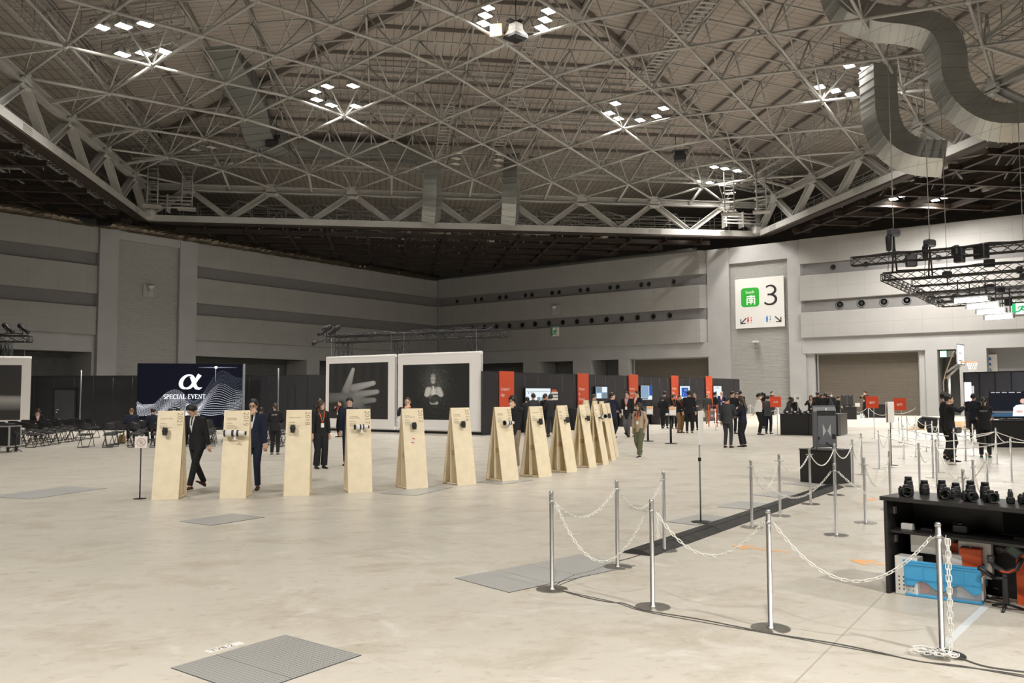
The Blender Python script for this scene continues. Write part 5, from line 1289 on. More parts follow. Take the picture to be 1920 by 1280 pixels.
for k, (u, where) in enumerate(((.2, 'leftmost of five'), (.52, 'second from the left of five'), (.82, 'middle of five'), (1.05, 'second from the right of five'), (1.36, 'rightmost of five'))):
    t = thing('camera', 'camera with a white lens on the long black counter, ' + where, 'camera', on_counter(u, .22), ka + .9, 'cameras with white lenses on the long black counter')
    mb = MB(); mb.box((0, 0, .06), (.14, .06, .1), bev=.015); mb.box((0, 0, .118), (.055, .05, .03), bev=.008); mb.build('camera_body', M_blk2, t)
    mb = MB(); mb.lathe([(.03, .03), (.035, .06), (.045, .12), (.05, .2), (0, .2)], 14, o=(0, 0, .06), ax=(0, -1, 0)); mb.build('lens_barrel', M_white, t); mb = MB(); mb.lathe([(.051, .195), (.055, .2), (.055, .24), (.05, .24), (0, .21)], 14, o=(0, 0, .06), ax=(0, -1, 0)); mb.build('lens_hood', M_blk, t)
    mb = MB(); mb.box((0, 0, .005), (.1, .1, .01)); mb.build('stand', M_blk, t)
def table_at(x, y, w, d, h, rz, label):
    p = at(x, y); t = thing('black_table', label, 'table', p, facing(p)+rz)
    mb = MB(); mb.box((0, d/2, h-.02), (w, d, .04), bev=.006); mb.build('table_top', M_blk, t); mb = MB(); mb.box((0, d/2+.02, (h-.04)/2), (w-.04, d-.06, h-.05)); mb.build('skirt', M_blk, t); return t
table_at(1592, 786, 1.0, .7, .82, .1, 'black table under the pair of upright black screens'); table_at(1642, 783, 1.3, .6, .95, 0, 'black table with bottles behind the left exit sign')
W0 = at(1592, 786)
for x, w in ((1582.5, 'left'), (1594.5, 'right')):
    p = at_d(x, 760, (W0-CAMP).to_2d().length+.35); p.z = .82; t = thing('monitor', 'upright black screen seen from behind on the black table, %s of the pair' % w, 'monitor', p, facing(p), 'pair of upright black screens')
    mb = MB(); mb.box((0, 0, .42), (.36, .05, .72), bev=.01); mb.build('casing', M_dgrey, t); mb = MB(); mb.box((0, 0, .03), (.2, .2, .06)); mb.build('foot', M_blk, t); mb = MB(); mb.box((0, -.028, .73), (.06, .006, .02)); mb.build('maker_mark', M_paper, t)
p = at_d(1608, 764, (W0-CAMP).to_2d().length+.3); p.z = .82; t = thing('carton', 'white box at the right end of the table under the black screens', 'box', p, facing(p)); mb = MB(); mb.box((0, 0, .12), (.3, .2, .24), bev=.005); mb.build('box', M_paper, t); mb = MB(); mb.box((0, 0, .241), (.28, .18, .004)); mb.build('lid', M_white, t)
for k, x in enumerate((1614, 1617)):
    p = at(x, 784); t = thing('water_bottle', 'clear bottle on the floor by the black table, %s one' % ('left' if k == 0 else 'right'), 'bottle', p); mb = MB(); mb.lathe([(0, 0), (.05, 0), (.05, .25), (.02, .3), (.02, .33), (0, .33)], 12); mb.build('bottle', mat('pale blue bottle', (.6, .7, .8), .2), t); mb = MB(); mb.lathe([(.022, .32), (.022, .345), (0, .345)], 10); mb.build('cap', M_white, t)
p = at(1338, 801) ; t = thing('wire_rack', 'orange red wire rack with white goods behind the man holding a camera', 'rack', at(1337, 800), facing(p)+.1)
for z in (.5, .8, 1.1): 
    mb = MB(); mb.box((0, 0, z), (.42, .3, .02)); mb.build('shelf', M_red, t)
mb = MB()
for sx in (-.21, .21):
    for sy in (-.15, .15): mb.tube([(sx, sy, 0), (sx, sy, 1.15)], .014, 5)
mb.build('upright', M_red, t)
mb = MB()
for z in (.52, .82):
    for x in (-.05, .1): mb.box((x, -.05, z+.06), (.1, .1, .12), bev=.02)
mb.build('white_goods', M_paper, t)
# ------------------------------------------------------------------ right hand side: television, booth, hoop
tv = at(1862, 838.5); TR = V((math.cos(YAW+.12), -math.sin(YAW+.12), 0)); tang = math.atan2(TR.y, TR.x)
t = thing('cloth_table', 'black cloth-covered table under the large television at the right edge', 'table', tv, tang); mb = MB(); mb.box((.9, .45, .42), (1.8, .9, .84), bev=.01); mb.build('cloth', M_blk, t); mb = MB(); mb.box((.9, .45, .86), (1.84, .94, .03), bev=.006); mb.build('table_top', M_mgrey, t)
p = tv + TR*.04 + V((-TR.y, TR.x, 0))*.25; p.z = .876; t = thing('television', 'large television showing a woman in a white top at the right edge', 'television', p, tang); TW, TH = 1.55, .86
mb = MB(); mb.box((TW/2, 0, TH/2+.06), (TW, .06, TH), bev=.008); mb.build('casing', M_blk, t); mb = MB(); mb.box((TW/2, 0, .015), (.9, .25, .03)); mb.box((.5, 0, .045), (.05, .05, .06)); mb.box((1.05, 0, .045), (.05, .05, .06)); mb.build('foot', M_blk, t)
TT = plane_T((.02, -.032, .08), (1, 0, 0), (0, 0, 1)); dw, dh = TW-.04, TH-.04
def tile(name, poly, m, z=.001):
    mb = MB(); mb.add([TT(V((x*dw, y*dh, z))) for x, y in poly], [tuple(range(len(poly)))]); mb.build(name, m, t)
def ell(cx, cy, rx, ry, n=20, a0=0, a1=2*PI): return [(cx+rx*math.cos(a0+(a1-a0)*k/n), cy+ry*math.sin(a0+(a1-a0)*k/n)) for k in range(n)]
tile('display', [(0, 0), (1, 0), (1, 1), (0, 1)], mat('dark lit display', (.012, .014, .02), .3, emit=1))
tile('image_desk', [(0, .02), (1, .02), (1, .17), (.1, .17), (0, .1)], mat('lit blue desk image', (.05, .11, .2), .3, emit=1), .002); tile('image_floor', [(0, .17), (1, .17), (1, .24), (0, .24)], mat('lit grey image', (.16, .16, .17), .3, emit=1), .0022)
tile('image_hair', ell(.66, .66, .085, .13), mat('lit dark hair image', (.02, .015, .015), .3, emit=1), .003); tile('image_top', [(.44, .04), (.9, .04), (.88, .38), (.8, .47), (.72, .5), (.6, .5), (.52, .47), (.46, .38)], mat('lit white cloth image', (.85, .86, .9), .3, emit=1.2), .004)
tile('image_face', ell(.66, .63, .06, .1), mat('lit skin image', (.8, .5, .42), .3, emit=1), .005); tile('image_hand', ell(.58, .22, .07, .05), mat('lit skin image', (0, 0, 0)), .006)
mb = MB(); [mb.add([TT(V((x*dw, y*dh, .003))) for x, y in ((a, .955), (b, .955), (b, .985), (a, .985))], [(0, 1, 2, 3)]) for a, b in ((.02, .1), (.12, .2), (.24, .34), (.38, .5), (.54, .62), (.7, .95))]; mb.build('status_bar', mat('lit bar text', (.6, .63, .68), .3, emit=.8), t)
q0, q1_ = at_d(1811, 790, 46), at_d(1965, 790, 43.5); q0.z = q1_.z = 0; ql = (q1_-q0).length
t = thing('glazed_partition', 'black booth wall with grey glazed upper panels at the right edge', 'partition', q0, math.atan2(q1_.y-q0.y, q1_.x-q0.x)); npn = 5
M_gl = mat('smoked glazing', (.035, .037, .045), .3)
for k in range(npn):
    a, b = ql*k/npn, ql*(k+1)/npn; mb = MB(); mb.box(((a+b)/2, 0, .75), (b-a-.04, .05, 1.5)); mb.build('panel', M_dark, t); mb = MB(); mb.box(((a+b)/2, 0, 2.1), (b-a-.06, .03, 1.15)); mb.build('glazing', M_gl, t)
mb = MB()
for k in range(npn+1): mb.box((ql*k/npn, 0, 1.36), (.05, .08, 2.72))
mb.box((ql/2, 0, 2.7), (ql, .08, .05)); mb.box((ql/2, 0, 1.5), (ql, .07, .04)); mb.build('frame', M_blk, t)
for x, y0, y1, d, w, lab in ((1817, 717, 752, 44.5, .26, 'bright upright white light panel behind the woman in a staff shirt'), (1825, 724, 748, 45, .12, 'narrow dimmer light strip right of the bright upright panel')):
    p = at_d(x, 790, d); z0, z1 = near_z(p, x, y1), near_z(p, x, y0); p.z = 0; t = thing('light_panel', lab, 'lamp', p, facing(p))
    mb = MB(); mb.box((0, .03, (z0+z1)/2), (w+.04, .04, z1-z0+.04)); mb.build('casing', M_white, t); mb = MB(); mb.box((0, .005, (z0+z1)/2), (w, .01, z1-z0)); mb.build('diffuser', mat('lit panel', (1, .93, 1), .3, emit=2.2) if w > .2 else mat('dim lit panel', (.8, .8, .8), .3, emit=.7), t); mb = MB(); mb.tube([(0, .05, 0), (0, .05, z0)], .02, 6); mb.lathe([(.2, 0), (.2, .02), (0, .02)], 14, o=(0, .05, 0)); mb.build('stand', M_blk, t)
# basketball hoop
hp = at_d(1777, 790, 41); hp.z = 0; rgt = V((math.cos(YAW+.75), -math.sin(YAW+.75), 0)); t = thing('basketball_hoop', 'basketball hoop with clear backboard standing before the pillar at right', 'basketball hoop', hp, math.atan2(rgt.y, rgt.x))
ZR = 3.05
mb = MB(); mb.box((-.15, 0, .12), (1.2, .8, .24), bev=.04); mb.build('base', M_blk, t)
mb = MB(); mb.tube([(.1, 0, .2), (.12, 0, 2.5)], .06, 8); mb.build('post', M_rail, t)
M_wood2 = mat('tan painted tube', (.45, .36, .22), .5)
mb = MB(); mb.tube([(-.1, 0, .3), (-.12, 0, 2.2), (0, 0, 2.65), (.35, 0, 3.55)], .025, 6); mb.build('bent_tube', M_wood2, t)
mb = MB()
for y in (-.12, .12): mb.tube([(0, y, 2.35), (.56, y, 2.9)], .025, 6); mb.tube([(.0, y, 2.62), (.56, y, 3.02)], .025, 6)
mb.tube([(.35, 0, 3.55), (.5, .1, 3.3), (.42, .1, 3.1), (.56, .1, 3.0)], .02, 5); mb.build('arm', M_rail, t)
mb = MB(); mb.box((.6, 0, 3.38), (.03, 1.1, .9), bev=.005); mb.build('backboard', mat('pale backboard', (.72, .73, .76), .25), t)
mb = MB()
for (y, z, w, h) in ((0, 3.45, .45, .03), (0, 3.12, .45, .03), (-.22, 3.28, .03, .35), (.22, 3.28, .03, .35), (0, 3.82, 1.1, .04), (0, 2.95, 1.1, .04), (-.54, 3.38, .04, .9), (.54, 3.38, .04, .9)): mb.box((.617, y, z), (.008, w, h))
mb.build('board_marking', M_dgrey, t)
M_rim = mat('orange rim', (.75, .22, .04), .4)
mb = MB(); cc = V((.62+.2+.23, 0, ZR)); mb.tube([cc + V((.23*math.cos(a*PI/9), .23*math.sin(a*PI/9), 0)) for a in range(18)], .014, 6, closed=True); mb.bar((.62, 0, ZR), (.84, 0, ZR), .14, .05); mb.build('rim', M_rim, t)
mb = MB()
for k in range(14):
    for s in (1, -1):
        pts = []
        for j in range(6):
            u = j/5; r = .23*(1-.42*u**.8); a = 2*PI*k/14 + s*u*.9; pts.append(cc + V((r*math.cos(a), r*math.sin(a), -.42*u)))
        mb.tube(pts, .007, 4)
mb.build('net', M_paper, t)
flat_patch('court_mat', [(1700, 806), (1722, 793), (1824, 789), (1836, 797), (1822, 806)], .015, mat('orange wood court', (.62, .38, .16), .3, var=.1), 'orange wooden sports court mat under the basketball hoop', 'court')
p = at_d(1745, 790, 45); p.z = 0; t = thing('covered_gear', 'low equipment under a black cloth left of the basketball hoop', 'covered equipment', p, facing(p)); mb = MB(); mb.box((0, 0, .27), (1.15, .7, .54), bev=.12); mb.build('cloth', mat('dark cloth', (.02, .022, .025), .7), t); mb = MB(); mb.box((.05, -.1, .52), (.9, .5, .1), 0, Matrix.Rotation(.08, 3, 'Y'), .04); mb.build('folded_cloth', mat('grey blue cloth', (.06, .065, .075), .7), t)
# ------------------------------------------------------------------ things on the walls
def wall_pt(side, x, y, depth=0):
    """wall coordinates (s, z) where the sight line meets the plane `depth` behind the wall face"""
    d = ray(x, y)
    if side == 'R': n = V((S2, S2, 0)); u = V((S2, -S2, 0)); c = CORN + n*depth
    else: n = V((-S2, S2, 0)); u = V((-S2, -S2, 0)); c = CORN + n*depth
    t = (c-CAMP).dot(n)/d.dot(n); p = CAMP + d*t; return (p-CORN).dot(u), p.z
def wall_thing(name, label, cat, side, s, z, depth=0, group=None):
    u = V((S2, -S2, 0)) if side == 'R' else V((-S2, -S2, 0)); n = V((S2, S2, 0)) if side == 'R' else V((-S2, S2, 0))
    o = CORN + u*s + n*depth; o.z = z
    # local x runs to the right of someone facing the wall, local -y into the room
    return thing(name, label, cat, o, -PI/4 if side == 'R' else PI/4, group)
nz = [(858, 561), (892, 557.7), (903.5, 557.5), (937.5, 554.5), (949.6, 553.3), (986, 550.3), (998.3, 549), (1036, 545.6), (1049, 544.3), (1089, 541.3), (1103, 540), (1144.6, 536), (1158.6, 535), (1203, 531.5), (1217, 530), (1263.7, 525.5)]
nzl = [(886.6, 610), (909, 609), (932, 608.3), (956, 607.6), (980, 606), (1004, 604), (1030, 602.3), (1056, 601), (1082.6, 599.3), (1110, 598), (1138, 596), (1166.6, 594.3), (1196, 592.3), (1225.5, 590.7), (1256.6, 589)]
nzr = [(1562.6, 500), (1623.7, 494), (1700, 488), (1760, 482)]; nzrl = [(1575, 570), (1615.5, 567.5), (1657.5, 564.5), (1700.6, 562.6), (1744, 560), (1790, 556)]
proto = None; M_hole = mat('dark nozzle mouth', (.006, .006, .006), .9)
for lst, zz, r, rowname in ((nz, 11.67, .26, 'upper dark band, left of the big number sign'), (nzl, 8.68, .30, 'lower dark band, left of the big number sign'), (nzr, 11.7, .26, 'upper dark band, right of the big number sign'), (nzrl, 8.68, .34, 'lower dark band, right of the big number sign')):
    for i_, (x, y) in enumerate(lst):
        s, z = wall_pt('R', x, y, .3); o = CORN + V((S2, -S2, 0))*s + V((S2, S2, 0))*.25; o.z = zz
        lab = 'air nozzle in the %s band %s, %s from the %s' % (rowname[:5], 'between room corner and hall sign' if 'left of' in rowname else 'past the hall sign', ORD[i_], 'corner' if 'left of' in rowname else 'sign')
        if proto is None:
            proto = wall_thing('air_nozzle', lab, 'air nozzle', 'R', s, zz, .25, 'x')
            mb = MB(); mb.lathe([(1, 0), (1, .12), (.72, .14), (.72, .0)], 20, ax=(0, -1, 0)); mb.build('collar', mat('nozzle ring grey', (.10, .10, .10), .5), proto); mb = MB(); mb.lathe([(0, .05), (.72, .05)], 20, ax=(0, -1, 0)); mb.build('mouth', M_hole, proto); mb = MB(); mb.lathe([(.3, .06), (.4, .09), (.32, .11), (0, .11)], 14, ax=(0, -1, 0)); mb.build('core', M_blk, proto); nk = children_map(); proto.scale = (r, r*.9, r); proto['group'] = 'air nozzles in the ' + rowname
        else:
            c = copy_tree(proto, o, None, lab, 'air nozzles in the ' + rowname, nk); c.scale = (r, r*.9, r)
# number sign
sa_, za = 33.46, 7.2; sw_, sh_ = 4.18, 4.22
t = wall_thing('hall_sign', 'large white hall sign with a green square and the number 3 on ribbed shutter', 'sign', 'R', sa_+sw_/2, za, .44)
mb = MB(); mb.box((0, 0, sh_/2), (sw_, .1, sh_), bev=.01); mb.build('board', mat('white sign face', (.64, .635, .62), .6), t)
T = plane_T((-sw_/2, -.055, 0), (1, 0, 0), (0, 0, 1)); M_green = mat('sign green', (.02, .34, .03), .5); M_sblk = mat('sign black', (.02, .018, .018), .5)
def rrect(mb, T, x0, y0, x1, y1, r, z=.002):
    pts = []
    for cx, cy, a in ((x1-r, y0+r, -90), (x1-r, y1-r, 0), (x0+r, y1-r, 90), (x0+r, y0+r, 180)):
        for k in range(6): q = math.radians(a+18*k); pts.append(T(V((cx+r*math.cos(q), cy+r*math.sin(q), z))))
    mb.add(pts, [tuple(range(len(pts)))])
U = sw_/1000.
mb = MB(); rrect(mb, T, 125*U, 430*U, 500*U, 815*U, 65*U, .004); mb.build('green_square', M_green, t)
text_mb('South', 86*U, lambda p: T(V((312*U+p.x, 700*U+p.y, .008+p.z*.2))), .004, 'CENTER', sx=.92).build('lettering', M_let, t)
mb = MB(); T2 = lambda p: T(p+V((0, 0, .008))); kanji(mb, T2, '南', 232*U, 470*U, 195*U, 22*U); mb.build('character', M_let, t)
mb = MB(); T3 = lambda p: T(V((p.x, p.y, .004+p.z)))
def band(mb, T, pts, ws):
    L_, R_ = [], []
    for i in range(len(pts)):
        a = pts[max(i-1, 0)]; b = pts[min(i+1, len(pts)-1)]; d = V((b[0]-a[0], b[1]-a[1], 0)).normalized(); q = V((-d.y, d.x, 0))*ws[i]/2; c = V((*pts[i], 0)); L_.append(c+q); R_.append(c-q)
    for i in range(len(pts)-1): mb.quad(*[T(p) for p in (R_[i], R_[i+1], L_[i+1], L_[i])])
pts = []; ws = []
for k in range(15): a = math.radians(140 - 220*k/14); pts.append(((725+105*math.cos(a))*U, (742+88*math.sin(a))*U)); ws.append((34+16*max(0, math.cos(a)))*U)
band(mb, T3, pts, ws); pts = []; ws = []
for k in range(15): a = math.radians(80 - 230*k/14); pts.append(((715+125*math.cos(a))*U, (552+100*math.sin(a))*U)); ws.append((36+16*max(0, math.cos(a)))*U)
band(mb, T3, pts, ws); stroke(mb, T3, (672*U, 652*U), (745*U, 652*U), 36*U, .002); mb.build('number', M_sblk, t)
for s, x0 in ((1, 150), (-1, 890)):
    mb = MB(); X = lambda x: (x0 + s*x)*U
    stroke(mb, T3, (X(75), 205*U), (X(-30), 105*U), 22*U); stroke(mb, T3, (X(-38), 190*U), (X(-38), 98*U), 20*U, .0015); stroke(mb, T3, (X(-45), 100*U), (X(60), 100*U), 20*U, .002); mb.build('arrow', M_sblk, t)
def pict(cx, m, fem):
    mb = MB(); e = lambda x, y, rx, ry: mb.add([T3(V(((cx+x+rx*math.cos(k*PI/8))*U, (y+ry*math.sin(k*PI/8))*U, .001))) for k in range(16)], [tuple(range(16))])
    e(0, 222, 11, 12); stroke(mb, T3, ((cx)*U, 208*U), (cx*U, 130*U), (28 if fem else 34)*U, .002)
    if fem: mb.add([T3(V((x*U, y*U, .003))) for x, y in ((cx-24, 150), (cx+24, 150), (cx, 205))], [(0, 1, 2)]); stroke(mb, T3, (cx*U, 150*U), (cx*U, 100*U), 14*U, .002)
    else: stroke(mb, T3, ((cx-8)*U, 150*U), ((cx-8)*U, 100*U), 12*U, .003); stroke(mb, T3, ((cx+8)*U, 150*U), ((cx+8)*U, 100*U), 12*U, .003)
    o = 66; e(o, 218, 7, 8); stroke(mb, T3, ((cx+o)*U, 212*U), ((cx+o)*U, 192*U), 14*U); e(o, 168, 8, 9); mb.add([T3(V((x*U, y*U, .003))) for x, y in ((cx+o-15, 138), (cx+o+15, 138), (cx+o, 175))], [(0, 1, 2)]); ring(mb, T3, V(((cx+o)*U, 106*U, .001)), 9*U, 12*U, 14); mb.build('pictogram', m, t)
pict(262, mat('sign red', (.65, .03, .05), .5), True); pict(650, mat('sign blue', (.01, .16, .55), .5), False)
# running man signs and lit exit signs
def exit_board(side, x0, y0, x1, y1, depth, label):
    a, b = wall_pt(side, x0, y1, depth), wall_pt(side, x1, y0, depth); w, h = abs(b[0]-a[0]), b[1]-a[1]
    t = wall_thing('exit_sign', label, 'sign', side, (a[0]+b[0])/2, a[1], depth-.06); mb = MB(); mb.box((0, 0, h/2), (w, .08, h), bev=.01); mb.build('board', M_paper, t); T = plane_T((-w/2, -.045, 0), (1, 0, 0), (0, 0, 1)); mb = MB(); Q = lambda x, y: (x*w, y*h)
    G = mat('exit green', (.01, .32, .12), .5); K = h*.1
    mb.quad(*[T(V((*Q(*q), .002))) for q in ((.02, .04), (.22, .04), (.22, .96), (.02, .96))]); stroke(mb, T, Q(.2, .93), Q(.98, .93), K*.7, .003)
    for a_, b_, wd in (((.62, .62), (.48, .38), 1.5), ((.48, .38), (.68, .26), 1.1), ((.68, .26), (.62, .08), 1), ((.48, .38), (.36, .22), 1.1), ((.36, .22), (.2, .2), 1), ((.6, .6), (.4, .58), .9), ((.4, .58), (.32, .44), .9), ((.62, .6), (.76, .5), .9), ((.76, .5), (.86, .58), .9)): stroke(mb, T, Q(*a_), Q(*b_), K*wd, .004)
    mb.add([T(V(((.68+.07*math.cos(k*PI/8)*h/w)*w, (.76+.08*math.sin(k*PI/8))*h, .005))) for k in range(16)], [tuple(range(16))]); mb.build('running_man', G, t)
exit_board('R', 1034, 612, 1048.5, 630.5, 0, 'green and white running man sign high on the corner wall'); exit_board('R', 1897, 563, 1934, 590, 0, 'green and white running man sign cut off by the right edge')
def lit_exit(x0, y0, x1, y1, xb, depth, label):
    a, b = wall_pt('R', x0, y1, depth), wall_pt('R', x1, y0, depth); w, h = b[0]-a[0], b[1]-a[1]; c = wall_pt('R', xb, y0, depth)[0]
    t = wall_thing('lit_exit_sign', label, 'sign', 'R', (a[0]+b[0])/2, a[1], depth); mb = MB(); mb.box((0, .03, h/2), (w, .12, h), bev=.02); mb.build('casing', mat('green casing', (.03, .4, .15), .4), t); mb = MB(); mb.box((0, -.036, h/2), (w*.86, .01, h*.86)); mb.build('lit_face', mat('lit green white face', (.55, 1, .68), .3, emit=2.2), t)
    mb = MB(); mb.box(((c-a[0])/2, .04, h/2), (c-b[0], .1, h*.95), bev=.02) if False else mb.box((w/2+(c-b[0])/2, .04, h/2), (c-b[0], .1, h*.95), bev=.02); mb.build('battery_box', M_plain, t)
    mb = MB(); mb.tube([(0, .03, h), (0, .03, 4.95-a[1])], .02, 5); mb.build('hanger', M_plain, t)
lit_exit(1762, 657, 1775.5, 670, 1789, .8, 'lit green exit sign hanging above the basketball hoop'); lit_exit(1162, 673.5, 1173, 683.5, 1182, .8, 'lit green exit sign hanging over the booth wall')
# restroom sign, wall lamps and boxes
a, b = wall_pt('R', 1849, 702, 1.3), wall_pt('R', 1869.5, 664, 1.3); w, h = b[0]-a[0], b[1]-a[1]
t = wall_thing('restroom_sign', 'white restroom sign with three blue symbols on the grey recess wall', 'sign', 'R', (a[0]+b[0])/2, a[1], 1.28); mb = MB(); mb.box((0, 0, h/2), (w, .06, h), bev=.005); mb.build('board', M_paper, t); T = plane_T((-w/2, -.035, 0), (1, 0, 0), (0, 0, 1)); mb = MB(); cx = w*.38
for k, y in enumerate((.78, .5, .22)):
    y *= h; ring(mb, T, V((cx, y+h*.07, .001)), 0, h*.025, 12)
    if k < 2: mb.quad(*[T(V((cx+sx*w*.12*(1 if sy < 0 else .7), y+sy*h*.05, .002))) for sx, sy in ((-1, -1), (1, -1), (1, 1), (-1, 1))])
    else: ring(mb, T, V((cx, y-h*.01, .001)), h*.045, h*.06, 16); stroke(mb, T, (cx, y+h*.06), (cx, y), h*.02, .002); stroke(mb, T, (cx, y), (cx+w*.18, y-h*.03), h*.018, .003)
    if k == 0: stroke(mb, T, (cx-w*.07, y-h*.055), (cx-w*.07, y-h*.085), w*.06, .003); stroke(mb, T, (cx+w*.07, y-h*.055), (cx+w*.07, y-h*.085), w*.06, .003)
mb.build('pictogram', mat('sign blue', (0, 0, 0)), t)
def wall_box(side, x, y, depth, label, lamp=True):
    s, z = wall_pt(side, x, y, depth); t = wall_thing('wall_lamp', label, 'wall lamp', side, s, z, depth); mb = MB(); mb.box((0, 0, 0), (.85, .12, .95), bev=.02); mb.build('back_box', M_plain, t); mb = MB(); mb.lathe([(0, 0), (.18, .02), (.26, .2), (.26, .26), (0, .26)], 14, o=(0, -.35, .1)); mb.tube([(0, -.06, -.1), (0, -.35, .1)], .04, 6); mb.build('lamp_shade', mat('pale lamp metal', (.5, .49, .46), .4), t)
wall_box('L', 278, 545, .05, 'grey lamp on a square box high on the left ribbed shutter'); wall_box('R', 1042.5, 581, -.05, 'grey lamp on a square box between the bands of the corner wall')
s, z = wall_pt('R', 1419, 641, .5); t = wall_thing('wall_lamp', 'small grey lamp under the big number sign', 'wall lamp', 'R', s, z, .5); mb = MB(); mb.box((0, -.25, 0), (.5, .5, .18), bev=.06); mb.build('lamp_shade', mat('pale lamp metal', (0, 0, 0)), t); mb = MB(); mb.box((0, 0, -.2), (.2, .1, .5)); mb.build('bracket', M_plain, t)
# foil wrapped duct above the left wall
M_foil = mat('crumpled bronze foil', (.12, .10, .075), .3, .85)
t = wall_thing('foil_duct', 'long crumpled foil wrapped duct along the top of the left wall', 'duct', 'L', 0, 14.32, -.25); mb = MB(); rr = random.Random(2); mb.loft([[V((-.5-k*.3+rr.uniform(-.14, .14), .36*(1+rr.uniform(-.1, .07))*math.cos(a), .36*(1+rr.uniform(-.1, .07))*math.sin(a))) for a in [2*PI*(j+.5*(k % 2))/12 for j in range(12)]] for k in range(240)], 0, False); mb.build('foil_wrap', M_foil, t)
mb = MB()
for k in range(9): x = -38-k*.12; mb.tube([(x, -.5, .6), (x-.2, -.55, 0), (x+.3, -.5, -.35), (x+1.2, -.45, -.2), (x+1.6, -.4, .4)], .04, 5)
mb.build('cable_bundle', M_blk, t)
t = wall_thing('insulated_pipe', 'dark lagged pipe along the top of the corner wall', 'pipe', 'R', 0, 14.3, -.2); mb = MB(); mb.tube([(.3+k, 0, 0) for k in range(31)], .16, 8); mb.build('lagging', mat('dark lagging', (.05, .048, .045), .6), t)
# ------------------------------------------------------------------ people
M_skin = mat('light skin', (.60, .38, .27), .5); M_hair = mat('black hair', (.012, .010, .009), .4); M_hairb = mat('dark brown hair', (.04, .022, .014), .4); M_hairg = mat('greying hair', (.16, .15, .14), .5)
M_mask = mat('white face mask', (.80, .80, .80), .7); M_lan = mat('orange lanyard', (.85, .15, .03), .5); M_eye = mat('dark eye', (.02, .015, .012), .3); M_lip = mat('lip', (.42, .19, .15), .5)
CLOTH = {}
def cloth(rgb):
    k = tuple(rgb)
    if k not in CLOTH: CLOTH[k] = mat('cloth %d' % len(CLOTH), k, .85, var=.12, vscale=25, spec=.2)
    return CLOTH[k]
def remesh(mb, voxel, name, m, parent, it=3):
    me = mb.mesh('tmp', m); o = bpy.data.objects.new('tmp', me); COL.objects.link(o)
    r = o.modifiers.new('r', 'REMESH'); r.mode = 'VOXEL'; r.voxel_size = voxel; r.use_smooth_shade = True
    s = o.modifiers.new('s', 'SMOOTH'); s.iterations = it; s.factor = .5
    dg = bpy.context.evaluated_depsgraph_get(); nm = bpy.data.meshes.new_from_object(o.evaluated_get(dg)); bpy.data.objects.remove(o); bpy.data.meshes.remove(me)
    nm.name = name; nm.materials.clear(); nm.materials.append(m); nm.polygons.foreach_set('use_smooth', [True]*len(nm.polygons))
    ob = bpy.data.objects.new(name, nm); COL.objects.link(ob); ob.parent = parent; return ob
def ik(a, c, l1, l2, pole):
    d = c-a; L = min(d.length, (l1+l2)*.999); dn = d.normalized(); c2 = a+dn*L
    x = (l1*l1 - l2*l2 + L*L)/(2*L); h = math.sqrt(max(0, l1*l1-x*x)); q = V(pole); q = (q - dn*q.dot(dn)); q = q.normalized() if q.length > 1e-5 else V((0, 0, 1))
    return a + dn*x + q*h, c2
def oval(c, a, b, rx, ry, n=14):
    return [c + a*(rx*math.cos(2*PI*k/n)) + b*(ry*math.sin(2*PI*k/n)) for k in range(n)]
ARM = {'down': (.235, .03, .80), 'front': (.10, .27, 1.08), 'cross': (-.08, .20, 1.12), 'back': (.04, -.19, .92), 'pocket': (.22, .06, .90), 'phone': (.07, .33, 1.40), 'chin': (.03, .17, 1.44), 'hold': (.14, .30, 1.0), 'lap': (.08, .25, .64), 'desk': (.14, .36, .98), 'out': (.36, .22, 1.05), 'swingf': (.23, .22, .86), 'swingb': (.25, -.2, .86), 'low': (.26, .10, .78), 'up': (.05, .26, 1.36), 'overhead': (.12, .05, 1.62)}
PEOPLE = {}
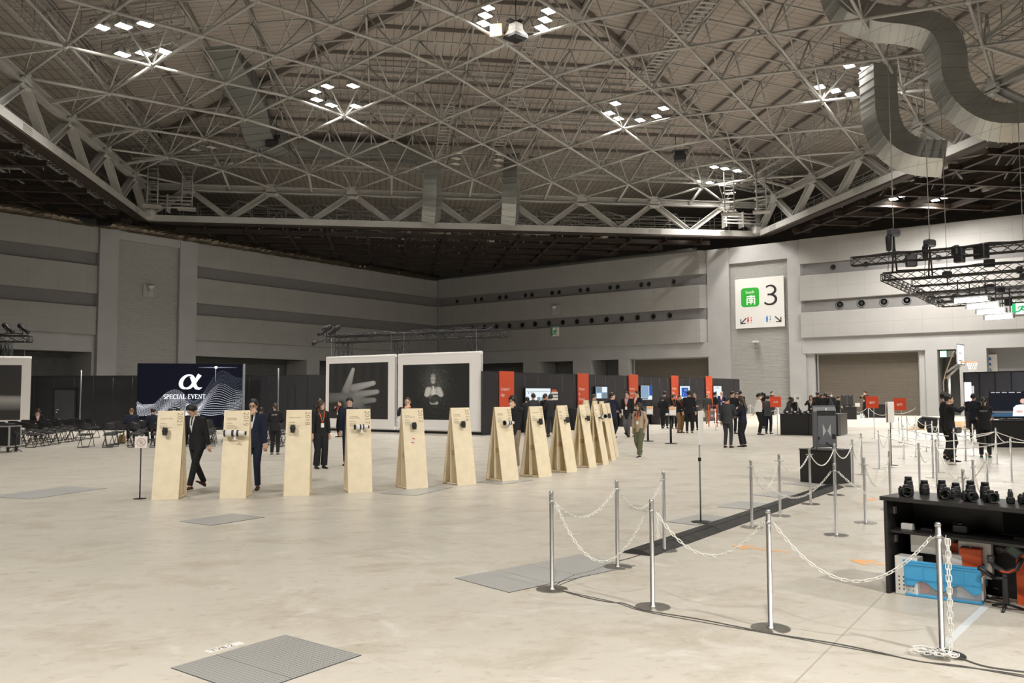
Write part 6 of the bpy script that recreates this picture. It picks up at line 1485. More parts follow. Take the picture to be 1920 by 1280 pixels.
def person(key, x, yf, yt, face, label, top=(.02, .02, .022), bottom=None, shoes=(.02, .018, .016), armL='down', armR='down', lean=0, stride=0, head=(0, 0), hair='short', hairm=None, fem=False, shirt=None, tie=None, lan=False, mask=False, glasses=False, long_coat=0, sit=False, H=None, loc=None, group=None, untuck=True, wide=1.0, sole=None, flare=0):
    p = V(loc) if loc is not None else at(x, yf); p.z = 0
    if H is None: H = near_z(p, x, yt)/(1 - .22*lean*lean - .035*abs(lean)) + .01
    H = max(1.5, min(1.86, H)); s = H/1.72
    t = thing('person', label, 'person', p, facing(p)+math.radians(face), group); t.scale = (s, s, s)
    dist = (p-CAMP).length; vx = .010 if dist < 27 else .014
    bottom = bottom or top; sh = .165 if fem else .19; dz = -.44 if sit else 0
    def L(x, f, z): return V((x, -f, z))
    piv = L(0, 0, .95+dz)
    RX = Matrix.Rotation(lean, 3, 'X')
    def U(x, f, z): return piv + RX @ (L(x, f, z+dz)-piv)          # leaning upper body
    X = V((1, 0, 0)); upv = RX @ V((0, 0, 1)); fv = RX @ V((0, -1, 0))
    # legs
    legs = []
    for sx, st in ((1, stride), (-1, -stride)):
        hip = L(sx*.09, 0, .90+dz)
        if sit: knee = L(sx*.10, .42, .47); ank = L(sx*.11, .40, .085)
        else: knee, ank = ik(hip, L(sx*(.10 if not stride else .06), st - (.02 if st < 0 else 0), .085 + (.05 if st < 0 else 0)), .42, .41, (0, -1, 0))
        legs.append((sx, hip, knee, ank, -.5 if (st < 0 and not sit) else 0))
    # arms
    arms = []
    for sx, nm in ((1, armL), (-1, armR)):
        a = ARM[nm] if isinstance(nm, str) else nm
        S = U(sx*sh, 0, 1.415); w = U(sx*a[0], a[1], a[2]) if not sit or a[2] > .7 else L(sx*a[0], a[1], a[2]+.06)
        el, w = ik(S, w, .285, .255, V((sx*.9, .55, -.35)))
        arms.append((sx, S, el, w))
    # head
    hp = U(0, .01, 1.50); HR = RX @ Matrix.Rotation(math.radians(head[0]), 3, 'Z') @ Matrix.Rotation(math.radians(head[1]), 3, 'X')
    def Hd(x, f, z): return hp + HR @ V((x, -f, z))
    # body: one continuous surface
    mb = MB()
    mb.loft([oval(U(0, 0, z), X, fv, rx, ry) for z, rx, ry in ((.84, .12, .09), (.95, .145, .095), (1.08, .125, .085), (1.28, .15, .10), (1.40, .14, .075), (1.46, .075, .06), (1.50, .052, .055))])
    mb.loft([oval(U(0, -.005, 1.44), X, fv, .055, .055), oval(hp + HR @ V((0, .02, .06)), X, HR @ V((0, -1, 0)), .052, .058)])
    prof = ((0, .026, .085, .035), (.012, .04, .092, .01), (.03, .052, .095, -.02), (.058, .062, .094, -.055), (.09, .068, .092, -.085), (.12, .073, .092, -.098), (.155, .075, .088, -.102), (.19, .067, .07, -.088), (.212, .046, .042, -.06), (.224, .014, .0, -.015))
    hx, hy = HR @ X, HR @ V((0, -1, 0))
    mb.loft([oval(Hd(0, (yf_+yb_)/2, z), hx, hy, rx, (yf_-yb_)/2) for z, rx, yf_, yb_ in prof])
    mb.loft([[Hd(-.008, .088, .115), Hd(.008, .088, .115), Hd(0, .098, .118)], [Hd(-.016, .085, .068), Hd(.016, .085, .068), Hd(0, .118, .074)], [Hd(-.012, .082, .06), Hd(.012, .082, .06), Hd(0, .1, .062)]], 0, False)
    for sx in (1, -1): mb.sphere(Hd(sx*.074, -.012, .095), (.013, .02, .032), 8, 6, rot=HR)
    for sx, hip, kn, an, tp in legs: mb.tube([hip, hip.lerp(kn, .5), kn, kn.lerp(an, .35), an, an - V((0, 0, .03))], [.08, .07, .052, .052, .036, .036], 10)
    fr = .0088
    for sx, S, el, w in arms:
        mb.tube([S - X*sx*.03, S, S.lerp(el, .5), el, el.lerp(w, .4), w], [.05, .048, .042, .037, .036, .027], 10)
        d = (w-el).normalized(); side = d.cross(fv); side = side.normalized() if side.length > .1 else X.copy(); pn = side.cross(d).normalized()
        palm = w + d*.085
        mb.loft([oval(w - d*.01, side, pn, .028, .02, 10), oval(w + d*.03, side, pn, .036, .018, 10), oval(palm, side, pn, .041, .016, 10), oval(palm+d*.008, side, pn, .036, .012, 10)])
        curl = 1.0 if not (nm in ('down', 'swingf', 'swingb')) else .55
        for k, ln in enumerate((.068, .078, .073, .056)):
            b = palm + side*(-.033+.022*k); m1 = b + d*(ln*.5) + pn*(-.012*curl); m2 = m1 + d*(ln*.28) - pn*(ln*.3*curl); e = m2 + d*(ln*.08) - pn*(ln*.3*curl)
            mb.tube([b - d*.015, m1, m2, e], [fr*1.05, fr, fr*.95, fr*.8], 6)
        ts = -side if sx > 0 else side
        ts = ts if ts.dot(X*-sx) > 0 or True else -ts
        tb = w + d*.03 + ts*.028; mb.tube([tb - ts*.012, tb + ts*.02 + d*.022 - pn*.01, tb + ts*.026 + d*.05 - pn*.022], [.013, .011, .009], 6)
    remesh(mb, vx, 'body', M_skin, t)
    # trousers
    mb = MB(); wl = wide
    if sit: mb.loft([oval(L(0, 0, .40), X, V((0, -1, 0)), .16, .13), oval(L(0, 0, .52), X, V((0, -1, 0)), .165, .125), oval(L(0, 0, .62), X, V((0, -1, 0)), .15, .11)])
    else: mb.loft([oval(U(0, 0, 1.03), X, fv, .145, .105), oval(U(0, 0, .95), X, fv, .165, .118), oval(L(0, 0, .87), X, V((0, -1, 0)), .172, .125), oval(L(0, 0, .80), X, V((0, -1, 0)), .14, .10)])
    for sx, hip, kn, an, tp in legs:
        mb.tube([hip - V((0, 0, .0)), hip.lerp(kn, .4), kn, kn.lerp(an, .5), an + V((0, 0, .0))], [.098*wl, .09*wl, .068*wl, .062*wl+flare*.5, .056*wl+flare], 12)
    remesh(mb, vx*1.3, 'trousers', cloth(bottom), t)
    # shoes
    for sx, hip, kn, an, tp in legs:
        mb = MB(); R = Matrix.Rotation(tp, 3, 'X'); rings = []
        for f, w_, h in ((-.075, .026, .045), (-.05, .036, .07), (0, .038, .075), (.06, .042, .055), (.13, .045, .038), (.175, .036, .028), (.195, .012, .014)):
            rings.append([an + R @ V((sx*.012*max(0, f)*8 + w_*math.cos(a), -f, -.083 + max(0, h*(.5+.5*math.sin(a))*1.0))) for a in [2*PI*k/10 for k in range(10)]])
        mb.loft(rings); o = mb.build('shoe', cloth(shoes), t)
        if sole:
            mb = MB(); mb.loft([[an + R @ V((sx*.012*max(0, f)*8 + w_*math.cos(a)*1.06, -f, -.084 + (.018 if math.sin(a) > 0 else 0))) for a in [2*PI*(k+.5)/8 for k in range(8)]] for f, w_ in ((-.078, .024), (-.05, .037), (.06, .043), (.13, .046), (.18, .034))]); mb.build('sole', cloth(sole), o)
    # jacket or top
    mb = MB(); hem = .80 - long_coat if untuck else .97
    jr = [(hem, .178+long_coat*.08, .135+long_coat*.08), (.95, .172, .128), (1.08, .158 if not fem else .145, .115), (1.28, .185 if not fem else .165, .132), (1.39, .185 if not fem else .16, .10), (1.45, .105, .078), (1.485, .066, .066)]
    if sit: jr = [(.93, .18, .14)] + jr[2:]
    mb.loft([oval(U(0, 0, z), X, fv, rx, ry, 18) for z, rx, ry in jr])
    for sx, S, el, w in arms: mb.tube([S - X*sx*.05, S, S.lerp(el, .45), el, el.lerp(w, .5), w + (w-el).normalized()*-.005], [.06, .066, .058, .053, .048, .041], 12)
    o = remesh(mb, vx*1.3, 'jacket' if untuck and shirt else 'top', cloth(top), t)
    def jf(z, x_=0):
        for (z0, a0, b0), (z1, a1, b1) in zip(jr, jr[1:]):
            if z0 <= z <= z1: k = (z-z0)/(z1-z0); rx, ry = a0+(a1-a0)*k, b0+(b1-b0)*k; return ry*math.sqrt(max(0, 1-(x_/rx)**2)) + .007
        return .07
    def ribbon(pts, w_, m, name):
        mb = MB()
        for (x0, z0), (x1, z1) in zip(pts, pts[1:]):
            mb.quad(U(x0-w_/2, jf(z0, x0), z0), U(x1-w_/2, jf(z1, x1), z1), U(x1+w_/2, jf(z1, x1), z1), U(x0+w_/2, jf(z0, x0), z0))
        mb.build(name, m, t)
    if shirt:
        mb = MB(); zs = [1.482, 1.45, 1.40, 1.34, 1.28, 1.22, 1.16]; ws = [.045, .055, .052, .042, .031, .018, .002]
        for k in range(len(zs)-1): mb.quad(*[U(q*w_, jf(z, w_)+.002, z) for q, z, w_ in ((-1, zs[k], ws[k]), (-1, zs[k+1], ws[k+1]), (1, zs[k+1], ws[k+1]), (1, zs[k], ws[k]))])
        mb.build('shirt_front', cloth(shirt), t)
        mb = MB(); mb.tube([U(.066*math.cos(a), .066*math.sin(a), 1.49-.012*math.sin(a)) for a in [2*PI*k/14 for k in range(14)]], .012, 6, closed=True); mb.build('collar', cloth(shirt), t)
        if tie: ribbon([(0, 1.46+.0), (0, 1.40), (0, 1.30), (0, 1.18)], .03, cloth(tie), 'tie')
    if lan:
        mb = MB(); pts = [U(.0, jf(1.16)+.006, 1.16)] + [U(x_, jf(z, x_)+.004, z) for x_, z in ((.03, 1.26), (.055, 1.36), (.07, 1.44))] + [U(.075*math.cos(a), .075*math.sin(a)*1.05, 1.492) for a in [-k*PI/6 for k in range(0, 7)]] + [U(-x_, jf(z, x_)+.004, z) for x_, z in ((.07, 1.44), (.055, 1.36), (.03, 1.26))] + [U(-.001, jf(1.16)+.006, 1.16)]
        mb.tube(pts, .009, 5); o2 = mb.build('lanyard', M_lan, t)
        mb = MB(); mb.box(U(0, jf(1.1)+.012, 1.10), (.08, .006, .11), 0, RX); mb.build('badge', M_paper, o2)
    if mask:
        mb = MB(); mb.sphere(Hd(0, .058, .045), (.062, .052, .052), 14, 8, rot=HR); mb.build('face_mask', M_mask, t)
    ang = abs((face + head[0] + 180) % 360 - 180)
    if ang < 125:
        for sx in (1, -1):
            mb = MB(); mb.sphere(Hd(sx*.029, .0885, .108), (.012, .005, .006), 8, 5, rot=HR); mb.build('eye', M_eye, t)
        mb = MB()
        for sx in (1, -1): mb.tube([Hd(sx*.045, .083, .127), Hd(sx*.028, .091, .131), Hd(sx*.014, .092, .127)], .004, 5)
        mb.build('eyebrow', M_hair, t)
        if not mask: mb = MB(); mb.sphere(Hd(0, .092, .038), (.022, .006, .006), 8, 5, rot=HR); mb.build('mouth', M_lip, t)
    if glasses:
        mb = MB()
        for sx in (1, -1): mb.tube([Hd(sx*(.03+.023*math.cos(a)), .102, .106+.017*math.sin(a)) for a in [2*PI*k/12 for k in range(12)]], .0028, 5, closed=True); mb.tube([Hd(sx*.053, .1, .11), Hd(sx*.077, .0, .108)], .0025, 4)
        mb.build('glasses', M_blk, t)
    # hair
    hm = hairm or M_hair; mb = MB(); nu, nv = 30, 16; hs = random.Random(sum(map(ord, key))).uniform(0, 6); rings = []
    front, sidez, backz = {'short': (62, 96, 124), 'long': (62, 112, 140), 'bob': (68, 122, 136), 'bald': (20, 70, 110), 'pony': (54, 90, 120), 'buzz': (54, 88, 116)}[hair]
    th = {'bald': .002, 'buzz': .007, 'short': .017, 'long': .016, 'bob': .018, 'pony': .012}[hair]
    for j in range(nv+1):
        th_ = math.radians(2 + 146*j/nv); rg = []
        for i in range(nu):
            ph = 2*PI*i/nu; c = math.cos(ph)          # ph = 0 looks forward
            lim = front + (sidez-front)*min(1, (1-c)*1.6) if c > 0 else sidez + (backz-sidez)*(-c)
            if hair not in ('bald', 'buzz'): lim += 5*math.sin(ph*9+hs) + 3*math.sin(ph*17+hs*2)
            dlt = lim - math.degrees(th_); k = 1/(1+math.exp(-dlt/3.0)); wob = (.004*math.sin(ph*7+j*1.3+hs)+.003*math.sin(ph*13-j*2.1))*k*(hair not in ('bald', 'buzz'))
            r = -.014 + (th+.014)*k + wob
            rg.append(Hd((.078+r)*math.sin(th_)*math.sin(ph), -.006 + ((.098 if c < 0 else .09)+r)*math.sin(th_)*c, .118 + (.108+r*1.1)*math.cos(th_)))
        rings.append(rg)
    mb.loft(rings)
    if hair == 'long':
        mb.loft([oval(c_, X, fv, rx, ry, 12) for c_, rx, ry in ((Hd(0, -.06, .13), .075, .05), (Hd(0, -.075, .03), .088, .05), (U(0, -.105, 1.44), .10, .04), (U(0, -.135, 1.32), .10, .032), (U(0, -.14, 1.22), .06, .016))])
        for sx in (1, -1): mb.loft([oval(c_, X, fv, rx, ry, 8) for c_, rx, ry in ((Hd(sx*.07, .0, .12), .02, .04), (Hd(sx*.078, .01, .02), .022, .035), (U(sx*.09, .08, 1.41), .026, .026), (U(sx*.095, .13, 1.30), .02, .018))])
    if hair == 'pony': mb.loft([oval(c_, X, fv, r, r, 8) for c_, r in ((Hd(0, -.1, .13), .02), (Hd(0, -.15, .10), .032), (Hd(0, -.15, .0), .028), (Hd(0, -.13, -.07), .01))])
    mb.build('hair', hm, t)
    W = Matrix.Translation(p) @ Matrix.Rotation(t.rotation_euler.z, 4, 'Z') @ Matrix.Scale(s, 4)
    PEOPLE[key] = dict(o=t, W=W, hand={sx: W @ (w + (w-el).normalized()*.08) for sx, S, el, w in arms}, U=U, X=X, fv=fv, jf=jf, s=s)
    return t
NAVY = (.018, .022, .04); BLK = (.019, .019, .021); CHAR = (.045, .048, .052); WHT = (.75, .74, .72); BRN = (.07, .03, .018)
def back_text(key, txt, z=1.30, size=.055):
    q = PEOPLE[key]; U = q['U']; jf = q['jf']; mb = text_mb(txt, size, lambda p: U(-p.x if False else -p.x, -(jf(z+p.y, p.x)+.004), z+p.y), .002, 'CENTER', sx=1.35)
    mb.f = [f[::-1] for f in mb.f]; mb.build('back_lettering', M_let, q['o'])
person('walker', 368, 918, 758, -42, 'man in a black suit walking and looking down between the two leftmost plywood stands', BLK, BLK, BRN, (.24, -.05, .80), 'low', .13, .26, (-8, 32), 'short', shirt=(.6, .6, .6), tie=BLK)
person('glasses', 473, 918, 750, -12, 'man in glasses and a navy suit standing half behind the 2019 plywood stand', NAVY, NAVY, BRN, 'down', 'chin', 0, 0, (-5, 8), 'short', shirt=WHT, tie=NAVY, glasses=True)
person('staff_back', 515, 853, 757, 165, 'woman in a black staff sweatshirt seen from behind, left of the 2018 stand', BLK, BLK, (.05, .05, .05), 'front', 'front', 0, 0, (35, 5), 'pony', M_hairb, True, sole=(.7, .7, .68)); back_text('staff_back', 'SONY', 1.33)
person('orange_woman', 600, 878, 752, 22, 'long haired woman in a black suit and orange lanyard right of the 2018 stand', BLK, BLK, BLK, 'down', 'low', 0, 0, (45, 4), 'long', M_hairb, True, shirt=(.05, .05, .05), lan=True, wide=1.25, flare=.02)
person('bowl_hair', 655, 872, 746, -10, 'man peering over the top of the plywood stand with the first white zoom lens', NAVY, NAVY, BLK, 'down', 'down', 0, 0, (5, 15), 'short')
person('gesture_woman', 637, 819, 751, -60, 'woman in black with an orange lanyard raising a hand before the hand banner', BLK, BLK, BLK, 'down', 'up', 0, 0, (-20, 0), 'pony', None, True, lan=True)
person('polo_man', 598, 824, 747, 15, 'man in a black polo, hand to his mouth, left of the hand banner', BLK, BLK, BLK, 'cross', 'chin', 0, 0, (10, 8), 'buzz', lan=True)
person('trumpet_man', 764, 868, 746, -8, 'man with short hair behind the fifth plywood stand, hand at his chin', BLK, BLK, BLK, 'down', 'chin', 0, .08, (0, 12), 'buzz', shirt=WHT, lan=True)
person('mask_man', 963, 879, 743, -20, 'man in a white face mask, black sweater and beige trousers behind the seventh stand', BLK, (.25, .20, .14), (.7, .7, .68), 'back', 'chin', 0, 0, (-10, 14), 'bob', mask=True)
person('screen_a', 989, 815, 745, 165, 'small visitor in dark clothes, leftmost before the large white screen', CHAR, CHAR, BLK, 'front', 'front', 0, 0, (20, 0), 'bob', None, True)
person('screen_b', 1000, 818, 738.5, 160, 'man in a dark grey suit looking right before the large white screen', (.05, .05, .055), CHAR, BLK, 'front', 'front', 0, 0, (45, 0), 'short')
person('screen_c', 1023, 817, 739, 150, 'visitor with an orange strap half hidden at the right of the large white screen', BLK, BLK, BLK, 'front', 'front', 0, 0, (-40, 0), 'short', None, False, lan=True)
person('screen_d', 1033, 819, 739.5, 190, 'woman with bobbed hair in a dark suit, rightmost before the large white screen', (.03, .03, .034), (.03, .03, .034), BLK, 'front', 'front', 0, 0, (-35, 0), 'bob', None, True)
person('tile_man', 1114, 814, 740.5, 60, 'man whose head shows over the rear plywood stands below the tiled screen', BLK, BLK, BLK, 'down', 'down', 0, 0, (10, 5), 'short', M_hairb)
person('cup_man', 1149, 827, 737, 140, 'man in a navy jumper holding a white paper, right beside the last plywood stands', NAVY, BLK, BLK, 'front', 'hold', 0, .05, (-60, 0), 'short', mask=False)
person('coat_man', 1177, 819, 734.5, -20, 'man in a black open coat with an orange lanyard and grey trousers', BLK, (.10, .10, .105), BLK, 'down', 'low', 0, .05, (-10, 0), 'short', shirt=(.35, .4, .5), lan=True, long_coat=.12)
person('lean_man', 1197, 818, 732.5, -50, 'tall man in a dark suit facing left behind the woman in green trousers', NAVY, BLK, BLK, 'down', 'front', .05, 0, (-20, 5), 'buzz', shirt=WHT, lan=True)
person('green_woman', 1200, 857, 757, -30, 'long haired woman in a beige jacket and green trousers walking toward the viewer', (.37, .29, .21), (.11, .12, .075), (.04, .04, .04), 'pocket', 'down', 0, .14, (-35, 0), 'long', None, True, shirt=(.07, .09, .08), lan=True, glasses=True, wide=1.3, sole=(.7, .7, .68))
person('dark_woman', 1243, 803, 743, 170, 'woman in a black jacket seen from behind left of the right pedestal table', BLK, BLK, BLK, 'front', 'front', 0, .1, (10, 0), 'bob', M_hairb, True)
person('dark_man', 1247, 802.5, 734, 175, 'tall man in dark grey bending over the counter under the deep blue screen', CHAR, CHAR, BLK, 'desk', 'desk', .06, 0, (0, 10), 'short')
person('smile_woman', 1264, 803, 740, 15, 'woman with curly hair and an orange lanyard behind the man in brown trousers', BLK, BLK, BLK, 'cross', 'cross', 0, 0, (10, 0), 'bob', M_hairb, True, lan=True)
person('brown_man', 1275, 811, 741, 45, 'smiling stocky man in a black jacket and brown trousers', BLK, (.22, .13, .06), (.05, .03, .02), 'down', 'cross', 0, 0, (10, 0), 'buzz', lan=True, wide=1.2, shirt=(.02, .02, .02))
person('suit_back', 1293, 812, 733, 178, 'man in a black suit seen from behind with white soled shoes', BLK, BLK, (.05, .05, .05), 'low', 'low', 0, 0, (0, 0), 'short', sole=(.8, .8, .78))
person('grey_glasses', 1304, 806, 737, -15, 'man in glasses and a grey jacket facing the man seen from behind', (.07, .075, .08), BLK, BLK, 'cross', 'cross', 0, 0, (-5, 0), 'buzz', lan=True, glasses=True)
person('bag_man', 1327, 795, 738.5, 178, 'grey haired man in a grey jacket and beige trousers carrying a white bag', (.06, .062, .062), (.28, .20, .12), BRN, 'low', 'low', 0, .16, (0, 0), 'bald', M_hairg)
person('pale_screen_man', 1342, 793, 735.5, 100, 'man in black facing right before the last wall screen', BLK, BLK, BLK, 'front', 'front', 0, 0, (0, 0), 'short')
person('blue_man', 1354, 789, 732.5, -10, 'balding man in a bright blue suit by the last wall screen', (.02, .035, .12), (.02, .03, .08), BLK, 'down', 'cross', 0, 0, (0, 0), 'bald', M_hairg, shirt=WHT, lan=True)
person('camera_man', 1365, 839, 744, 158, 'man in a grey suit seen from behind holding a black camera at his side', CHAR, CHAR, BLK, 'low', 'front', 0, 0, (-20, 0), 'short', lan=True)
person('tee_man', 1374, 813, 734.5, 25, 'man in a black jumper looking down behind the grey suited man holding a camera', BLK, BLK, BLK, 'front', 'down', 0, 0, (20, 12), 'short')
person('face_man', 1383, 806, 737, 5, 'man whose face shows above the long haired woman in navy', BLK, (.1, .1, .1), BLK, 'down', 'down', 0, 0, (-10, 0), 'short')
person('navy_woman', 1394, 837.5, 746, -112, 'woman with long brown hair in a navy blouse and black wide trousers facing left', (.018, .02, .035), BLK, BLK, 'front', 'front', 0, 0, (0, 10), 'long', M_hairb, True, wide=1.25, flare=.015)
person('far_back_man', 1389, 800, 733, 150, 'man in black seen from behind nearest the end of the booth wall', BLK, BLK, BLK, 'down', 'down', 0, 0, (0, 0), 'short')
person('white_shirt', 1424, 815, 738, 100, 'man in a white shirt and face mask with hands behind his back', WHT, BLK, (.06, .06, .065), 'back', 'back', 0, 0, (0, 5), 'short', lan=True, mask=True, untuck=False)
person('behind_white', 1431, 803, 736, 120, 'man in black raising an arm behind the man in a white shirt', BLK, BLK, BLK, 'down', 'overhead', 0, 0, (0, 0), 'short')
person('grey_blazer', 1441, 813, 742, 160, 'man in a grey blazer and navy trousers beside the entrance sign', (.085, .09, .095), (.02, .028, .05), BLK, 'front', 'front', 0, 0, (20, 18), 'short', lan=True)
person('far_woman', 1448, 778, 731, 60, 'small woman in black standing above the entrance sign before the ribbed shutter', BLK, BLK, BLK, 'front', 'front', 0, 0, (20, 0), 'short', None, True, lan=True)
person('bend_woman', 1476, 804, 747, 60, 'woman with long brown hair in grey bending over the long black counter', (.06, .06, .062), CHAR, BLK, 'desk', 'desk', .55, 0, (10, 25), 'long', M_hairb, True, H=1.62)
person('bend_man', 1496, 804, 746.5, -55, 'man in black bending over the long black counter with a red booklet', BLK, BLK, BLK, 'desk', 'desk', .5, 0, (-5, 25), 'short', None, False, H=1.68)
person('brown_hair', 1522, 804, 741.5, -5, 'woman with long brown hair facing the viewer behind the long black counter', (.02, .018, .02), BLK, BLK, 'front', 'up', 0, 0, (0, 5), 'long', mat('brown hair', (.12, .05, .025), .4), True, shirt=(.5, .45, .42))
person('orange_neck', 1534, 797, 735, 170, 'man in black with an orange strap at his neck behind the counter, tallest there', BLK, BLK, BLK, 'down', 'down', 0, 0, (15, 0), 'short', lan=True)
person('counter_b', 1541, 794, 739, 120, 'visitor in black squeezed behind the man with an orange neck strap', BLK, BLK, BLK, 'down', 'down', 0, 0, (0, 0), 'short')
person('phone_man', 1549, 799, 737, 165, 'man holding a phone up to his face above the large grey monitor', BLK, BLK, BLK, 'down', 'phone', 0, 0, (20, 0), 'short', lan=True)
person('lean_visitor', 1562, 799, 741.5, -70, 'visitor with an orange lanyard bending down above the large grey monitor', (.05, .055, .07), BLK, BLK, 'desk', 'desk', .35, 0, (0, 20), 'short', lan=True)
person('mask_far', 1560, 788, 737, 0, 'far visitor in a white face mask above the large grey monitor', BLK, BLK, BLK, 'down', 'down', 0, 0, (0, 0), 'short', mask=True)
person('edge_visitor', 1571, 795, 743, 60, 'dark haired visitor just left of the pair of upright black screens', BLK, BLK, BLK, 'down', 'front', .1, 0, (0, 10), 'short')
person('exit_man', 1624, 783.5, 733, -45, 'man in a black suit with folded arms just left of the left exit sign', BLK, BLK, BLK, 'up', 'chin', 0, .04, (-10, 10), 'short', lan=True)
person('pair_rear', 1775, 861, 736, 110, 'person in black half hidden behind the photographing man, hand raised to the neck', BLK, (.025, .028, .024), BLK, 'chin', 'down', 0, .04, (0, 0), 'short')
person('photo_man', 1783, 866, 741, 92, 'man in black seen in profile photographing with a phone held at eye height', BLK, BLK, BLK, 'phone', 'phone', 0, .05, (5, 0), 'short')
person('staff_woman', 1848, 858, 745, 176, 'woman in a black staff shirt seen from behind with folded arms before the television', BLK, BLK, (.04, .05, .045), 'cross', 'cross', 0, 0, (0, 0), 'pony', None, True, sole=(.1, .45, .3)); back_text('staff_woman', 'SONY', 1.31)
person('far_navy', 1828, 828, 739, 170, 'man in a navy jacket seen from behind between the photographing man and staff woman', (.02, .025, .035), (.02, .022, .03), BLK, 'front', 'front', 0, 0, (-10, 0), 'short', mask=True)
# seated audience
def seated(key, x, yt, p, face, label, **k): 
    q = at_d(x, 800, (V(p)-CAMP).to_2d().length); q.z = 0; person(key, x, 0, 0, face, label, sit=True, loc=q, H=k.pop('H', 1.7), **k)
YD = -math.degrees(YAW)
seated('bald_seat', 246, 763, CH[(4, 1)] + FW*.1, 180, 'seated man with cropped reddish hair in a navy jacket facing the video screen', top=(.03, .035, .055), bottom=BLK, armL='lap', armR='lap', hair='buzz', hairm=mat('reddish hair', (.22, .11, .06), .5), lean=.12)
seated('bent_seat', 288, 761, CH[(4, 2)], 200, 'seated man in dark blue beside the 2021 plywood stand looking right', top=(.025, .03, .045), bottom=BLK, armL='lap', armR='lap', hair='short', hairm=M_hairb, lean=.15, head=(-40, 15))
seated('low_seat_a', 319, 765, CH[(5, 3)], 180, 'seated visitor just showing a dark head above the 2021 plywood stand, left one', top=BLK, bottom=BLK, armL='lap', armR='lap', H=1.66)
seated('low_seat_b', 333, 763, CH[(5, 3)] + FW*.3, 180, 'seated visitor just showing a dark head above the 2021 plywood stand, right one', top=BLK, bottom=BLK, armL='lap', armR='lap', H=1.68, hair='bob')
seated('right_seat', 489, 763, CH[(5, 7)], 180, 'seated man in a dark grey suit from behind, right of the 2019 plywood stand', top=(.05, .052, .06), bottom=BLK, armL='lap', armR='lap', H=1.68)
seated('left_seat', 69, 761, LB[(5, 2)], 10, 'seated woman in a black jacket looking down at her hands beside the forearm banner', top=BLK, bottom=BLK, armL='lap', armR='lap', hair='bob', hairm=M_hairb, fem=True, lean=.1, head=(0, 28), shirt=(.6, .62, .65), lan=True, H=1.66)
# things held or carried
def held_camera(key, sx, label, rz=0, dz=-.03):
    q = PEOPLE[key]; h = q['hand'][sx]; t = camera('camera', h + V((0, 0, dz)) - V((0, 0, .04)), q['o'].rotation_euler.z + rz, label, .12); return t
held_camera('camera_man', -1, 'black camera hanging from the hand of the man in a grey suit', 1.2)
q = PEOPLE['bag_man']; t = thing('shopping_bag', 'white plastic bag carried by the grey haired man in beige trousers', 'bag', q['hand'][1] + V((0, 0, -.42)), q['o'].rotation_euler.z); mb = MB(); mb.loft([oval(V((0, 0, z)), V((1, 0, 0)), V((0, 1, 0)), rx, ry, 12) for z, rx, ry in ((0, .1, .05), (.04, .15, .08), (.22, .13, .07), (.32, .05, .03), (.42, .02, .015))]); mb.build('bag', mat('white polythene', (.74, .74, .74), .4), t)
def flat_held(name, cat, key, sx, d, m, label, dz=.03, rz=0):
    q = PEOPLE[key]; t = thing(name, label, cat, q['hand'][sx] + V((0, 0, dz)), q['o'].rotation_euler.z + rz); mb = MB(); mb.box((0, 0, 0), d, bev=.004); mb.build('body', m, t); mb = MB(); mb.box((0, -d[1]/2-.001, 0), (d[0]*.9, .002, d[2]*.9)); mb.build('face', M_blk2 if name == 'phone' else m, t)
flat_held('phone', 'phone', 'photo_man', 1, (.15, .009, .075), M_blk2, 'phone held up by the man photographing at right'); flat_held('phone', 'phone', 'phone_man', -1, (.08, .009, .15), M_blk2, 'phone at the face of the visitor above the grey monitor')
flat_held('paper', 'paper', 'cup_man', -1, (.16, .004, .22), M_paper, 'white paper in the hand of the man in a navy jumper', .08); flat_held('phone', 'phone', 'navy_woman', -1, (.08, .01, .14), M_paper, 'white phone in the hands of the woman with long brown hair in navy')
flat_held('booklet', 'booklet', 'bend_man', 1, (.15, .01, .2), mat('faded red cover', (.5, .15, .12), .6), 'red booklet held over the long black counter', .08, .5); flat_held('clipboard', 'clipboard', 'pair_rear', -1, (.28, .02, .22), mat('olive board', (.07, .075, .045), .6), 'olive green board held low by the person behind the photographing man', .02)
p = at_d(82, 785, (LB[(5, 2)]-CAMP).to_2d().length); p.z = .45; t = thing('paper_bag', 'white and brown paper bag on the chair beside the seated woman', 'bag', p, -YAW); mb = MB(); mb.box((0, 0, .16), (.36, .14, .32), bev=.01); mb.build('bag', M_paper, t); mb = MB(); mb.box((0, -.072, .2), (.12, .004, .2), 0, Matrix.Rotation(.5, 3, 'Y')); mb.build('print', mat('brown print', (.3, .16, .08), .6), t)
# ------------------------------------------------------------------ lamps under the roof
M_lamp = mat('floodlight housing', (.42, .42, .40), .45, .4); M_lens = mat('lit floodlight lens', (1, .95, .86), .3, emit=30); M_lensoff = mat('unlit floodlight lens', (.62, .60, .54), .2)
def make_flood(lit):
    t = thing('floodlight', 'x', 'floodlight', (0, 0, 0))
    for s in (-1, 1):
        mb = MB(); mb.loft([[V((s*.17+a*.09, b*.13, .34)) for a, b in ((-1, -1), (1, -1), (1, 1), (-1, 1))], [V((s*.17+a*.15, b*.24, .02)) for a, b in ((-1, -1), (1, -1), (1, 1), (-1, 1))], [V((s*.17+a*.16, b*.26, 0)) for a, b in ((-1, -1), (1, -1), (1, 1), (-1, 1))]], 0, False); mb.build('housing', M_lamp, t)
        mb = MB(); mb.box((s*.17, 0, -.012), (.29, .48, .02), bev=.01); mb.build('lens', M_lens if lit else M_lensoff, t)
    mb = MB(); mb.tube([(-.34, 0, .1), (-.34, 0, .5), (.34, 0, .5), (.34, 0, .1)], .02, 5); mb.tube([(0, 0, .5), (0, 0, .62)], .03, 6); mb.build('bracket', M_lamp, t)
    return t
